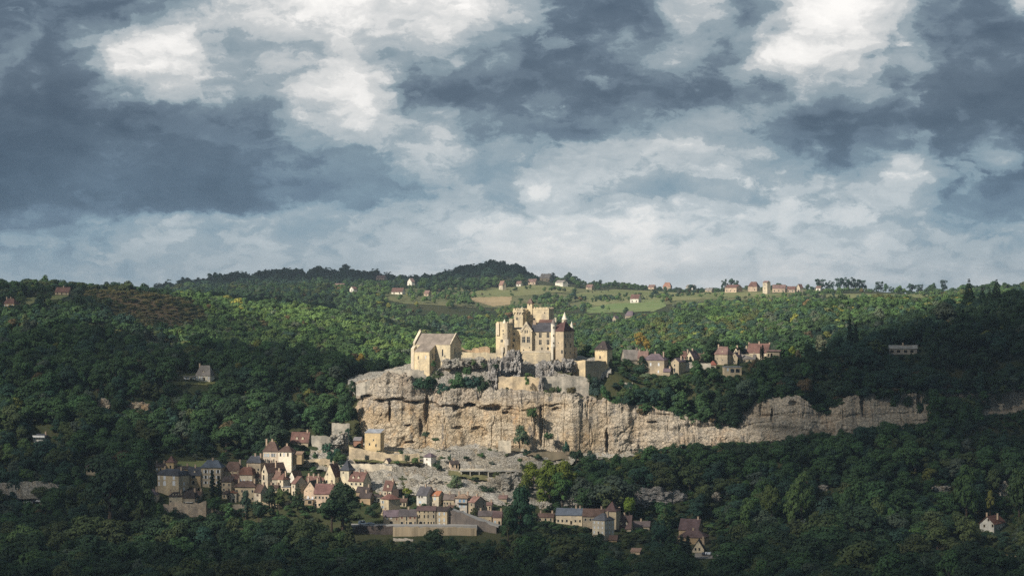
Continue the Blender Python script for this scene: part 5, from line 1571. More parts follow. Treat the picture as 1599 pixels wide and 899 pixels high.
# machicolated tower
b = Block(castle, 'machicolated_tower', 802.3, 816.3, 540, 487.5, 6, 6.8, DC + 16, CS)
b.parapet(2.6, .55, 1.0, .8, 1.1)
b.face_win(807.3, 499.3, 3.2, 4.4, 'm'); b.side_win(.5, 499, .8, 1.4, 'k')
cone_turret(castle, 815.3, 489.5, 484, 478.5, 1.9, DC + 15, CSP, CWH, corb=1.6)
# keep with stair turret
b = Block(castle, 'keep', 822.8, 857, 545, 484, 8.8, 11, DC + 22, CS)
b.parapet(1.8, 0.12)
b.face_win(850.3, 489.5, 1.3, 2.2, 'k'); b.face_win(834.5, 502, 3, 5, 'd'); b.side_win(.5, 495, .6, 1.4, 'k')
b = Block(castle, 'stair_turret', 823.2, 830.8, 540, 473.2, 3, 3.6, DC + 21.5, CS)
b.face_win(826.8, 476.5, 1.4, 2.2, 'k'); b.face_win(826.5, 494, .8, 1.6, 'k')
mb = MB()
e = [b.O + Vector((0, 0, b.h)) + b.X * a + b.Y * c for a, c in ((-.4, -.4), (b.W + .4, -.4), (b.W + .4, b.dep + .4), (-.4, b.dep + .4))]
ap = sum(e, Vector()) / 4 + Vector((0, 0, 8.0 * mpp(DC)))
mb.shell(e + [ap], [(0, 1, 4), (1, 2, 4), (2, 3, 4), (3, 0, 4)], .2)
mb.build('pyramid_roof', roofm((0.16, .11, .09)), b.ob)
# stepped gable house
h = House('', 812.8, 830.6, 553, 517.5, 504.8, 'y', 5, CAS, 'slate', D=DC, dep=13, parent=castle, noclear=True, over=.05)
for x_ in (820, 823.2):
    h.face_win(x_, 520, 1.6, 4.2, 'd', True)
for x_ in (817.7, 825):
    h.face_win(x_, 534.6, 4.4, 8.8, 'm')
h.face_win(817.5, 547.5, 1.4, 2.4, 'k'); h.face_win(827, 543.5, 1.4, 2.0, 'k')
mb = MB()
for sx in (-1, 1):
    for i in range(6):
        f_ = (i + .5) / 6
        p = h.O + h.X * (h.W / 2 + sx * (h.W / 2) * (1 - f_)) + Vector((0, 0, h.h + h.rise * f_ - .5))
        mb.box(p - h.X * .6 - h.Y * .35, h.X, h.Y, 1.2, .6, 1.1)
mb.box(h.O + h.X * (h.W / 2 - .5) - h.Y * .36 + Vector((0, 0, h.h + h.rise - .2)), h.X, h.Y, 1.0, .6, 1.2)
tag(mb.build('stepped_coping', CSP, castle), kind='stuff')
# main range
h = House('', 830.8, 861, 553, 517.3, 503.8, 'x', 3, CAS, (0.075, .072, .078), D=DC + .8, dep=12, parent=castle, noclear=True, over=.3)
for x_ in (843.6, 855.7):
    h.face_win(x_, 526.8, 4, 7.6, 'm'); h.face_win(x_, 538, 4, 7.6, 'm')
h.face_win(846.2, 547, 2.0, 4.0, 'k', True); h.face_win(855.7, 547, 2.8, 4.2, 'k', True); h.face_win(835, 531, .9, 1.4, 'k')
h.chimney(.10, 1.9, 1.4, .45)
House('', 841, 862, 545, 505.5, 499, 'x', 5, CAS, (0.15, .085, .07), D=DC + 13, dep=9, parent=castle, noclear=True)
# string course and blind arch stains on the lower wall
mb = MB(); mb.box(h.O + Vector((0, 0, 2.4)) - h.Y * .15, h.X, h.Y, h.W, .148, .35); mb.build('string_course', CSP, castle)
# pale corner turret
ct = cone_turret(castle, 864.3, 541, 505, 497, 3.9, DC - 1, CWH, roofm((0.2, .17, .15)), 'corner_turret', corb=2.2)
for y_ in (512.5, 525, 536.5):
    p = P(864.2, y_, DC - 1) - Vector((0, 3.9 * mpp(DC) + .02, 0))
    window(castle, p, 0, .6, 1.0, 'k')
mb = MB(); mb.box(P(866.0, 503, DC + 3), h.X, h.Y, 1.1, 1.1, 3.0); mb.build('chimney', CSP, castle)
mb = MB(); mb.box(P(859.8, 567, DC - 2.2), h.X, h.Y, 1.6, 3, 26 * mpp(DC)); mb.build('buttress', CWH, castle)
mb = MB(); mb.box(P(863.0, 566, DC - .5), h.X, h.Y, 1.5, 3, 22 * mpp(DC)); mb.build('buttress', CS, castle)
# right wing, turned away from the main front
h = House('', 866, 884, 566, 517, 503, 'hip', 0, (0.52, .42, .29), (0.105, .058, .052), D=DC - 1, dep=14, parent=castle, noclear=True, hipl=.5)
RW = House('', 867.5, 880, 567, 517, 502, 'hip', 17, (0.50, .405, .285), (0.105, .058, .052), D=DC - 2.4, dep=13.5, parent=castle, noclear=True, hipl=.3)
RW.face_win(877.6, 552, 2.8, 4.6, 'd', True); RW.face_win(872, 536, 1.2, 2.0, 'k')
p_ = RW
for f_ in (.18, .42, .66):
    q_ = p_.O + p_.X * p_.W + p_.Y * (p_.dep * f_)
    q_.z = CZ - (527.4 - CY) * q_.y / F
    window(castle, q_, -p_.th + math.pi / 2, 1.5, 2.0, 'm')
for f_ in (.2, .66):
    q_ = p_.O + p_.X * p_.W + p_.Y * (p_.dep * f_)
    q_.z = CZ - (542.3 - CY) * q_.y / F
    window(castle, q_, -p_.th + math.pi / 2, 1.3, 2.6, 'd')
    q_.z = CZ - (553 - CY) * q_.y / F
    window(castle, q_, -p_.th + math.pi / 2, .8, 1.6, 'k')
cone_turret(castle, 881.6, 503.5, 498.5, 487, 4.3, DC + 10, CSP, CWH, corb=1.5)
cone_turret(castle, 892.7, 516, 511.5, 501.3, 3.2, DC + 8, CSP, CWH, corb=1.5)
b = Block(castle, 'corner_annex', 895.5, 898.8, 566, 542, 3, 4, DC + 8, CS2)
for px_, py_ in ((881.6, 502.5), (892.7, 515.5)):
    window(castle, P(px_, py_, DC + (10 if px_ < 885 else 8)) - Vector((0, (4.3 if px_ < 885 else 3.2) * mpp(DC) + .02, 0)), 0, .7, .9, 'k')
# terrace wall under the main range
b = Block(castle, 'terrace_wall', 815.6, 859.4, 585, 550, 1, 4, DC - 9, stone((0.60, .50, .35), .4))
for x_, y_ in ((820.5, 563.5), (822, 577), (833, 573), (844, 578)):
    b.face_win(x_, y_, 1.0, 1.4, 'k')
mb = MB(); mb.box(b.O + Vector((0, 0, b.h + .003)) - b.Y * .15, b.X, b.Y, b.W, .7, .9); mb.build('parapet', CSP, b.ob)
RECTS.append((772, 902, 470, 566, DC + 10))
RECTS.append((772, 902, 566, 590, DC - 5))
wall('rampart_wall', 'low sunlit wall joining castle wing and right rampart', [(889, 566, 575, 1506), (897, 564, 575, 1503)], 1.0, TWO, RG)

# ------------------------------------------------------------------ church
CHS = (0.64, 0.54, 0.37)
DK = 1512
church = thing('church', 'golden stone church with steep grey slab roof and pointed gables left of the castle', 'church', P(676, 575, DK + 6))
h = House('', 648.5, 703, 577, 537.5, 520.4, 'x', 16.5, CHS, (0.255, .21, .17), D=DK + 5, dep=14.5, parent=church, noclear=True, over=.05)
h.face_win(691, 556, 2.2, 10, 'd', True); h.face_win(694.6, 557.5, 1.4, 3.0, 'k')
q_ = h.O + h.X * h.W + h.Y * 6
q_.z = CZ - (551 - CY) * q_.y / F
window(church, q_, -h.th + math.pi / 2, 1.0, 2.4, 'k', True)
CHS_M = stone(CHS)
# raised western gable with coping and finial
O, X, Y, Z = h.O, h.X, h.Y, Vector((0, 0, 1))
gt = 1.3
a0, a1 = O - X * (gt + .003) - Y * .6, O - X * (gt + .003) + Y * (h.dep + .6)
mid = (a0 + a1) / 2
eh, rh = h.h + 0.7, h.h + h.rise + 1.4
prof = [(a0, -3), (a1, -3), (a1, eh), (mid, rh), (a0, eh)]
vs = [p + Z * z for p, z in prof] + [p + Z * z + X * gt for p, z in prof]
mb = MB()
mb.add(vs, [(0, 1, 2, 3, 4), (9, 8, 7, 6, 5)] + [(i, 5 + i, 5 + (i + 1) % 5, (i + 1) % 5) for i in range(5)])
gb = mb.build('gable_wall', CHS_M, church)
mb = MB()
cp = [a0 + Z * (eh + .02), mid + Z * (rh + .02), a1 + Z * (eh + .02)]
mb.add([p + X * e_ + Z * d_ for p in cp for e_, d_ in ((-.15, 0), (gt + .15, 0), (gt + .15, .45), (-.15, .45))],
       [(4 * i + k, 4 * i + (k + 1) % 4, 4 * i + 4 + (k + 1) % 4, 4 * i + 4 + k) for i in range(2) for k in range(4)] + [(3, 2, 1, 0), (8, 9, 10, 11)])
mb.build('coping', CSP, gb)
mb = MB(); mb.cyl(mid + X * gt / 2 + Z * (rh + .4), .45, .3, 0, .9, 8); mb.build('finial', CSP, gb)
# right gable coping
mb = MB()
g0, g1 = O + X * (h.W - .1) - Y * .1, O + X * (h.W - .1) + Y * (h.dep + .1)
gm = (g0 + g1) / 2
cp = [g0 + Z * (h.h + .3), gm + Z * (h.h + h.rise + .3), g1 + Z * (h.h + .3)]
mb.add([p + X * e_ + Z * d_ for p in cp for e_, d_ in ((0, 0), (.6, 0), (.6, .4), (0, .4))],
       [(4 * i + k, 4 * i + (k + 1) % 4, 4 * i + 4 + (k + 1) % 4, 4 * i + 4 + k) for i in range(2) for k in range(4)] + [(3, 2, 1, 0), (8, 9, 10, 11)])
mb.build('coping', CSP, church)
# side chapel with lean-to slab roof
ch = House('', 647, 670.6, 579, 549, 538.5, 'shed', 8.5, (0.66, .54, .36), (0.255, .21, .17), D=DK - 4, dep=7.5, parent=church, noclear=True, over=.1)
mb = MB()
X2, Y2 = ch.X, ch.Y
t0 = ch.O + X2 * ch.W
for e_ in (0.0, ch.W - .5):
    q0 = ch.O + X2 * e_
    tri = [q0 + Z * ch.h, q0 + Y2 * ch.dep + Z * ch.h, q0 + Y2 * ch.dep + Z * (ch.h + ch.rise)]
    mb.add([p + Z * .004 for p in tri] + [p + X2 * .5 + Z * .004 for p in tri], [(0, 1, 2), (5, 4, 3), (0, 3, 4, 1), (1, 4, 5, 2), (2, 5, 3, 0)])
mb.build('chapel_gable', stone((0.66, .54, .36)), church)
ch.face_win(653.1, 561, 1.6, 4.8, 'd', True); ch.face_win(664.8, 560, 1.5, 4.4, 'cw', True); ch.face_win(654, 565, 1.0, 1.0, 'k')
q_ = ch.O + ch.X * ch.W + ch.Y * 4
q_.z = CZ - (560 - CY) * q_.y / F
window(church, q_, -ch.th + math.pi / 2, .9, 3.0, 'k', True)
# buttresses
for px0_, px1_, pt in ((641.7, 647, 541), (682.8, 685.2, 541), (678.3, 680.2, 544), (699.2, 702.2, 541)):
    o_ = P(px0_, 577, DK + (2 if px0_ > 650 else 3))
    w_ = (px1_ - px0_) * mpp(DK)
    t_ = (577 - pt) * mpp(DK)
    mb = MB()
    vs = [o_ + X * a - Y * .003 * 0 + Y * c + Z * z for a in (0, w_) for c, z in ((0, -3), (3.5, -3), (3.5, t_ + 1.2), (0.0, t_ - 1.2))]
    mb.add(vs, [(3, 2, 1, 0), (4, 5, 6, 7), (0, 4, 7, 3), (3, 7, 6, 2), (0, 1, 5, 4), (1, 2, 6, 5)])
    mb.build('buttress', CSP, church)
RECTS.append((640, 722, 515, 574, DK + 8))
RECTS.append((700, 775, 540, 560, 1530))

# ------------------------------------------------------------------ trees
def leaf_mat():
    m_, t, bs, out = new_mat('foliage')
    at = t.new('ShaderNodeAttribute', attribute_type='INSTANCER', attribute_name='tint')
    geo = t.new('ShaderNodeNewGeometry')
    rnd = geo.outputs['Random Per Island']
    pos = geo.outputs['Position']
    n = t.noise(pos, 0.30, 3, 0.6)
    k = t.m('ADD', t.m('MULTIPLY_ADD', rnd, 0.36, 0.82), t.m('MULTIPLY', t.m('SUBTRACT', n, 0.5), 0.6))
    c = t.v('SCALE', at.outputs['Color'], k)
    c = t.mix(t.m('MULTIPLY', t.smooth(rnd, 0.75, 1.0), 0.35), c, t.v('MULTIPLY', c, (1.35, 1.2, 0.7)))
    t.put(bs.inputs['Base Color'], c)
    bs.inputs['Roughness'].default_value = 0.75
    bs.inputs['Specular IOR Level'].default_value = 0.12
    tr = t.new('ShaderNodeBsdfTranslucent')
    t.put(tr.inputs['Color'], t.v('MULTIPLY', c, (1.0, 1.2, 0.6)))
    mx = t.new('ShaderNodeMixShader')
    mx.inputs[0].default_value = 0.16
    t.l.new(bs.outputs[0], mx.inputs[1])
    t.l.new(tr.outputs[0], mx.inputs[2])
    t.l.new(mx.outputs[0], out.inputs[0])
    return m_


LEAF = leaf_mat()


def leaf_quads(cent, norm, size, rg):
    """irregular leaf clumps as bent quads facing roughly along norm"""
    n = len(cent)
    r = rg.normal(size=(n, 3))
    a = np.cross(norm, r)
    a /= np.linalg.norm(a, axis=1)[:, None] + 1e-9
    b = np.cross(norm, a)
    sz = size * rg.uniform(0.6, 1.35, (n, 1))
    V = np.stack([cent + a * sz * rg.uniform(.7, 1.2, (n, 1)), cent + b * sz * rg.uniform(.5, 1.0, (n, 1)) - norm * sz * .25, cent - a * sz * rg.uniform(.7, 1.2, (n, 1)), cent - b * sz * rg.uniform(.5, 1.0, (n, 1)) - norm * sz * .25], 1).reshape(-1, 3)
    return V, np.arange(4 * n).reshape(n, 4)


def crown_mesh(kind, seed, quads, size):
    """unit trees are 10 m high; returns a mesh of leaf clumps with an uneven outline"""
    rg = np.random.default_rng(seed)
    cl = []           # clump centre, radius
    if kind == 'broad':
        n = int(rg.integers(13, 30))
        fl = rg.uniform(.75, 1.2)
        lop = rg.uniform(-.7, .7, 2)
        for i in range(n):
            u = rg.uniform(-1, 1)
            ph = i * 2.399 + rg.uniform(-.4, .4)
            rr = math.sqrt(1 - u * u) * rg.uniform(.55, 1.0)
            hgt = 6.0 + 3.0 * fl * u * rg.uniform(.6, 1.1)
            wd = 3.2 * (1.0 if u < .2 else 1 - .35 * (u - .2))
            cl.append(((rr * wd * math.cos(ph) + lop[0] * u, rr * wd * math.sin(ph) + lop[1] * u, hgt), rg.uniform(.7, 2.0)))
        cl.append(((0, 0, 6.4), 2.4))
    elif kind == 'tall':
        n = 22
        for i in range(n):
            f = (i + .5) / n
            hgt = 1.6 + 8.0 * f
            wd = 1.9 * math.sin(math.pi * min(1, (f * .85 + .18))) ** .7
            ph = i * 2.399
            cl.append(((wd * rg.uniform(.4, 1) * math.cos(ph), wd * rg.uniform(.4, 1) * math.sin(ph), hgt), rg.uniform(.7, 1.2) * (1.1 - .45 * f)))
    elif kind == 'spruce':
        for i in range(16):
            f = i / 16
            wd = 2.4 * (1 - f) ** .9 + .12
            m = max(3, int(9 * (1 - f) + 2))
            for j in range(m):
                ph = 6.283 * j / m + i * .7 + rg.uniform(-.2, .2)
                q_ = wd * rg.uniform(.6, 1.0)
                cl.append(((q_ * math.cos(ph), q_ * math.sin(ph), 1.0 + 8.8 * f - .25 * q_), .55 * (1 - f) + .22))
    elif kind == 'cypress':
        for i in range(20):
            f = i / 19
            wd = .62 * math.sin(math.pi * (f * .86 + .12)) ** .6
            ph = i * 2.4
            cl.append(((wd * .5 * math.cos(ph), wd * .5 * math.sin(ph), .8 + 8.9 * f), wd * .75 + .1))
    elif kind == 'pine':
        for i in range(18):
            ph = i * 2.399
            rr = 2.9 * math.sqrt(rg.uniform(.02, 1))
            cl.append(((rr * math.cos(ph), rr * math.sin(ph), 7.6 + rg.uniform(-2.6, 1.3) - .08 * rr * rr), rg.uniform(.8, 1.4)))
    elif kind == 'shrub':
        for i in range(12):
            ph = i * 2.399
            rr = 4.2 * math.sqrt(rg.uniform(0, 1))
            cl.append(((rr * math.cos(ph), rr * math.sin(ph), 3.2 + rg.uniform(-1, 3.4) - .1 * rr * rr), rg.uniform(1.6, 2.6)))
    rad = np.array([c[1] for c in cl])
    cen = np.array([c[0] for c in cl])
    w = rad ** 2
    cnt = np.maximum(4, (quads * w / w.sum()).astype(int))
    idx = np.repeat(np.arange(len(cl)), cnt)
    d = rg.normal(size=(len(idx), 3))
    d /= np.linalg.norm(d, axis=1)[:, None]
    d[:, 2] = np.where(d[:, 2] < -.45, -d[:, 2], d[:, 2])
    rj = rg.uniform(.72, 1.05, (len(idx), 1))
    c = cen[idx] + d * rad[idx][:, None] * rj * np.array([1, 1, .82])
    mid = cen.mean(0)
    outw = c - mid
    outw /= np.linalg.norm(outw, axis=1)[:, None] + 1e-9
    nn = d * 1.0 + outw * .4 + rg.normal(size=d.shape) * .22 + np.array([0, 0, .15])
    nn /= np.linalg.norm(nn, axis=1)[:, None]
    V, Fq = leaf_quads(c, nn, size, rg)
    return np_mesh('crown_' + kind, V, Fq, LEAF, False)


def trunk_mesh(kind, seed):
    rg = random.Random(seed)
    mb = MB()
    top = {'broad': 6.0, 'tall': 8.0, 'spruce': 9.3, 'cypress': 6.0, 'pine': 8.2, 'shrub': 2.2}[kind]
    r0 = {'broad': .30, 'tall': .24, 'spruce': .22, 'cypress': .16, 'pine': .24, 'shrub': .25}[kind]
    b = (rg.uniform(-.3, .3), rg.uniform(-.3, .3))
    mb.tube([(0, 0, -.8), (b[0] * .3, b[1] * .3, top * .35), (b[0], b[1], top * .7), (b[0] * 1.2, b[1], top)], [r0 * 1.25, r0, r0 * .6, r0 * .2], 7)
    if kind in ('broad', 'pine', 'tall', 'shrub'):
        for i in range(6):
            ph = i * 1.1 + rg.uniform(0, .6)
            z0 = top * rg.uniform(.42, .85)
            L_ = (2.4 if kind != 'tall' else 1.2) * rg.uniform(.7, 1.1)
            x0, y0 = b[0] * z0 / top, b[1] * z0 / top
            mb.tube([(x0, y0, z0), (x0 + math.cos(ph) * L_ * .5, y0 + math.sin(ph) * L_ * .5, z0 + L_ * .45), (x0 + math.cos(ph) * L_, y0 + math.sin(ph) * L_, z0 + L_ * .75)], [r0 * .45, r0 * .28, r0 * .08], 5)
    return mb.mesh('trunk', TIMBER)


PROTO = {}
for kind, nvar, hi, hs in (('broad', 8, 1500, .34), ('tall', 3, 1100, .30), ('spruce', 2, 1300, .30), ('cypress', 2, 1500, .25), ('pine', 3, 700, .36), ('shrub', 3, 900, .52)):
    PROTO[kind] = [(crown_mesh(kind, 100 + 7 * v + len(kind), hi, hs), trunk_mesh(kind, 50 + v)) for v in range(nvar)]
FARC = [crown_mesh('broad', 300 + v, 420, .62) for v in range(5)] + [crown_mesh('pine', 320 + v, 200, .75) for v in range(2)] + [crown_mesh('spruce', 330, 350, .55)]

TINT = {
    'ink': (0.014, 0.027, 0.017),
    'dark': (0.030, 0.055, 0.027), 'mid': (0.050, 0.094, 0.037), 'blue': (0.034, 0.068, 0.046), 'fresh': (0.082, 0.138, 0.046), 'yellow': (0.150, 0.165, 0.042), 'brown': (0.105, 0.080, 0.042),
    'grey': (0.072, 0.095, 0.066), 'olive': (0.070, 0.090, 0.037), 'gold': (0.30, 0.20, 0.045), 'pale': (0.13, 0.16, 0.10), 'lime': (0.16, 0.21, 0.038)}
TREE_NAME = {'broad': ('broadleaf_tree', 'tree'), 'tall': ('tall_tree', 'tree'), 'spruce': ('spruce_tree', 'conifer'), 'cypress': ('cypress_tree', 'cypress'), 'pine': ('pine_tree', 'pine'), 'shrub': ('shrub', 'shrub')}
COUNT = {}


def tree(kind, label, x, y, z, hgt, wid, tint, var=0, rz=0.0, group=None):
    """one standing tree: trunk and crown under an Empty"""
    nm, cat = TREE_NAME[kind]
    r = thing(nm, label, cat, (x, y, z), group)
    cm_, tm_ = PROTO[kind][var % len(PROTO[kind])]
    base_w = {'broad': 8.6, 'tall': 4.8, 'spruce': 5.0, 'cypress': 1.7, 'pine': 7.6, 'shrub': 11.5}[kind]
    base_h = {'shrub': 7.6, 'pine': 10.0}.get(kind, 10.2)
    s = (wid / base_w, wid / base_w, hgt / base_h)
    for nm2, me_ in (('trunk', tm_), ('crown', cm_)):
        ob = bpy.data.objects.new(nm2, me_)
        COL.objects.link(ob)
        ob.parent = r
        ob.scale = s
        ob.rotation_euler = (0, 0, rz)
        ob['tint'] = list(tint)
    COUNT[kind] = COUNT.get(kind, 0) + 1
    return r


PLACED = []


def pt(kind, label, px, top, base, wpx, tint, D=None, rng=None, jit=.12, group=None):
    """a tree read from the photo: centre column, top row, base row, crown width in photo pixels"""
    if D is None:
        D = hit(px, base, *rng)
    x = (px - CX) * D / F
    zb_ = CZ - (base - CY) * mpp(D)
    z = zb_ if group == 'shrubs on the castle rock' else max(min(gz(px, D), zb_ + .3), zb_ - 2.5)
    topz = CZ - (top - CY) * mpp(D)
    if kind == 'broad':
        z -= 0.14 * (topz - z)
    if kind == 'pine':
        z -= 0.2 * (topz - z)
        wpx *= 1.35
    c = TINT[tint]
    j = [1 + random.uniform(-jit, jit) for _ in range(3)]
    tree(kind, label, x, D, z, topz - z, wpx * mpp(D), tuple(a * b for a, b in zip(c, j)), random.randrange(9), random.uniform(0, 6.28), group)
    PLACED.append((x, D, wpx * mpp(D) / 2))
    if D > 1500 and group != 'shrubs on the castle rock':
        RECTS.append((px - wpx * .4, px + wpx * .4, top, base - (base - top) * .35, D - 2))


# trees one can pick out in the photograph
pt('broad', 'huge dark spreading tree left of the riverside village', 172, 714, 806, 96, 'dark', D=1318)
pt('broad', 'left stem of the huge spreading tree clump by the village', 222, 726, 808, 52, 'olive', D=1322)
pt('broad', 'dark rounded tree under the manor group right of the village', 535, 750, 806, 68, 'dark', D=1330)
pt('broad', 'dark tree hiding the foot of the purple roofed village house', 518, 772, 812, 46, 'dark', D=1326)
pt('broad', 'tall dark green tree standing alone between the two village halves', 812, 756, 842, 60, 'blue', D=1318)
pt('broad', 'bright green bushy tree at the foot of the tall dark tree', 793, 790, 842, 30, 'mid', D=1312)
for i, (px, top, w, t_) in enumerate(((832, 724, 40, 'lime'), (858, 716, 46, 'lime'), (884, 717, 44, 'lime'), (820, 738, 28, 'yellow'), (848, 738, 40, 'yellow'), (878, 740, 40, 'fresh'))):
    pt('broad', ('yellow green tree at the left of the bright clump under the cliff', 'tallest yellow green tree of the bright clump under the cliff', 'yellow green tree at the right of the bright clump under the cliff', 'small yellowish tree at the left foot of the bright clump', 'yellowish tree in front of the bright clump', 'greener tree at the lower right of the bright clump')[i], px, top, top + 46, w, t_, D=1412 - 4 * i)
pt('broad', 'pale grey green willow among the stony terraces', 711, 740, 772, 30, 'pale', D=1400)
pt('shrub', 'dark hedge like shrub above the white boulder bank', 757, 757, 772, 34, 'dark', D=1398)
pt('broad', 'round dark tree in the middle of the village', 421, 757, 786, 30, 'dark', D=1366)
pt('broad', 'second round dark tree touching the first in the village middle', 436, 762, 786, 24, 'olive', D=1365)
pt('spruce', 'dark spruce in front of the pink red roofed house', 465, 752, 785, 22, 'dark', D=1362)
pt('cypress', 'tall left cypress of the village pair', 331.5, 731, 777, 10, 'ink', D=1372)
pt('cypress', 'shorter right cypress of the village pair', 342, 741, 780, 9, 'ink', D=1371)
pt('shrub', 'rounded green shrub under the village cypresses', 333, 772, 794, 30, 'mid', D=1360)
pt('shrub', 'pale green bush among the broken garden walls', 352, 782, 796, 30, 'fresh', D=1358)
pt('broad', 'slim dark tree in front of the hipped roof house in the village middle', 384, 764, 802, 22, 'blue', D=1355)
pt('broad', 'dark tree before the cream gable house in the village', 404, 779, 806, 26, 'dark', D=1350)
pt('tall', 'dark small tree on the golden wall under the mansion', 488, 721, 742, 14, 'dark', D=1417)
pt('broad', 'yellow green bush left of the tall cream gable', 501, 729, 747, 16, 'lime', D=1416)
pt('broad', 'yellow green small tree beside the open dark barn', 635, 760, 776, 20, 'lime', D=1390)
pt('broad', 'dark tree beside the shuttered stone house', 636, 768, 796, 32, 'dark', D=1382)
pt('shrub', 'flat dark hedge left of the shuttered stone house', 582, 785, 798, 24, 'dark', D=1360)
pt('broad', 'grey brown tree on the ramp below the pink roofed house', 741, 792, 812, 15, 'olive', D=1356)
pt('broad', 'dark bush at the corner of the riverside row', 712, 786, 800, 14, 'dark', D=1358)
pt('broad', 'large dark round tree in front of the tan bank', 678, 822, 862, 40, 'dark', D=1308)
pt('broad', 'smaller dark tree right of the round tree before the bank', 704, 834, 864, 24, 'dark', D=1306)
pt('cypress', 'stubby dark yew under the tan bank', 737, 846, 868, 16, 'ink', D=1300)
pt('spruce', 'left tip of the dark spruce trio on the western slope', 237, 509, 546, 17, 'ink', D=1800)
pt('spruce', 'middle spruce of the trio on the western slope', 252, 512, 548, 17, 'ink', D=1798)
pt('spruce', 'right spruce standing apart on the western slope', 277, 516, 546, 16, 'ink', D=1802)
pt('cypress', 'taller of the two cypresses at the eastern wood edge', 1327, 494, 546, 11, 'ink', D=1572)
pt('cypress', 'shorter of the two cypresses at the eastern wood edge', 1336.5, 501, 546, 9.5, 'ink', D=1570)
pt('cypress', 'slim cypress in front of the big red roof', 1191, 537, 556, 6, 'ink', D=1574)
pt('cypress', 'small cypress beside the slim one at the big red roof', 1188, 540, 557, 4, 'ink', D=1573)
pt('cypress', 'cypress before the gabled stone house of the hamlet', 1153, 559, 572, 5, 'ink', D=1556)
for i, px in enumerate((1023, 1028.5, 1034)):
    pt('cypress', ('left slender cypress before the large hipped house', 'middle slender cypress before the large hipped house', 'right slender cypress before the large hipped house')[i], px, 575 - i % 2, 588, 3.4, 'ink', D=1548)
pt('broad', 'round bright green tree between the hamlet houses', 1104, 543, 568, 24, 'mid', D=1566)
pt('broad', 'dark round tree at the left end of the hamlet', 978, 558, 577, 22, 'dark', D=1540)
pt('broad', 'dark tree touching the grey slab roof', 1003, 555, 572, 18, 'dark', D=1546)
pt('broad', 'dark green tree in front of the hipped house', 1000, 568, 590, 30, 'blue', D=1535)
pt('broad', 'pale olive tree under the hipped house', 1008, 581, 597, 22, 'pale', D=1530)
pt('shrub', 'dark clipped hedge at the right end of the hamlet', 1230, 547, 560, 18, 'mid', D=1585)
pt('broad', 'yellow green tree behind the clipped hedge', 1237, 538, 560, 12, 'lime', D=1592)
pt('broad', 'brownish tree right of the clipped hedge', 1247, 545, 566, 12, 'brown', D=1588)
pt('broad', 'pale round tree left of the eastern cypresses', 1283, 525, 553, 26, 'pale', D=1640)
pt('broad', 'golden autumn tree on the hill behind the gate tower', 1000, 520, 542, 24, 'gold', D=1960)
pt('broad', 'golden shrubby tree right of the gate tower roof', 1010, 530, 545, 16, 'gold', D=1950)
pt('broad', 'orange yellow tree left of the church', 563, 551, 566, 17, 'gold', D=1640)
for i, (px, top, w) in enumerate(((1513, 432, 19), (1534, 446, 14), (1556, 433, 20), (1545, 447, 12))):
    pt('spruce', ('dark spruce with the bare tip on the right skyline', 'low spruce between the two skyline spruces', 'tallest spruce of the right skyline', 'slim spruce left of the tallest skyline spruce')[i], px, top, 468, w, 'dark', D=1790 + i)
SKYP = 'pines on the plateau skyline'
for i, (px, top, w) in enumerate(((1280, 432, 16), (1296, 437, 13), (1311, 430, 13), (1320, 431, 12), (1329, 431, 13), (1339, 432, 13), (1347, 434, 10), (1372, 436, 13), (1392, 446, 8), (1424, 440, 13), (1436, 441, 10), (1473, 433, 11), (1146, 432, 14), (1132, 434, 10))):
    pt('pine', ('broad pine standing at the left of the plateau skyline pines', 'lower pine right of the broad skyline pine', 'first of the tall skyline pine row', 'second of the tall skyline pine row', 'third of the tall skyline pine row', 'fourth of the tall skyline pine row', 'last and lowest of the tall skyline pine row', 'lone pine right of the tall skyline pine row', 'tiny pine far right of the skyline row', 'round pine on the right plateau skyline', 'pine touching the round pine on the right skyline', 'single pine above the far blue ridge', 'dark tree behind the long red farmhouse', 'smaller dark tree behind the long red farmhouse')[i], px, top, 458 if px < 1360 else 462, w, 'blue', D=3500 + 10 * i, group=SKYP if px > 1200 else None)
pt('broad', 'tall bright green tree at the foot of the eastern wood', 1509, 718, 804, 48, 'mid', D=1352)
pt('broad', 'half seen bright green tree at the far right edge', 1592, 722, 806, 44, 'mid', D=1350)
pt('broad', 'yellow leaved small tree beside the tall bright green tree', 1546, 764, 792, 18, 'yellow', D=1350)
for i, (px, top, w, t_) in enumerate(((1205, 752, 36, 'olive'), (1252, 735, 38, 'fresh'), (1238, 752, 34, 'fresh'), (1165, 772, 28, 'fresh'), (1340, 748, 40, 'mid'), (1370, 768, 30, 'fresh'), (1392, 788, 24, 'fresh'), (1320, 760, 34, 'mid'), (1290, 772, 46, 'blue'), (1250, 805, 40, 'grey'), (1195, 790, 42, 'grey'))):
    pt('broad', 'bright tree %s' % ('left of the pale wood edge clump', 'highest of the pale wood edge clump', 'in front of the pale wood edge clump', 'small and fresh left of the wood edge clump', 'tall and green right of the white rocks', 'yellow green beside the tall one by the white rocks', 'low and yellow green at the right of the white rocks', 'next to the white rocks at the wood foot', 'broad and bluish under the white rocks', 'grey leaved at the front of the wood edge', 'grey leaved left of the wood edge front')[i], px, top, top + 60, w, t_, D=1350 - 2 * i)
pt('broad', 'bright green tree at the left foot of the grey rock wall', 983, 772, 800, 24, 'lime', D=1366)
pt('broad', 'tall poplar like tree left of the large dark brown roofs', 1030, 805, 862, 34, 'blue', D=1300)
pt('tall', 'narrow dark tree in front of the large dark brown roofs', 1046, 812, 862, 18, 'dark', D=1298)
pt('cypress', 'dark conifer pair left half beside the cream house front', 1064, 833, 868, 13, 'ink', D=1280)
pt('cypress', 'dark conifer pair right half beside the cream house front', 1074, 834, 868, 13, 'ink', D=1281)
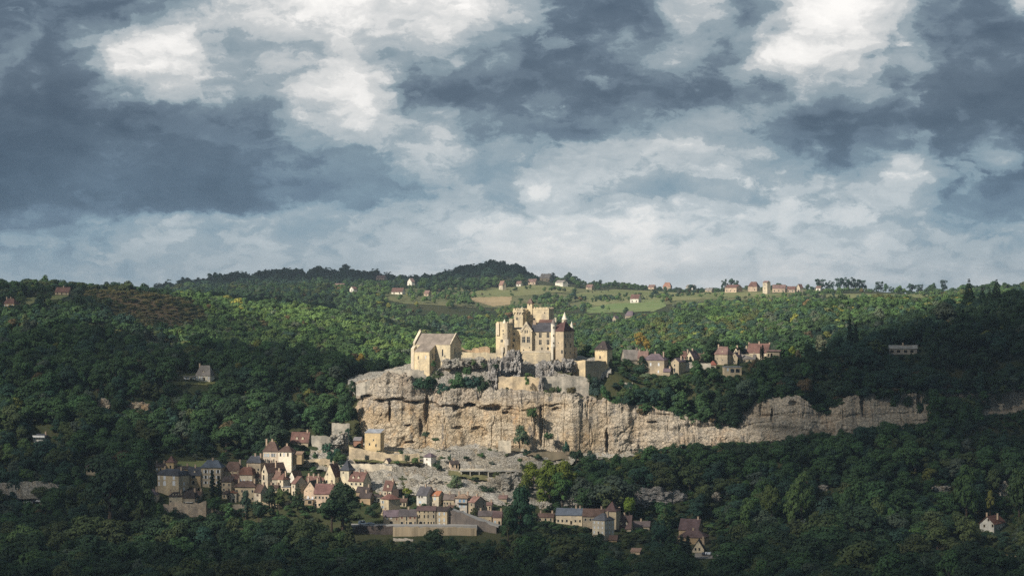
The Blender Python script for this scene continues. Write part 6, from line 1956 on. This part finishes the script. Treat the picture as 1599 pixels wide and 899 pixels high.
pt('broad', 'dark tree against the left end of the cliff', 541, 612, 640, 26, 'dark', D=1482)
pt('broad', 'green tree below the sloping grey rampart', 537, 628, 660, 28, 'mid', D=1476)
pt('broad', 'small dark tree at the left edge of the cliff top', 551, 592, 612, 16, 'dark', D=1500)
# shrubs on the castle rock and cliff
CG = 'shrubs on the castle rock'
for px, top, base, w, t_, D, lab in (
        (664, 583, 616, 44, 'dark', 1482, 'big dark bush hanging over the western cliff edge'), (648, 592, 612, 24, 'blue', 1481, 'dark bush at the left of the big overhanging bush'), (690, 598, 616, 26, 'blue', 1480, 'bluish bush right of the big overhanging bush'),
        (716, 580, 612, 34, 'mid', 1485, 'bright green shrub thicket below the pale terrace wall'), (738, 583, 614, 36, 'blue', 1483, 'dark shrub thicket below the ruined wall'), (754, 586, 615, 24, 'dark', 1482, 'dark shrub beside the narrow rock pillar'), (729, 570, 590, 18, 'mid', 1492, 'small green shrub under the rubble bank'),
        (684, 578, 592, 22, 'olive', 1492, 'olive bush under the church right corner'), (677, 562, 573, 9, 'mid', 1503, 'small bright bush against the church wall'), (739, 560, 572, 8, 'fresh', 1502, 'little bright shrub on the rubble under the terrace wall'), (714, 559, 569, 7, 'mid', 1504, 'tiny shrub right of the church'),
        (755, 566, 575, 11, 'mid', 1500, 'small shrub left of the grey rock knob'), (773, 566, 578, 13, 'dark', 1490, 'dark shrub on the left flank of the grey rock knob'), (823, 588, 601, 9, 'fresh', 1482, 'bright creeper hanging over the lower terrace wall'), (826, 582, 590, 20, 'fresh', 1489, 'grass tussock bush under the castle terrace wall'),
        (830, 634, 656, 24, 'mid', 1462, 'round green bush growing on the cliff face'), (857, 673, 690, 19, 'mid', 1458, 'round green bush at the cliff foot'), (812, 664, 694, 28, 'grey', 1455, 'grey feathery tree at the foot of the cliff'), (884, 688, 708, 13, 'blue', 1454, 'small bluish bush on the grey scree'),
        (797, 607, 620, 22, 'olive', 1482, 'olive bush under the tan terrace wall'), (790, 604, 618, 16, 'dark', 1482, 'dark bush under the tan terrace wall'), (872, 602, 616, 10, 'mid', 1481, 'small green bush right of the rock rib'), (892, 602, 618, 20, 'brown', 1480, 'brown bush under the grey lower wall'), (860, 604, 622, 24, 'olive', 1480, 'olive thicket beside the rock rib'),
        (932, 588, 622, 28, 'blue', 1484, 'dark tree hanging over the cliff under the gate tower rampart'), (946, 602, 636, 20, 'mid', 1480, 'green tree at the cliff edge right of the hanging tree'), (921, 583, 604, 16, 'dark', 1488, 'dark bush against the rampart under the gate tower'), (953, 560, 578, 11, 'olive', 1516, 'olive bush right of the gate tower'),
        (822, 700, 712, 14, 'dark', 1440, 'small dark bush on the bare slope under the cliff'), (900, 700, 722, 26, 'dark', 1440, 'dark tree at the right foot of the grey scree'), (922, 702, 726, 24, 'blue', 1438, 'bluish tree right of the dark scree foot tree'),
        (665, 672, 684, 14, 'grey', 1454, 'grey bush on the cliff foot right of the stone house'), (680, 682, 690, 14, 'mid', 1452, 'green bush on the terrace under the cliff'), (626, 702, 710, 10, 'mid', 1445, 'round bush on the upper terrace wall'), (591, 702, 708, 8, 'olive', 1446, 'small bush on the terrace below the cliff house'), (648, 712, 726, 16, 'fresh', 1430, 'pale green shrub left of the white tower'),
        (636, 708, 724, 12, 'grey', 1431, 'grey green shrub beside the terrace path'), (684, 719, 734, 16, 'dark', 1428, 'dark shrub right of the white tower'), (703, 708, 722, 8, 'dark', 1438, 'dark palm like tree on the terrace'), (690, 712, 716, 12, 'mid', 1436, 'low hedge on the terrace right of the white tower'), (620, 718, 724, 10, 'mid', 1430, 'low bush beside the tiny stone hut'),
        (818, 722, 736, 22, 'dark', 1428, 'dark bush at the right end of the terrace road'), (776, 734, 748, 14, 'olive', 1415, 'olive bush under the terrace road'),
        (728, 711, 718, 12, 'dark', 1431, 'small dark shrub at the left end of the highest stone ledge'), (752, 706, 714, 13, 'mid', 1434, 'green shrub on top of the stone ledges'), (792, 707, 714, 10, 'olive', 1435, 'olive shrub above the stone ledges'),
        (768, 719, 726, 10, 'grey', 1427, 'grey shrub on the middle stone ledge'), (840, 708, 718, 15, 'dark', 1434, 'dark shrub at the right end of the stone ledges'), (812, 714, 722, 9, 'mid', 1430, 'green tuft on the right of the stone ledges'), (742, 743, 752, 14, 'dark', 1412, 'dark shrub under the left piers of the terrace road'),
        (798, 744, 756, 18, 'mid', 1411, 'green shrub below the right end of the terrace road'), (668, 744, 755, 14, 'olive', 1410, 'olive shrub at the foot of the pale stone wall'), (612, 741, 753, 12, 'mid', 1413, 'green shrub at the foot of the smooth retaining wall'), (588, 743, 753, 11, 'dark', 1413, 'dark shrub behind the red roofed manor house'),
        (535, 640, 664, 26, 'mid', 1470, 'round bright tree at the left of the cliff'), (541, 668, 692, 22, 'blue', 1462, 'bluish bush at the left foot of the cliff'), (560, 692, 700, 14, 'dark', 1456, 'dark bush left of the cliff house'), (515, 692, 722, 34, 'blue', 1440, 'dark tree left of the upper terrace wall'), (530, 704, 724, 26, 'mid', 1436, 'green tree in front of the rocky shelf'), (573, 708, 722, 9, 'grey', 1434, 'pale bush on the upper stone wall')):
    pt('shrub', lab, px, top, base, w, t_, D=D, group=CG)

# unseen clouds added for their shade: label, photo column and depth of the ground they shade, half sizes, half thickness, density
SHADE_CLOUDS = [
    ('broad unseen cloud added to shade the river wood and near air', 880, 780, 1050, 532, 130, .0085),
    ('long unseen cloud added to shade the wood below the eastern cliff', 1450, 1385, 245, 100, 110, .0055),
    ('unseen cloud added to shade the eastern end of the cliff', 1640, 1500, 215, 120, 110, .010),
    ('unseen cloud added to shade the dark eastern hill', 1735, 1800, 215, 190, 110, .0075),
    ('unseen cloud added to shade the western hillside wood', 150, 1575, 190, 125, 100, .0065),
    ('unseen cloud added to shade the lower western wood', -30, 1370, 130, 120, 100, .009),
    ('thin unseen cloud added to shade the western ridge', 40, 1980, 230, 200, 60, .008),
    ('long unseen cloud added to shade the dark ridge behind the church', 470, 2440, 290, 120, 90, .009),
    ('unseen cloud added to shade the far pine ridge', 520, 4020, 520, 260, 110, .008),
    ('unseen cloud added to shade the ground beyond the eastern hill', 1760, 2300, 210, 280, 110, .009),
]

# ------------------------------------------------------------------ the wood
rg = np.random.default_rng(5)
cand = []
for lo, hi, s in ((1130, 1345, 9.0), (1345, 1700, 7.2), (1700, 2600, 6.2), (2600, 4250, 7.6)):
    for D in np.arange(lo, hi, s):
        xa, xb = (-190 - CX) * D / F, (1790 - CX) * D / F
        xs = np.arange(xa, xb, s)
        cand.append(np.stack([xs + rg.uniform(-.48, .48, len(xs)) * s, D + rg.uniform(-.48, .48, len(xs)) * s], 1))
NT_ = sum(len(c) for c in cand)
for lo, hi, s in ((1200, 1720, 4.6),):
    for D in np.arange(lo, hi, s):
        xs = np.arange((-190 - CX) * D / F, (1790 - CX) * D / F, s)
        cand.append(np.stack([xs + rg.uniform(-.48, .48, len(xs)) * s, D + rg.uniform(-.48, .48, len(xs)) * s], 1))
edge = []
for p_ in np.arange(600, 957, 3.2):
    if rg.uniform() < 0.62:
        D_ = float(np.interp(p_, CPX, CDD)) + rg.uniform(9, 20)
        edge.append(((p_ - CX) * D_ / F, D_))
for p_ in np.arange(957, 1640, 6.5):
    crest = any(a_ < p_ < b_ for a_, b_ in ((1168, 1262), (1325, 1385), (1545, 1599)))
    for _ in range(1 if crest else 2):
        if rg.uniform() < (0.6 if crest else 0.9):
            edge.append(((p_ + rg.uniform(-3, 3) - CX) * 1478 / F, 1478 + rg.uniform(-2, 4)))
cand.append(np.array(edge))
NE_ = len(edge)
T = np.concatenate(cand)
bush = (np.arange(len(T)) >= NT_) & (np.arange(len(T)) < len(T) - NE_)
brink = np.arange(len(T)) >= len(T) - NE_
X, Dd = T[:, 0], T[:, 1]
Z = ground(X, Dd)
px = CX + X / Dd * F
k = Dd / F
edge_z = CZ - (np.interp(px, ct_px, ct_py) - CY) * (np.interp(px, CPX, CDD) + 14) / F - 1.5
# trees that root on the brink of the long cliff
Z = np.where((px > 955) & (px < 1655) & (Dd >= 1478) & (Dd < 1512), np.maximum(Z, edge_z), Z)
patchy = fbm(X / 60, Dd / 60, oct=3, seed=61)
hgt = (rg.uniform(7.0, 13.5, len(T)) + 2.5 * patchy) * np.where(rg.uniform(0, 1, len(T)) < .12, 1.35, 1.0)
hgt = np.where(Dd < 1345, hgt * 1.38, np.where(Dd < 1700, hgt * 1.3, hgt))
hgt = np.where((Dd > 1480) & (Dd <= 1720), hgt * .88, np.where(Dd > 1720, hgt * .74, hgt))
hgt = np.where(Dd > 3300, hgt * np.clip(1.05 + 0.9 * fbm(px / 14, Dd / 90, oct=3, seed=15), .65, 1.45) * rg.uniform(.85, 1.15, len(T)) * np.where((px > 900) & (px < 1500), .68, np.where(px < 250, .8, 1.0)), hgt)
hgt = np.where(bush, rg.uniform(2.6, 5.0, len(T)), hgt)
lowz = ~bush & inside([(130, 440), (300, 440), (320, 500), (420, 505), (430, 545), (130, 545)], px, CY + (CZ - Z) / k) & (patchy < 0.15) & (Dd > 1650) & (Dd < 2200)
hgt = np.where(brink, np.where(px < 957, rg.uniform(1.5, 4.2, len(T)), rg.uniform(6.5, 10, len(T))), hgt)
Z = np.where(brink, edge_z - np.where(px < 957, rg.uniform(-1.0, 1.5, len(T)), rg.uniform(0.5, 5.5, len(T))) - np.where(((px > 1262) & (px < 1326)) | (px > 1390) & (px < 1545), rg.uniform(0, 11, len(T)), np.where((px > 1000) & (px < 1165), rg.uniform(0, 4, len(T)), 0)), Z)
wid = hgt * np.where(bush, rg.uniform(1.2, 1.7, len(T)), rg.uniform(0.66, 1.2, len(T)))
gyp = CY + (CZ - Z) / k
top = gyp - hgt / k
wpx = wid / k / 2
ok = np.ones(len(T), bool)
# open ground, house fronts, rock faces
urand = rg.uniform(0, 1, len(T))
for poly, lo, hi, prob in CLEAR:
    m_ = (Dd > lo - 20) & (Dd < hi) & (urand < float(prob))
    mid = gyp - 0.45 * hgt / k
    ok &= ~(m_ & (inside(poly, px, gyp) | inside(poly, px, mid) | inside(poly, px, top + 1.0) | inside(poly, px - wpx * .7, mid) | inside(poly, px + wpx * .7, mid)))
for a, b, t_, bt, Dh in RECTS:
    inx = (px + wpx * .75 > a) & (px - wpx * .75 < b)
    front = inx & (Dd < Dh + 1) & (Dd > Dh - 420) & (top < bt - 2.5) & (gyp > t_)
    body = inx & (Dd >= Dh - 4) & (Dd < Dh + 14)
    ok &= ~(front | body)
ok |= brink
for a, b, t_, bt, Dh in BRECT:
    ok &= ~((px + wpx * .6 > a) & (px - wpx * .6 < b) & (Dd < Dh + 2) & (Dd > Dh - 300) & (top < bt - 1) & (gyp > t_))
# castle platform and hamlet ground stay free; the village slope is mostly houses and gardens
ok &= ~((px > 552) & (px < 960) & (Dd > 1455) & (Dd < 1562))
ok &= bush | ~inside(TERR, px, gyp)
ok &= ~((px > 547) & (px < 1700) & (px < 1455) & ~(bush & (px > 905)) & (Dd > 1450) & (Dd < np.where(px > 960, 1478, 1489)))
ok &= bush | ~((px > 1528) & (px < 1605) & (Dd > 1440) & (Dd < 1478))
village = (px > 228) & (px < 600) & (Dd > 1340) & (Dd < 1440)
ok &= ~(village & (rg.uniform(0, 1, len(T)) < np.where(bush, .35, .80)))
row = (px > 555) & (px < 800) & (Dd > 1318) & (Dd < 1440)
ok &= ~(row & (rg.uniform(0, 1, len(T)) < np.where(bush, .6, .92)))
ok &= ~((px > 548) & (px < 800) & (Dd > 1290) & (Dd < 1345) & (top < 838))
ok &= ~((px > 590) & (px < 790) & (Dd > 1230) & (Dd < 1330) & (top < np.where(bush, 839, 846)))
# the foreground wood keeps below the village and the quay
lim = np.interp(px, [-200, 0, 60, 130, 230, 300, 360, 420, 480, 560, 610, 640, 780, 850, 900, 1000, 1100, 1200, 1300, 1420, 1600, 1800], [735, 752, 772, 780, 792, 797, 802, 806, 798, 815, 842, 850, 842, 815, 822, 832, 838, 800, 780, 790, 790, 780])
ok &= ~((Dd < 1345) & (top < lim - np.where(bush, 8, 0)))
# plateau: scattered trees only
plat = (px > 600) & (px < 1480) & (Dd > 2900) & (Dd < 3800) & (Z > 112)
ok &= ~(plat & (rg.uniform(0, 1, len(T)) < np.where(patchy > 0.25, 0.15, 0.86)))
for x_, d_, r_ in PLACED:
    if d_ < 1700:
        ok &= bush | ~((np.abs(X - x_) < r_ * .7) & (np.abs(Dd - d_) < max(4, r_ * .8)))
T, X, Dd, Z, px, k, hgt, wid, gyp, top, wpx, patchy, lowz, bush = (a[ok] for a in (T, X, Dd, Z, px, k, hgt, wid, gyp, top, wpx, patchy, lowz, bush))
hgt = np.where(lowz, hgt * .38, hgt)
top = gyp - hgt / k
# drop what can never be seen: walk from near to far keeping the skyline of crowns per column
order = np.argsort(Dd)
hz = np.full(500, 2000.0)
keep = np.zeros(len(T), bool)
vis = np.zeros(len(T))
pend, Dlast = [], 0
sky_h = np.full(500, 2000.0)
gpx = -200 + 4.0 * np.arange(500)
curD = 1100.0
for i in order:
    if Dd[i] > curD + 25:                                   # bring in the bare ground and the queued crowns
        curD = Dd[i]
        hz = np.minimum(hz, gpy(gpx, curD - 25))
        for j0, j1, t_ in pend:
            hz[j0:j1] = np.minimum(hz[j0:j1], t_)
        pend = []
    j0 = int(max(0, min(498, (px[i] - wpx[i] + 200) / 4)))
    j1 = int(max(j0 + 1, min(499, (px[i] + wpx[i] + 200) / 4 + 1)))
    h_ = hz[j0:j1].max()
    keep[i] = top[i] < h_ + 5
    vis[i] = max(0.0, min(gyp[i], h_) - top[i])
    if keep[i]:
        pend.append((j0, j1, top[i] + 0.35 * hgt[i] / k[i]))
T, X, Dd, Z, px, k, hgt, wid, gyp, top, wpx, vis, patchy, lowz, bush = (a[keep] for a in (T, X, Dd, Z, px, k, hgt, wid, gyp, top, wpx, vis, patchy, lowz, bush))
N = len(T)

# kinds and leaf colours by place
names = list(TINT)
TI = np.array([TINT[n_] for n_ in names])
ix = {n_: i for i, n_ in enumerate(names)}
u = rg.uniform(0, 1, N)
cn = fbm(X / 45, Dd / 45, oct=2, seed=71) * 0.5 + rg.normal(0, .22, N)
ti = np.where(cn < -.35, ix['dark'], np.where(cn < .1, ix['mid'], np.where(cn < .35, ix['blue'], np.where(cn < .62, ix['olive'], ix['fresh']))))
ti = np.where((u < .012), ix['brown'], np.where(u < .024, ix['yellow'], np.where(u < .07, ix['grey'], ti)))
fgd = Dd < 1345
ti = np.where(fgd & (u > .3), np.where(cn < .2, ix['dark'], ix['olive']), ti)
ti = np.where(fgd & ((ti == ix['brown']) | (ti == ix['yellow'])), ix['olive'], ti)
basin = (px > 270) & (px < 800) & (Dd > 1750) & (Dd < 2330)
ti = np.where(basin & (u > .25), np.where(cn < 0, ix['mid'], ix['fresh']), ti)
ti = np.where(lowz, np.where(u < .65, ix['brown'], ix['olive']), ti)
plateau = (px > 560) & (Dd > 2900)
ti = np.where(plateau & (u > .5), np.where(cn > .1, ix['fresh'], ix['mid']), ti)
ridge = (px < 905) & (Dd > 3680) | (Dd > 3850)
ti = np.where(ridge, np.where(u < .8, ix['blue'], ix['dark']), ti)
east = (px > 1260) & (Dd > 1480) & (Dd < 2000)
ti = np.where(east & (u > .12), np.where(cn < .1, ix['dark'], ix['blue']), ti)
tint = TI[ti] * rg.uniform(.78, 1.22, (N, 1)) * rg.uniform(.94, 1.06, (N, 3))

painted_sun = (basin | ((Dd > 1950) & (Dd < 3300) & (px > 520))) & ~lowz
tint = np.where(painted_sun[:, None], tint * np.array([1.95, 1.75, 1.55]), tint)  # sunlight put into the leaf colour of the open hills

tint = np.where((lowz & (u < .65))[:, None], tint * np.array([1.9, 2.15, 1.8]), tint)
# the 300 largest in view stand as trees of their own, the rest is one wood
cx_in = (px > 2) & (px < 1597) & (top < 893)
score = np.where(cx_in & ~bush & (hgt > 4.5), np.minimum(vis, hgt / k) * wid / k, 0)
n_own = max(0, 298 - COUNT.get('broad', 0))
own = np.argsort(-score)[:n_own]
LM = [(172, 740, 'huge spreading tree by the village'), (300, 745, 'left village houses'), (430, 715, 'cream mansion'), (420, 775, 'round dark trees of the village'), (515, 745, 'cream gabled manor'), (605, 785, 'shuttered stone house'), (665, 805, 'riverside row'),
      (668, 720, 'white tower'), (680, 832, 'tan bank'), (812, 800, 'tall lone dark tree'), (858, 730, 'yellow green clump'), (890, 805, 'blue slate long house'), (935, 815, 'grey hipped house'), (955, 790, 'pointed brown tower'), (1026, 775, 'grey rock wall'),
      (1080, 825, 'large dark brown roofs'), (1090, 853, 'cream house front'), (1245, 760, 'pale wood edge clump'), (1288, 762, 'white rocks'), (1509, 760, 'tall bright tree'), (1553, 818, 'lone white house'), (1530, 870, 'tan stubble strip'), (940, 550, 'gate tower'),
      (1025, 572, 'large hipped hamlet house'), (1145, 582, 'modern flat house'), (1185, 545, 'big red roof'), (1330, 525, 'twin eastern cypresses'), (1410, 545, 'low dark stone house'), (1530, 445, 'right skyline spruces'), (1100, 665, 'long eastern cliff'), (1300, 645, 'far eastern cliff'),
      (600, 600, 'western cliff end'), (660, 550, 'church'), (315, 583, 'hillside manor'), (216, 632, 'ochre rock face'), (62, 683, 'hidden balcony house'), (141, 728, 'dark roofed tower house'), (70, 760, 'long pale rock wall'), (468, 680, 'red roofed house above the mansion'), (252, 528, 'dark spruce trio'), (96, 454, 'western hilltop house'), (520, 712, 'upper terrace wall'), (1575, 750, 'right edge bright tree')]
lmx, lmy = np.array([l[0] for l in LM]), np.array([l[1] for l in LM])
CW = {'dark': 'dark green', 'mid': 'green', 'blue': 'bluish green', 'fresh': 'bright green', 'yellow': 'yellowish', 'brown': 'brownish', 'grey': 'grey green', 'olive': 'olive', 'gold': 'golden', 'pale': 'pale green', 'lime': 'lime green', 'ink': 'blackish green'}
used = {}
ORD = ['first', 'second', 'third', 'fourth', 'fifth', 'sixth', 'seventh', 'eighth', 'ninth', 'tenth', 'eleventh', 'twelfth', 'thirteenth', 'fourteenth', 'fifteenth', 'sixteenth']
for i in own:
    cyp = (top[i] + gyp[i]) / 2
    d2 = (lmx - px[i]) ** 2 + (1.4 * (lmy - cyp)) ** 2
    j = int(np.argmin(d2))
    ddx, ddy = px[i] - lmx[j], cyp - lmy[j]
    far_ = math.sqrt(d2[j])
    where = ('right of' if ddx > 0 else 'left of') if abs(ddx) > 1.3 * abs(ddy) else ('below' if ddy > 0 else 'above')
    where = {'far': 'well ', 'near': 'just ', '': ''}['near' if far_ < 26 else ('far' if far_ > 80 else '')] + where
    size = 'tall' if hgt[i] / wid[i] > 1.28 else ('broad' if hgt[i] / wid[i] < 1.06 else 'rounded')
    lab = f"{size} {CW[names[ti[i]]]} tree {where} the {LM[j][2]}"
    used.setdefault(lab, []).append(i)
for lab, ids in used.items():
    ids = sorted(ids, key=lambda q_: px[q_])
    for n_, i in enumerate(ids):
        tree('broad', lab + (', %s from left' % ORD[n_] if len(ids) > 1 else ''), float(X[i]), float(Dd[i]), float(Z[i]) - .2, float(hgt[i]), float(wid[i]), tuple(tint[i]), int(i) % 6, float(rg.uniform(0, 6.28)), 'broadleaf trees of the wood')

rest = np.setdiff1d(np.arange(N), own)
pcol = bpy.data.collections.new('wood_prototypes')           # never linked to the scene
plist = [c for c, _ in PROTO['broad']] + FARC + [c for c, _ in PROTO['tall']]
for i, me_ in enumerate(plist):
    ob = bpy.data.objects.new('proto_%02d' % i, me_)
    pcol.objects.link(ob)
nb = len(PROTO['broad'])
pid = np.where(Dd < 1750, rg.integers(0, nb, N), nb + rg.integers(0, 5, N))
pid = np.where(ridge & (u < .75), nb + 5 + rg.integers(0, 2, N), pid)
pid = np.where((u > .985), nb + 7, pid)
pid = np.where((Dd < 1750) & (u > .42) & (u < .52) & ~bush, nb + 8 + rg.integers(0, 3, N), pid)
# undergrowth: low bushes so that the ground does not show bare between the crowns
gm = bpy.data.meshes.new('wood')
pos = np.stack([X, Dd, Z - .3], 1)[rest]
gm.vertices.add(len(rest))
gm.vertices.foreach_set('co', pos.astype(np.float32).ravel())
for nm, arr, ty in (('pid', pid[rest], 'INT'), ('rz', rg.uniform(0, 6.28, len(rest)), 'FLOAT')):
    a = gm.attributes.new(nm, ty, 'POINT')
    a.data.foreach_set('value', arr.astype(np.int32 if ty == 'INT' else np.float32))
a = gm.attributes.new('scl', 'FLOAT_VECTOR', 'POINT')
a.data.foreach_set('vector', np.stack([wid / 8.6, wid / 8.6, hgt / 10.2], 1)[rest].astype(np.float32).ravel())
a = gm.attributes.new('tint', 'FLOAT_COLOR', 'POINT')
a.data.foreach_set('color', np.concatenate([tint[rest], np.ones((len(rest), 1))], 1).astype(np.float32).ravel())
gm.update()
wood = bpy.data.objects.new('wood', gm)
COL.objects.link(wood)
tag(wood, 'dense mixed woodland covering the hills and the valley floor', kind='stuff')
ng = bpy.data.node_groups.new('scatter_wood', 'GeometryNodeTree')
ng.interface.new_socket('Geometry', in_out='INPUT', socket_type='NodeSocketGeometry')
ng.interface.new_socket('Geometry', in_out='OUTPUT', socket_type='NodeSocketGeometry')
gi, go = ng.nodes.new('NodeGroupInput'), ng.nodes.new('NodeGroupOutput')


def nattr(nm, ty):
    nd = ng.nodes.new('GeometryNodeInputNamedAttribute')
    nd.data_type = ty
    nd.inputs['Name'].default_value = nm
    return nd.outputs[0]


m2p = ng.nodes.new('GeometryNodeMeshToPoints')
iop = ng.nodes.new('GeometryNodeInstanceOnPoints')
ci = ng.nodes.new('GeometryNodeCollectionInfo')
ci.inputs['Collection'].default_value = pcol
ci.inputs['Separate Children'].default_value = True
ci.inputs['Reset Children'].default_value = True
cxyz = ng.nodes.new('ShaderNodeCombineXYZ')
ng.links.new(nattr('rz', 'FLOAT'), cxyz.inputs[2])
ng.links.new(gi.outputs[0], m2p.inputs['Mesh'])
ng.links.new(m2p.outputs[0], iop.inputs['Points'])
ng.links.new(ci.outputs[0], iop.inputs['Instance'])
iop.inputs['Pick Instance'].default_value = True
ng.links.new(nattr('pid', 'INT'), iop.inputs['Instance Index'])
ng.links.new(cxyz.outputs[0], iop.inputs['Rotation'])
ng.links.new(nattr('scl', 'FLOAT_VECTOR'), iop.inputs['Scale'])
ng.links.new(iop.outputs[0], go.inputs[0])
wood.modifiers.new('scatter', 'NODES').node_group = ng
print('WOOD', N, 'own', len(own), 'labels', len(used), COUNT)

# ------------------------------------------------------------------ cars
CARM = {'white': plain('white_car_paint', (0.75, 0.76, 0.78), .3, .5), 'silver': plain('silver_car_paint', (0.45, 0.47, 0.5), .3, .5), 'dark': plain('dark_car_paint', (0.04, 0.045, 0.06), .3, .5)}
TYRE = plain('tyre_rubber', (0.02, 0.02, 0.02), .8)


def car(label, px_, py_, D, col, rz=0.0, van=False, group='cars parked by the river'):
    root = thing('parked_van' if van else 'parked_car', label, 'van' if van else 'car', P(px_, py_, D), group)
    L_, Wd, H_ = (5.4, 2.0, 2.3) if van else (4.3, 1.75, 1.45)
    pr = [(-L_ / 2, .35), (L_ / 2, .35), (L_ / 2, .85), (L_ * .30, .98), (L_ * .17, H_), (-L_ * .33, H_), (-L_ * .47, 1.0 if not van else H_ * .95), (-L_ / 2, .85)]
    n = len(pr)
    mb = MB()
    mb.add([(x, -Wd / 2 + (.12 if z > 1 else 0), z) for x, z in pr] + [(x, Wd / 2 - (.12 if z > 1 else 0), z) for x, z in pr], [tuple(range(n)), tuple(reversed(range(n, 2 * n)))] + [(i, n + i, n + (i + 1) % n, (i + 1) % n) for i in range(n)])
    c, s_ = math.cos(rz), math.sin(rz)

    def put(nm, mb_, mat, par):
        ob = bpy.data.objects.new(nm, mb_.mesh(nm, mat))
        COL.objects.link(ob)
        ob.parent = par
        return ob
    put('body', mb, CARM[col], root)
    mb = MB()
    X_, Y_ = Vector((1, 0, 0)), Vector((0, 1, 0))
    mb.box((-L_ * .30, -Wd / 2 + .02, 1.02), X_, Y_, L_ * .50, Wd - .04, (H_ - 1.02) * .72)
    put('side_windows', mb, GLASS, root)
    for x in (-L_ * .31, L_ * .31):
        for y in (-Wd / 2 + .02, Wd / 2 - .02):
            mb = MB()
            vs = [Vector((x + .33 * math.cos(a), y + dy, .33 + .33 * math.sin(a))) for dy in (-.1, .1) for a in [2 * math.pi * q_ / 12 for q_ in range(12)]]
            mb.add(vs, [(q_, (q_ + 1) % 12, 12 + (q_ + 1) % 12, 12 + q_) for q_ in range(12)] + [tuple(range(12)), tuple(reversed(range(12, 24)))])
            put('wheel', mb, TYRE, root)
    root.rotation_euler = (0, 0, rz)
    return root


car('white van parked on the river road by the dark quay wall', 567, 818.5, 1341, 'white', .1, True)
car('silver car parked behind the white van on the river road', 579, 818.7, 1342.5, 'silver', .1)
Dq = hit(60, 785, 1330, 1420)
for i, (x_, c_) in enumerate(((46, 'white'), (56, 'dark'), (62, 'white'), (70, 'dark'), (78, 'silver'))):
    car(('white car at the left end of the western lay-by', 'dark car second from the left in the western lay-by', 'white car in the middle of the western lay-by', 'dark car second from the right in the western lay-by', 'silver car at the right end of the western lay-by')[i], x_, gpy(x_, Dq) - .6, Dq, c_, .3 * (i % 2), group='cars in the western lay-by')
Dq = hit(1155, 867, 1230, 1330)
for i, (x_, c_) in enumerate(((1148, 'silver'), (1154, 'white'), (1160, 'silver'), (1104, 'white'), (1109, 'silver'), (1099, 'dark'))):
    car(('silver car at the left of the small tree ringed car park', 'white car in the middle of the small tree ringed car park', 'silver car at the right of the small tree ringed car park', 'white car beside the cream house front', 'silver car furthest from the cream house front', 'dark car nearest to the cream house front')[i], x_, gpy(x_, Dq) - .6, Dq, c_, .8 + .3 * (i % 3), group='cars in the tree ringed car park')

# ------------------------------------------------------------------ unseen clouds added overhead to shade the hills and near air
def cloud(name, label, pxc, D, rx, ry, thick, dens, z=1050.0, seed=1, g0=None):
    """an unseen flattened cloud added between the sun and a spot on the ground to shade it"""
    gx_, gy_ = (pxc - CX) * D / F, D
    t_ = (z - float(ground(gx_, gy_))) / SUN.z
    c = Vector((gx_, gy_, 0)) + SUN * t_
    bm = bmesh.new()
    bmesh.ops.create_icosphere(bm, subdivisions=5, radius=1.0)
    co = np.array([v.co[:] for v in bm.verts])
    r = 1 + .22 * fbm(co[:, 0] * 2.2 + seed, co[:, 1] * 2.2, co[:, 2] * 2.2, 4, .55, seed)
    co = co * r[:, None]
    co[:, 2] = np.where(co[:, 2] < 0, co[:, 2] * .55, co[:, 2])
    for v, q_ in zip(bm.verts, co):
        v.co = (q_[0] * rx, q_[1] * ry, q_[2] * thick)
    me_ = bpy.data.meshes.new(name)
    bm.to_mesh(me_)
    bm.free()
    m_ = bpy.data.materials.new('shade_cloud_vapour')
    m_.use_nodes = True
    t = NT(m_.node_tree)
    t.n.clear()
    out = t.new('ShaderNodeOutputMaterial')
    vol = t.new('ShaderNodeVolumePrincipled')
    vol.inputs['Color'].default_value = (.97, .97, .97, 1)
    vol.inputs['Density'].default_value = dens
    vol.inputs['Anisotropy'].default_value = 0.3
    t.l.new(vol.outputs[0], out.inputs['Volume'])
    me_.materials.append(m_)
    ob = bpy.data.objects.new(name, me_)
    COL.objects.link(ob)
    ob.location = (c.x, c.y, z)
    return tag(ob, label, kind='stuff')


for i, (lab, pxc, D, rx, ry, th_, dn) in enumerate(SHADE_CLOUDS):
    cloud('cloud', lab, pxc, D, rx, ry, th_, dn, 1000 + 37 * (i % 4), 3 + i)

# ------------------------------------------------------------------ air
HAZE_D = 0.000055
hb = MB()
lo, hi = np.array([-36000., -400, -4.5]), np.array([36000., 14400., 262.0])
hb.box(Vector(lo), Vector((1, 0, 0)), Vector((0, 1, 0)), hi[0] - lo[0], hi[1] - lo[1], hi[2] - lo[2])
hm = bpy.data.materials.new('pale_air')
hm.use_nodes = True
t = NT(hm.node_tree)
t.n.clear()
out = t.new('ShaderNodeOutputMaterial')
vol = t.new('ShaderNodeVolumePrincipled')
vol.inputs['Color'].default_value = (0.74, 0.88, 1.0, 1)
vol.inputs['Density'].default_value = HAZE_D
vol.inputs['Anisotropy'].default_value = 0.2
t.l.new(vol.outputs[0], out.inputs['Volume'])
hz_ = hb.build('haze', hm)
tag(hz_, 'thin pale air over the valley', kind='stuff')
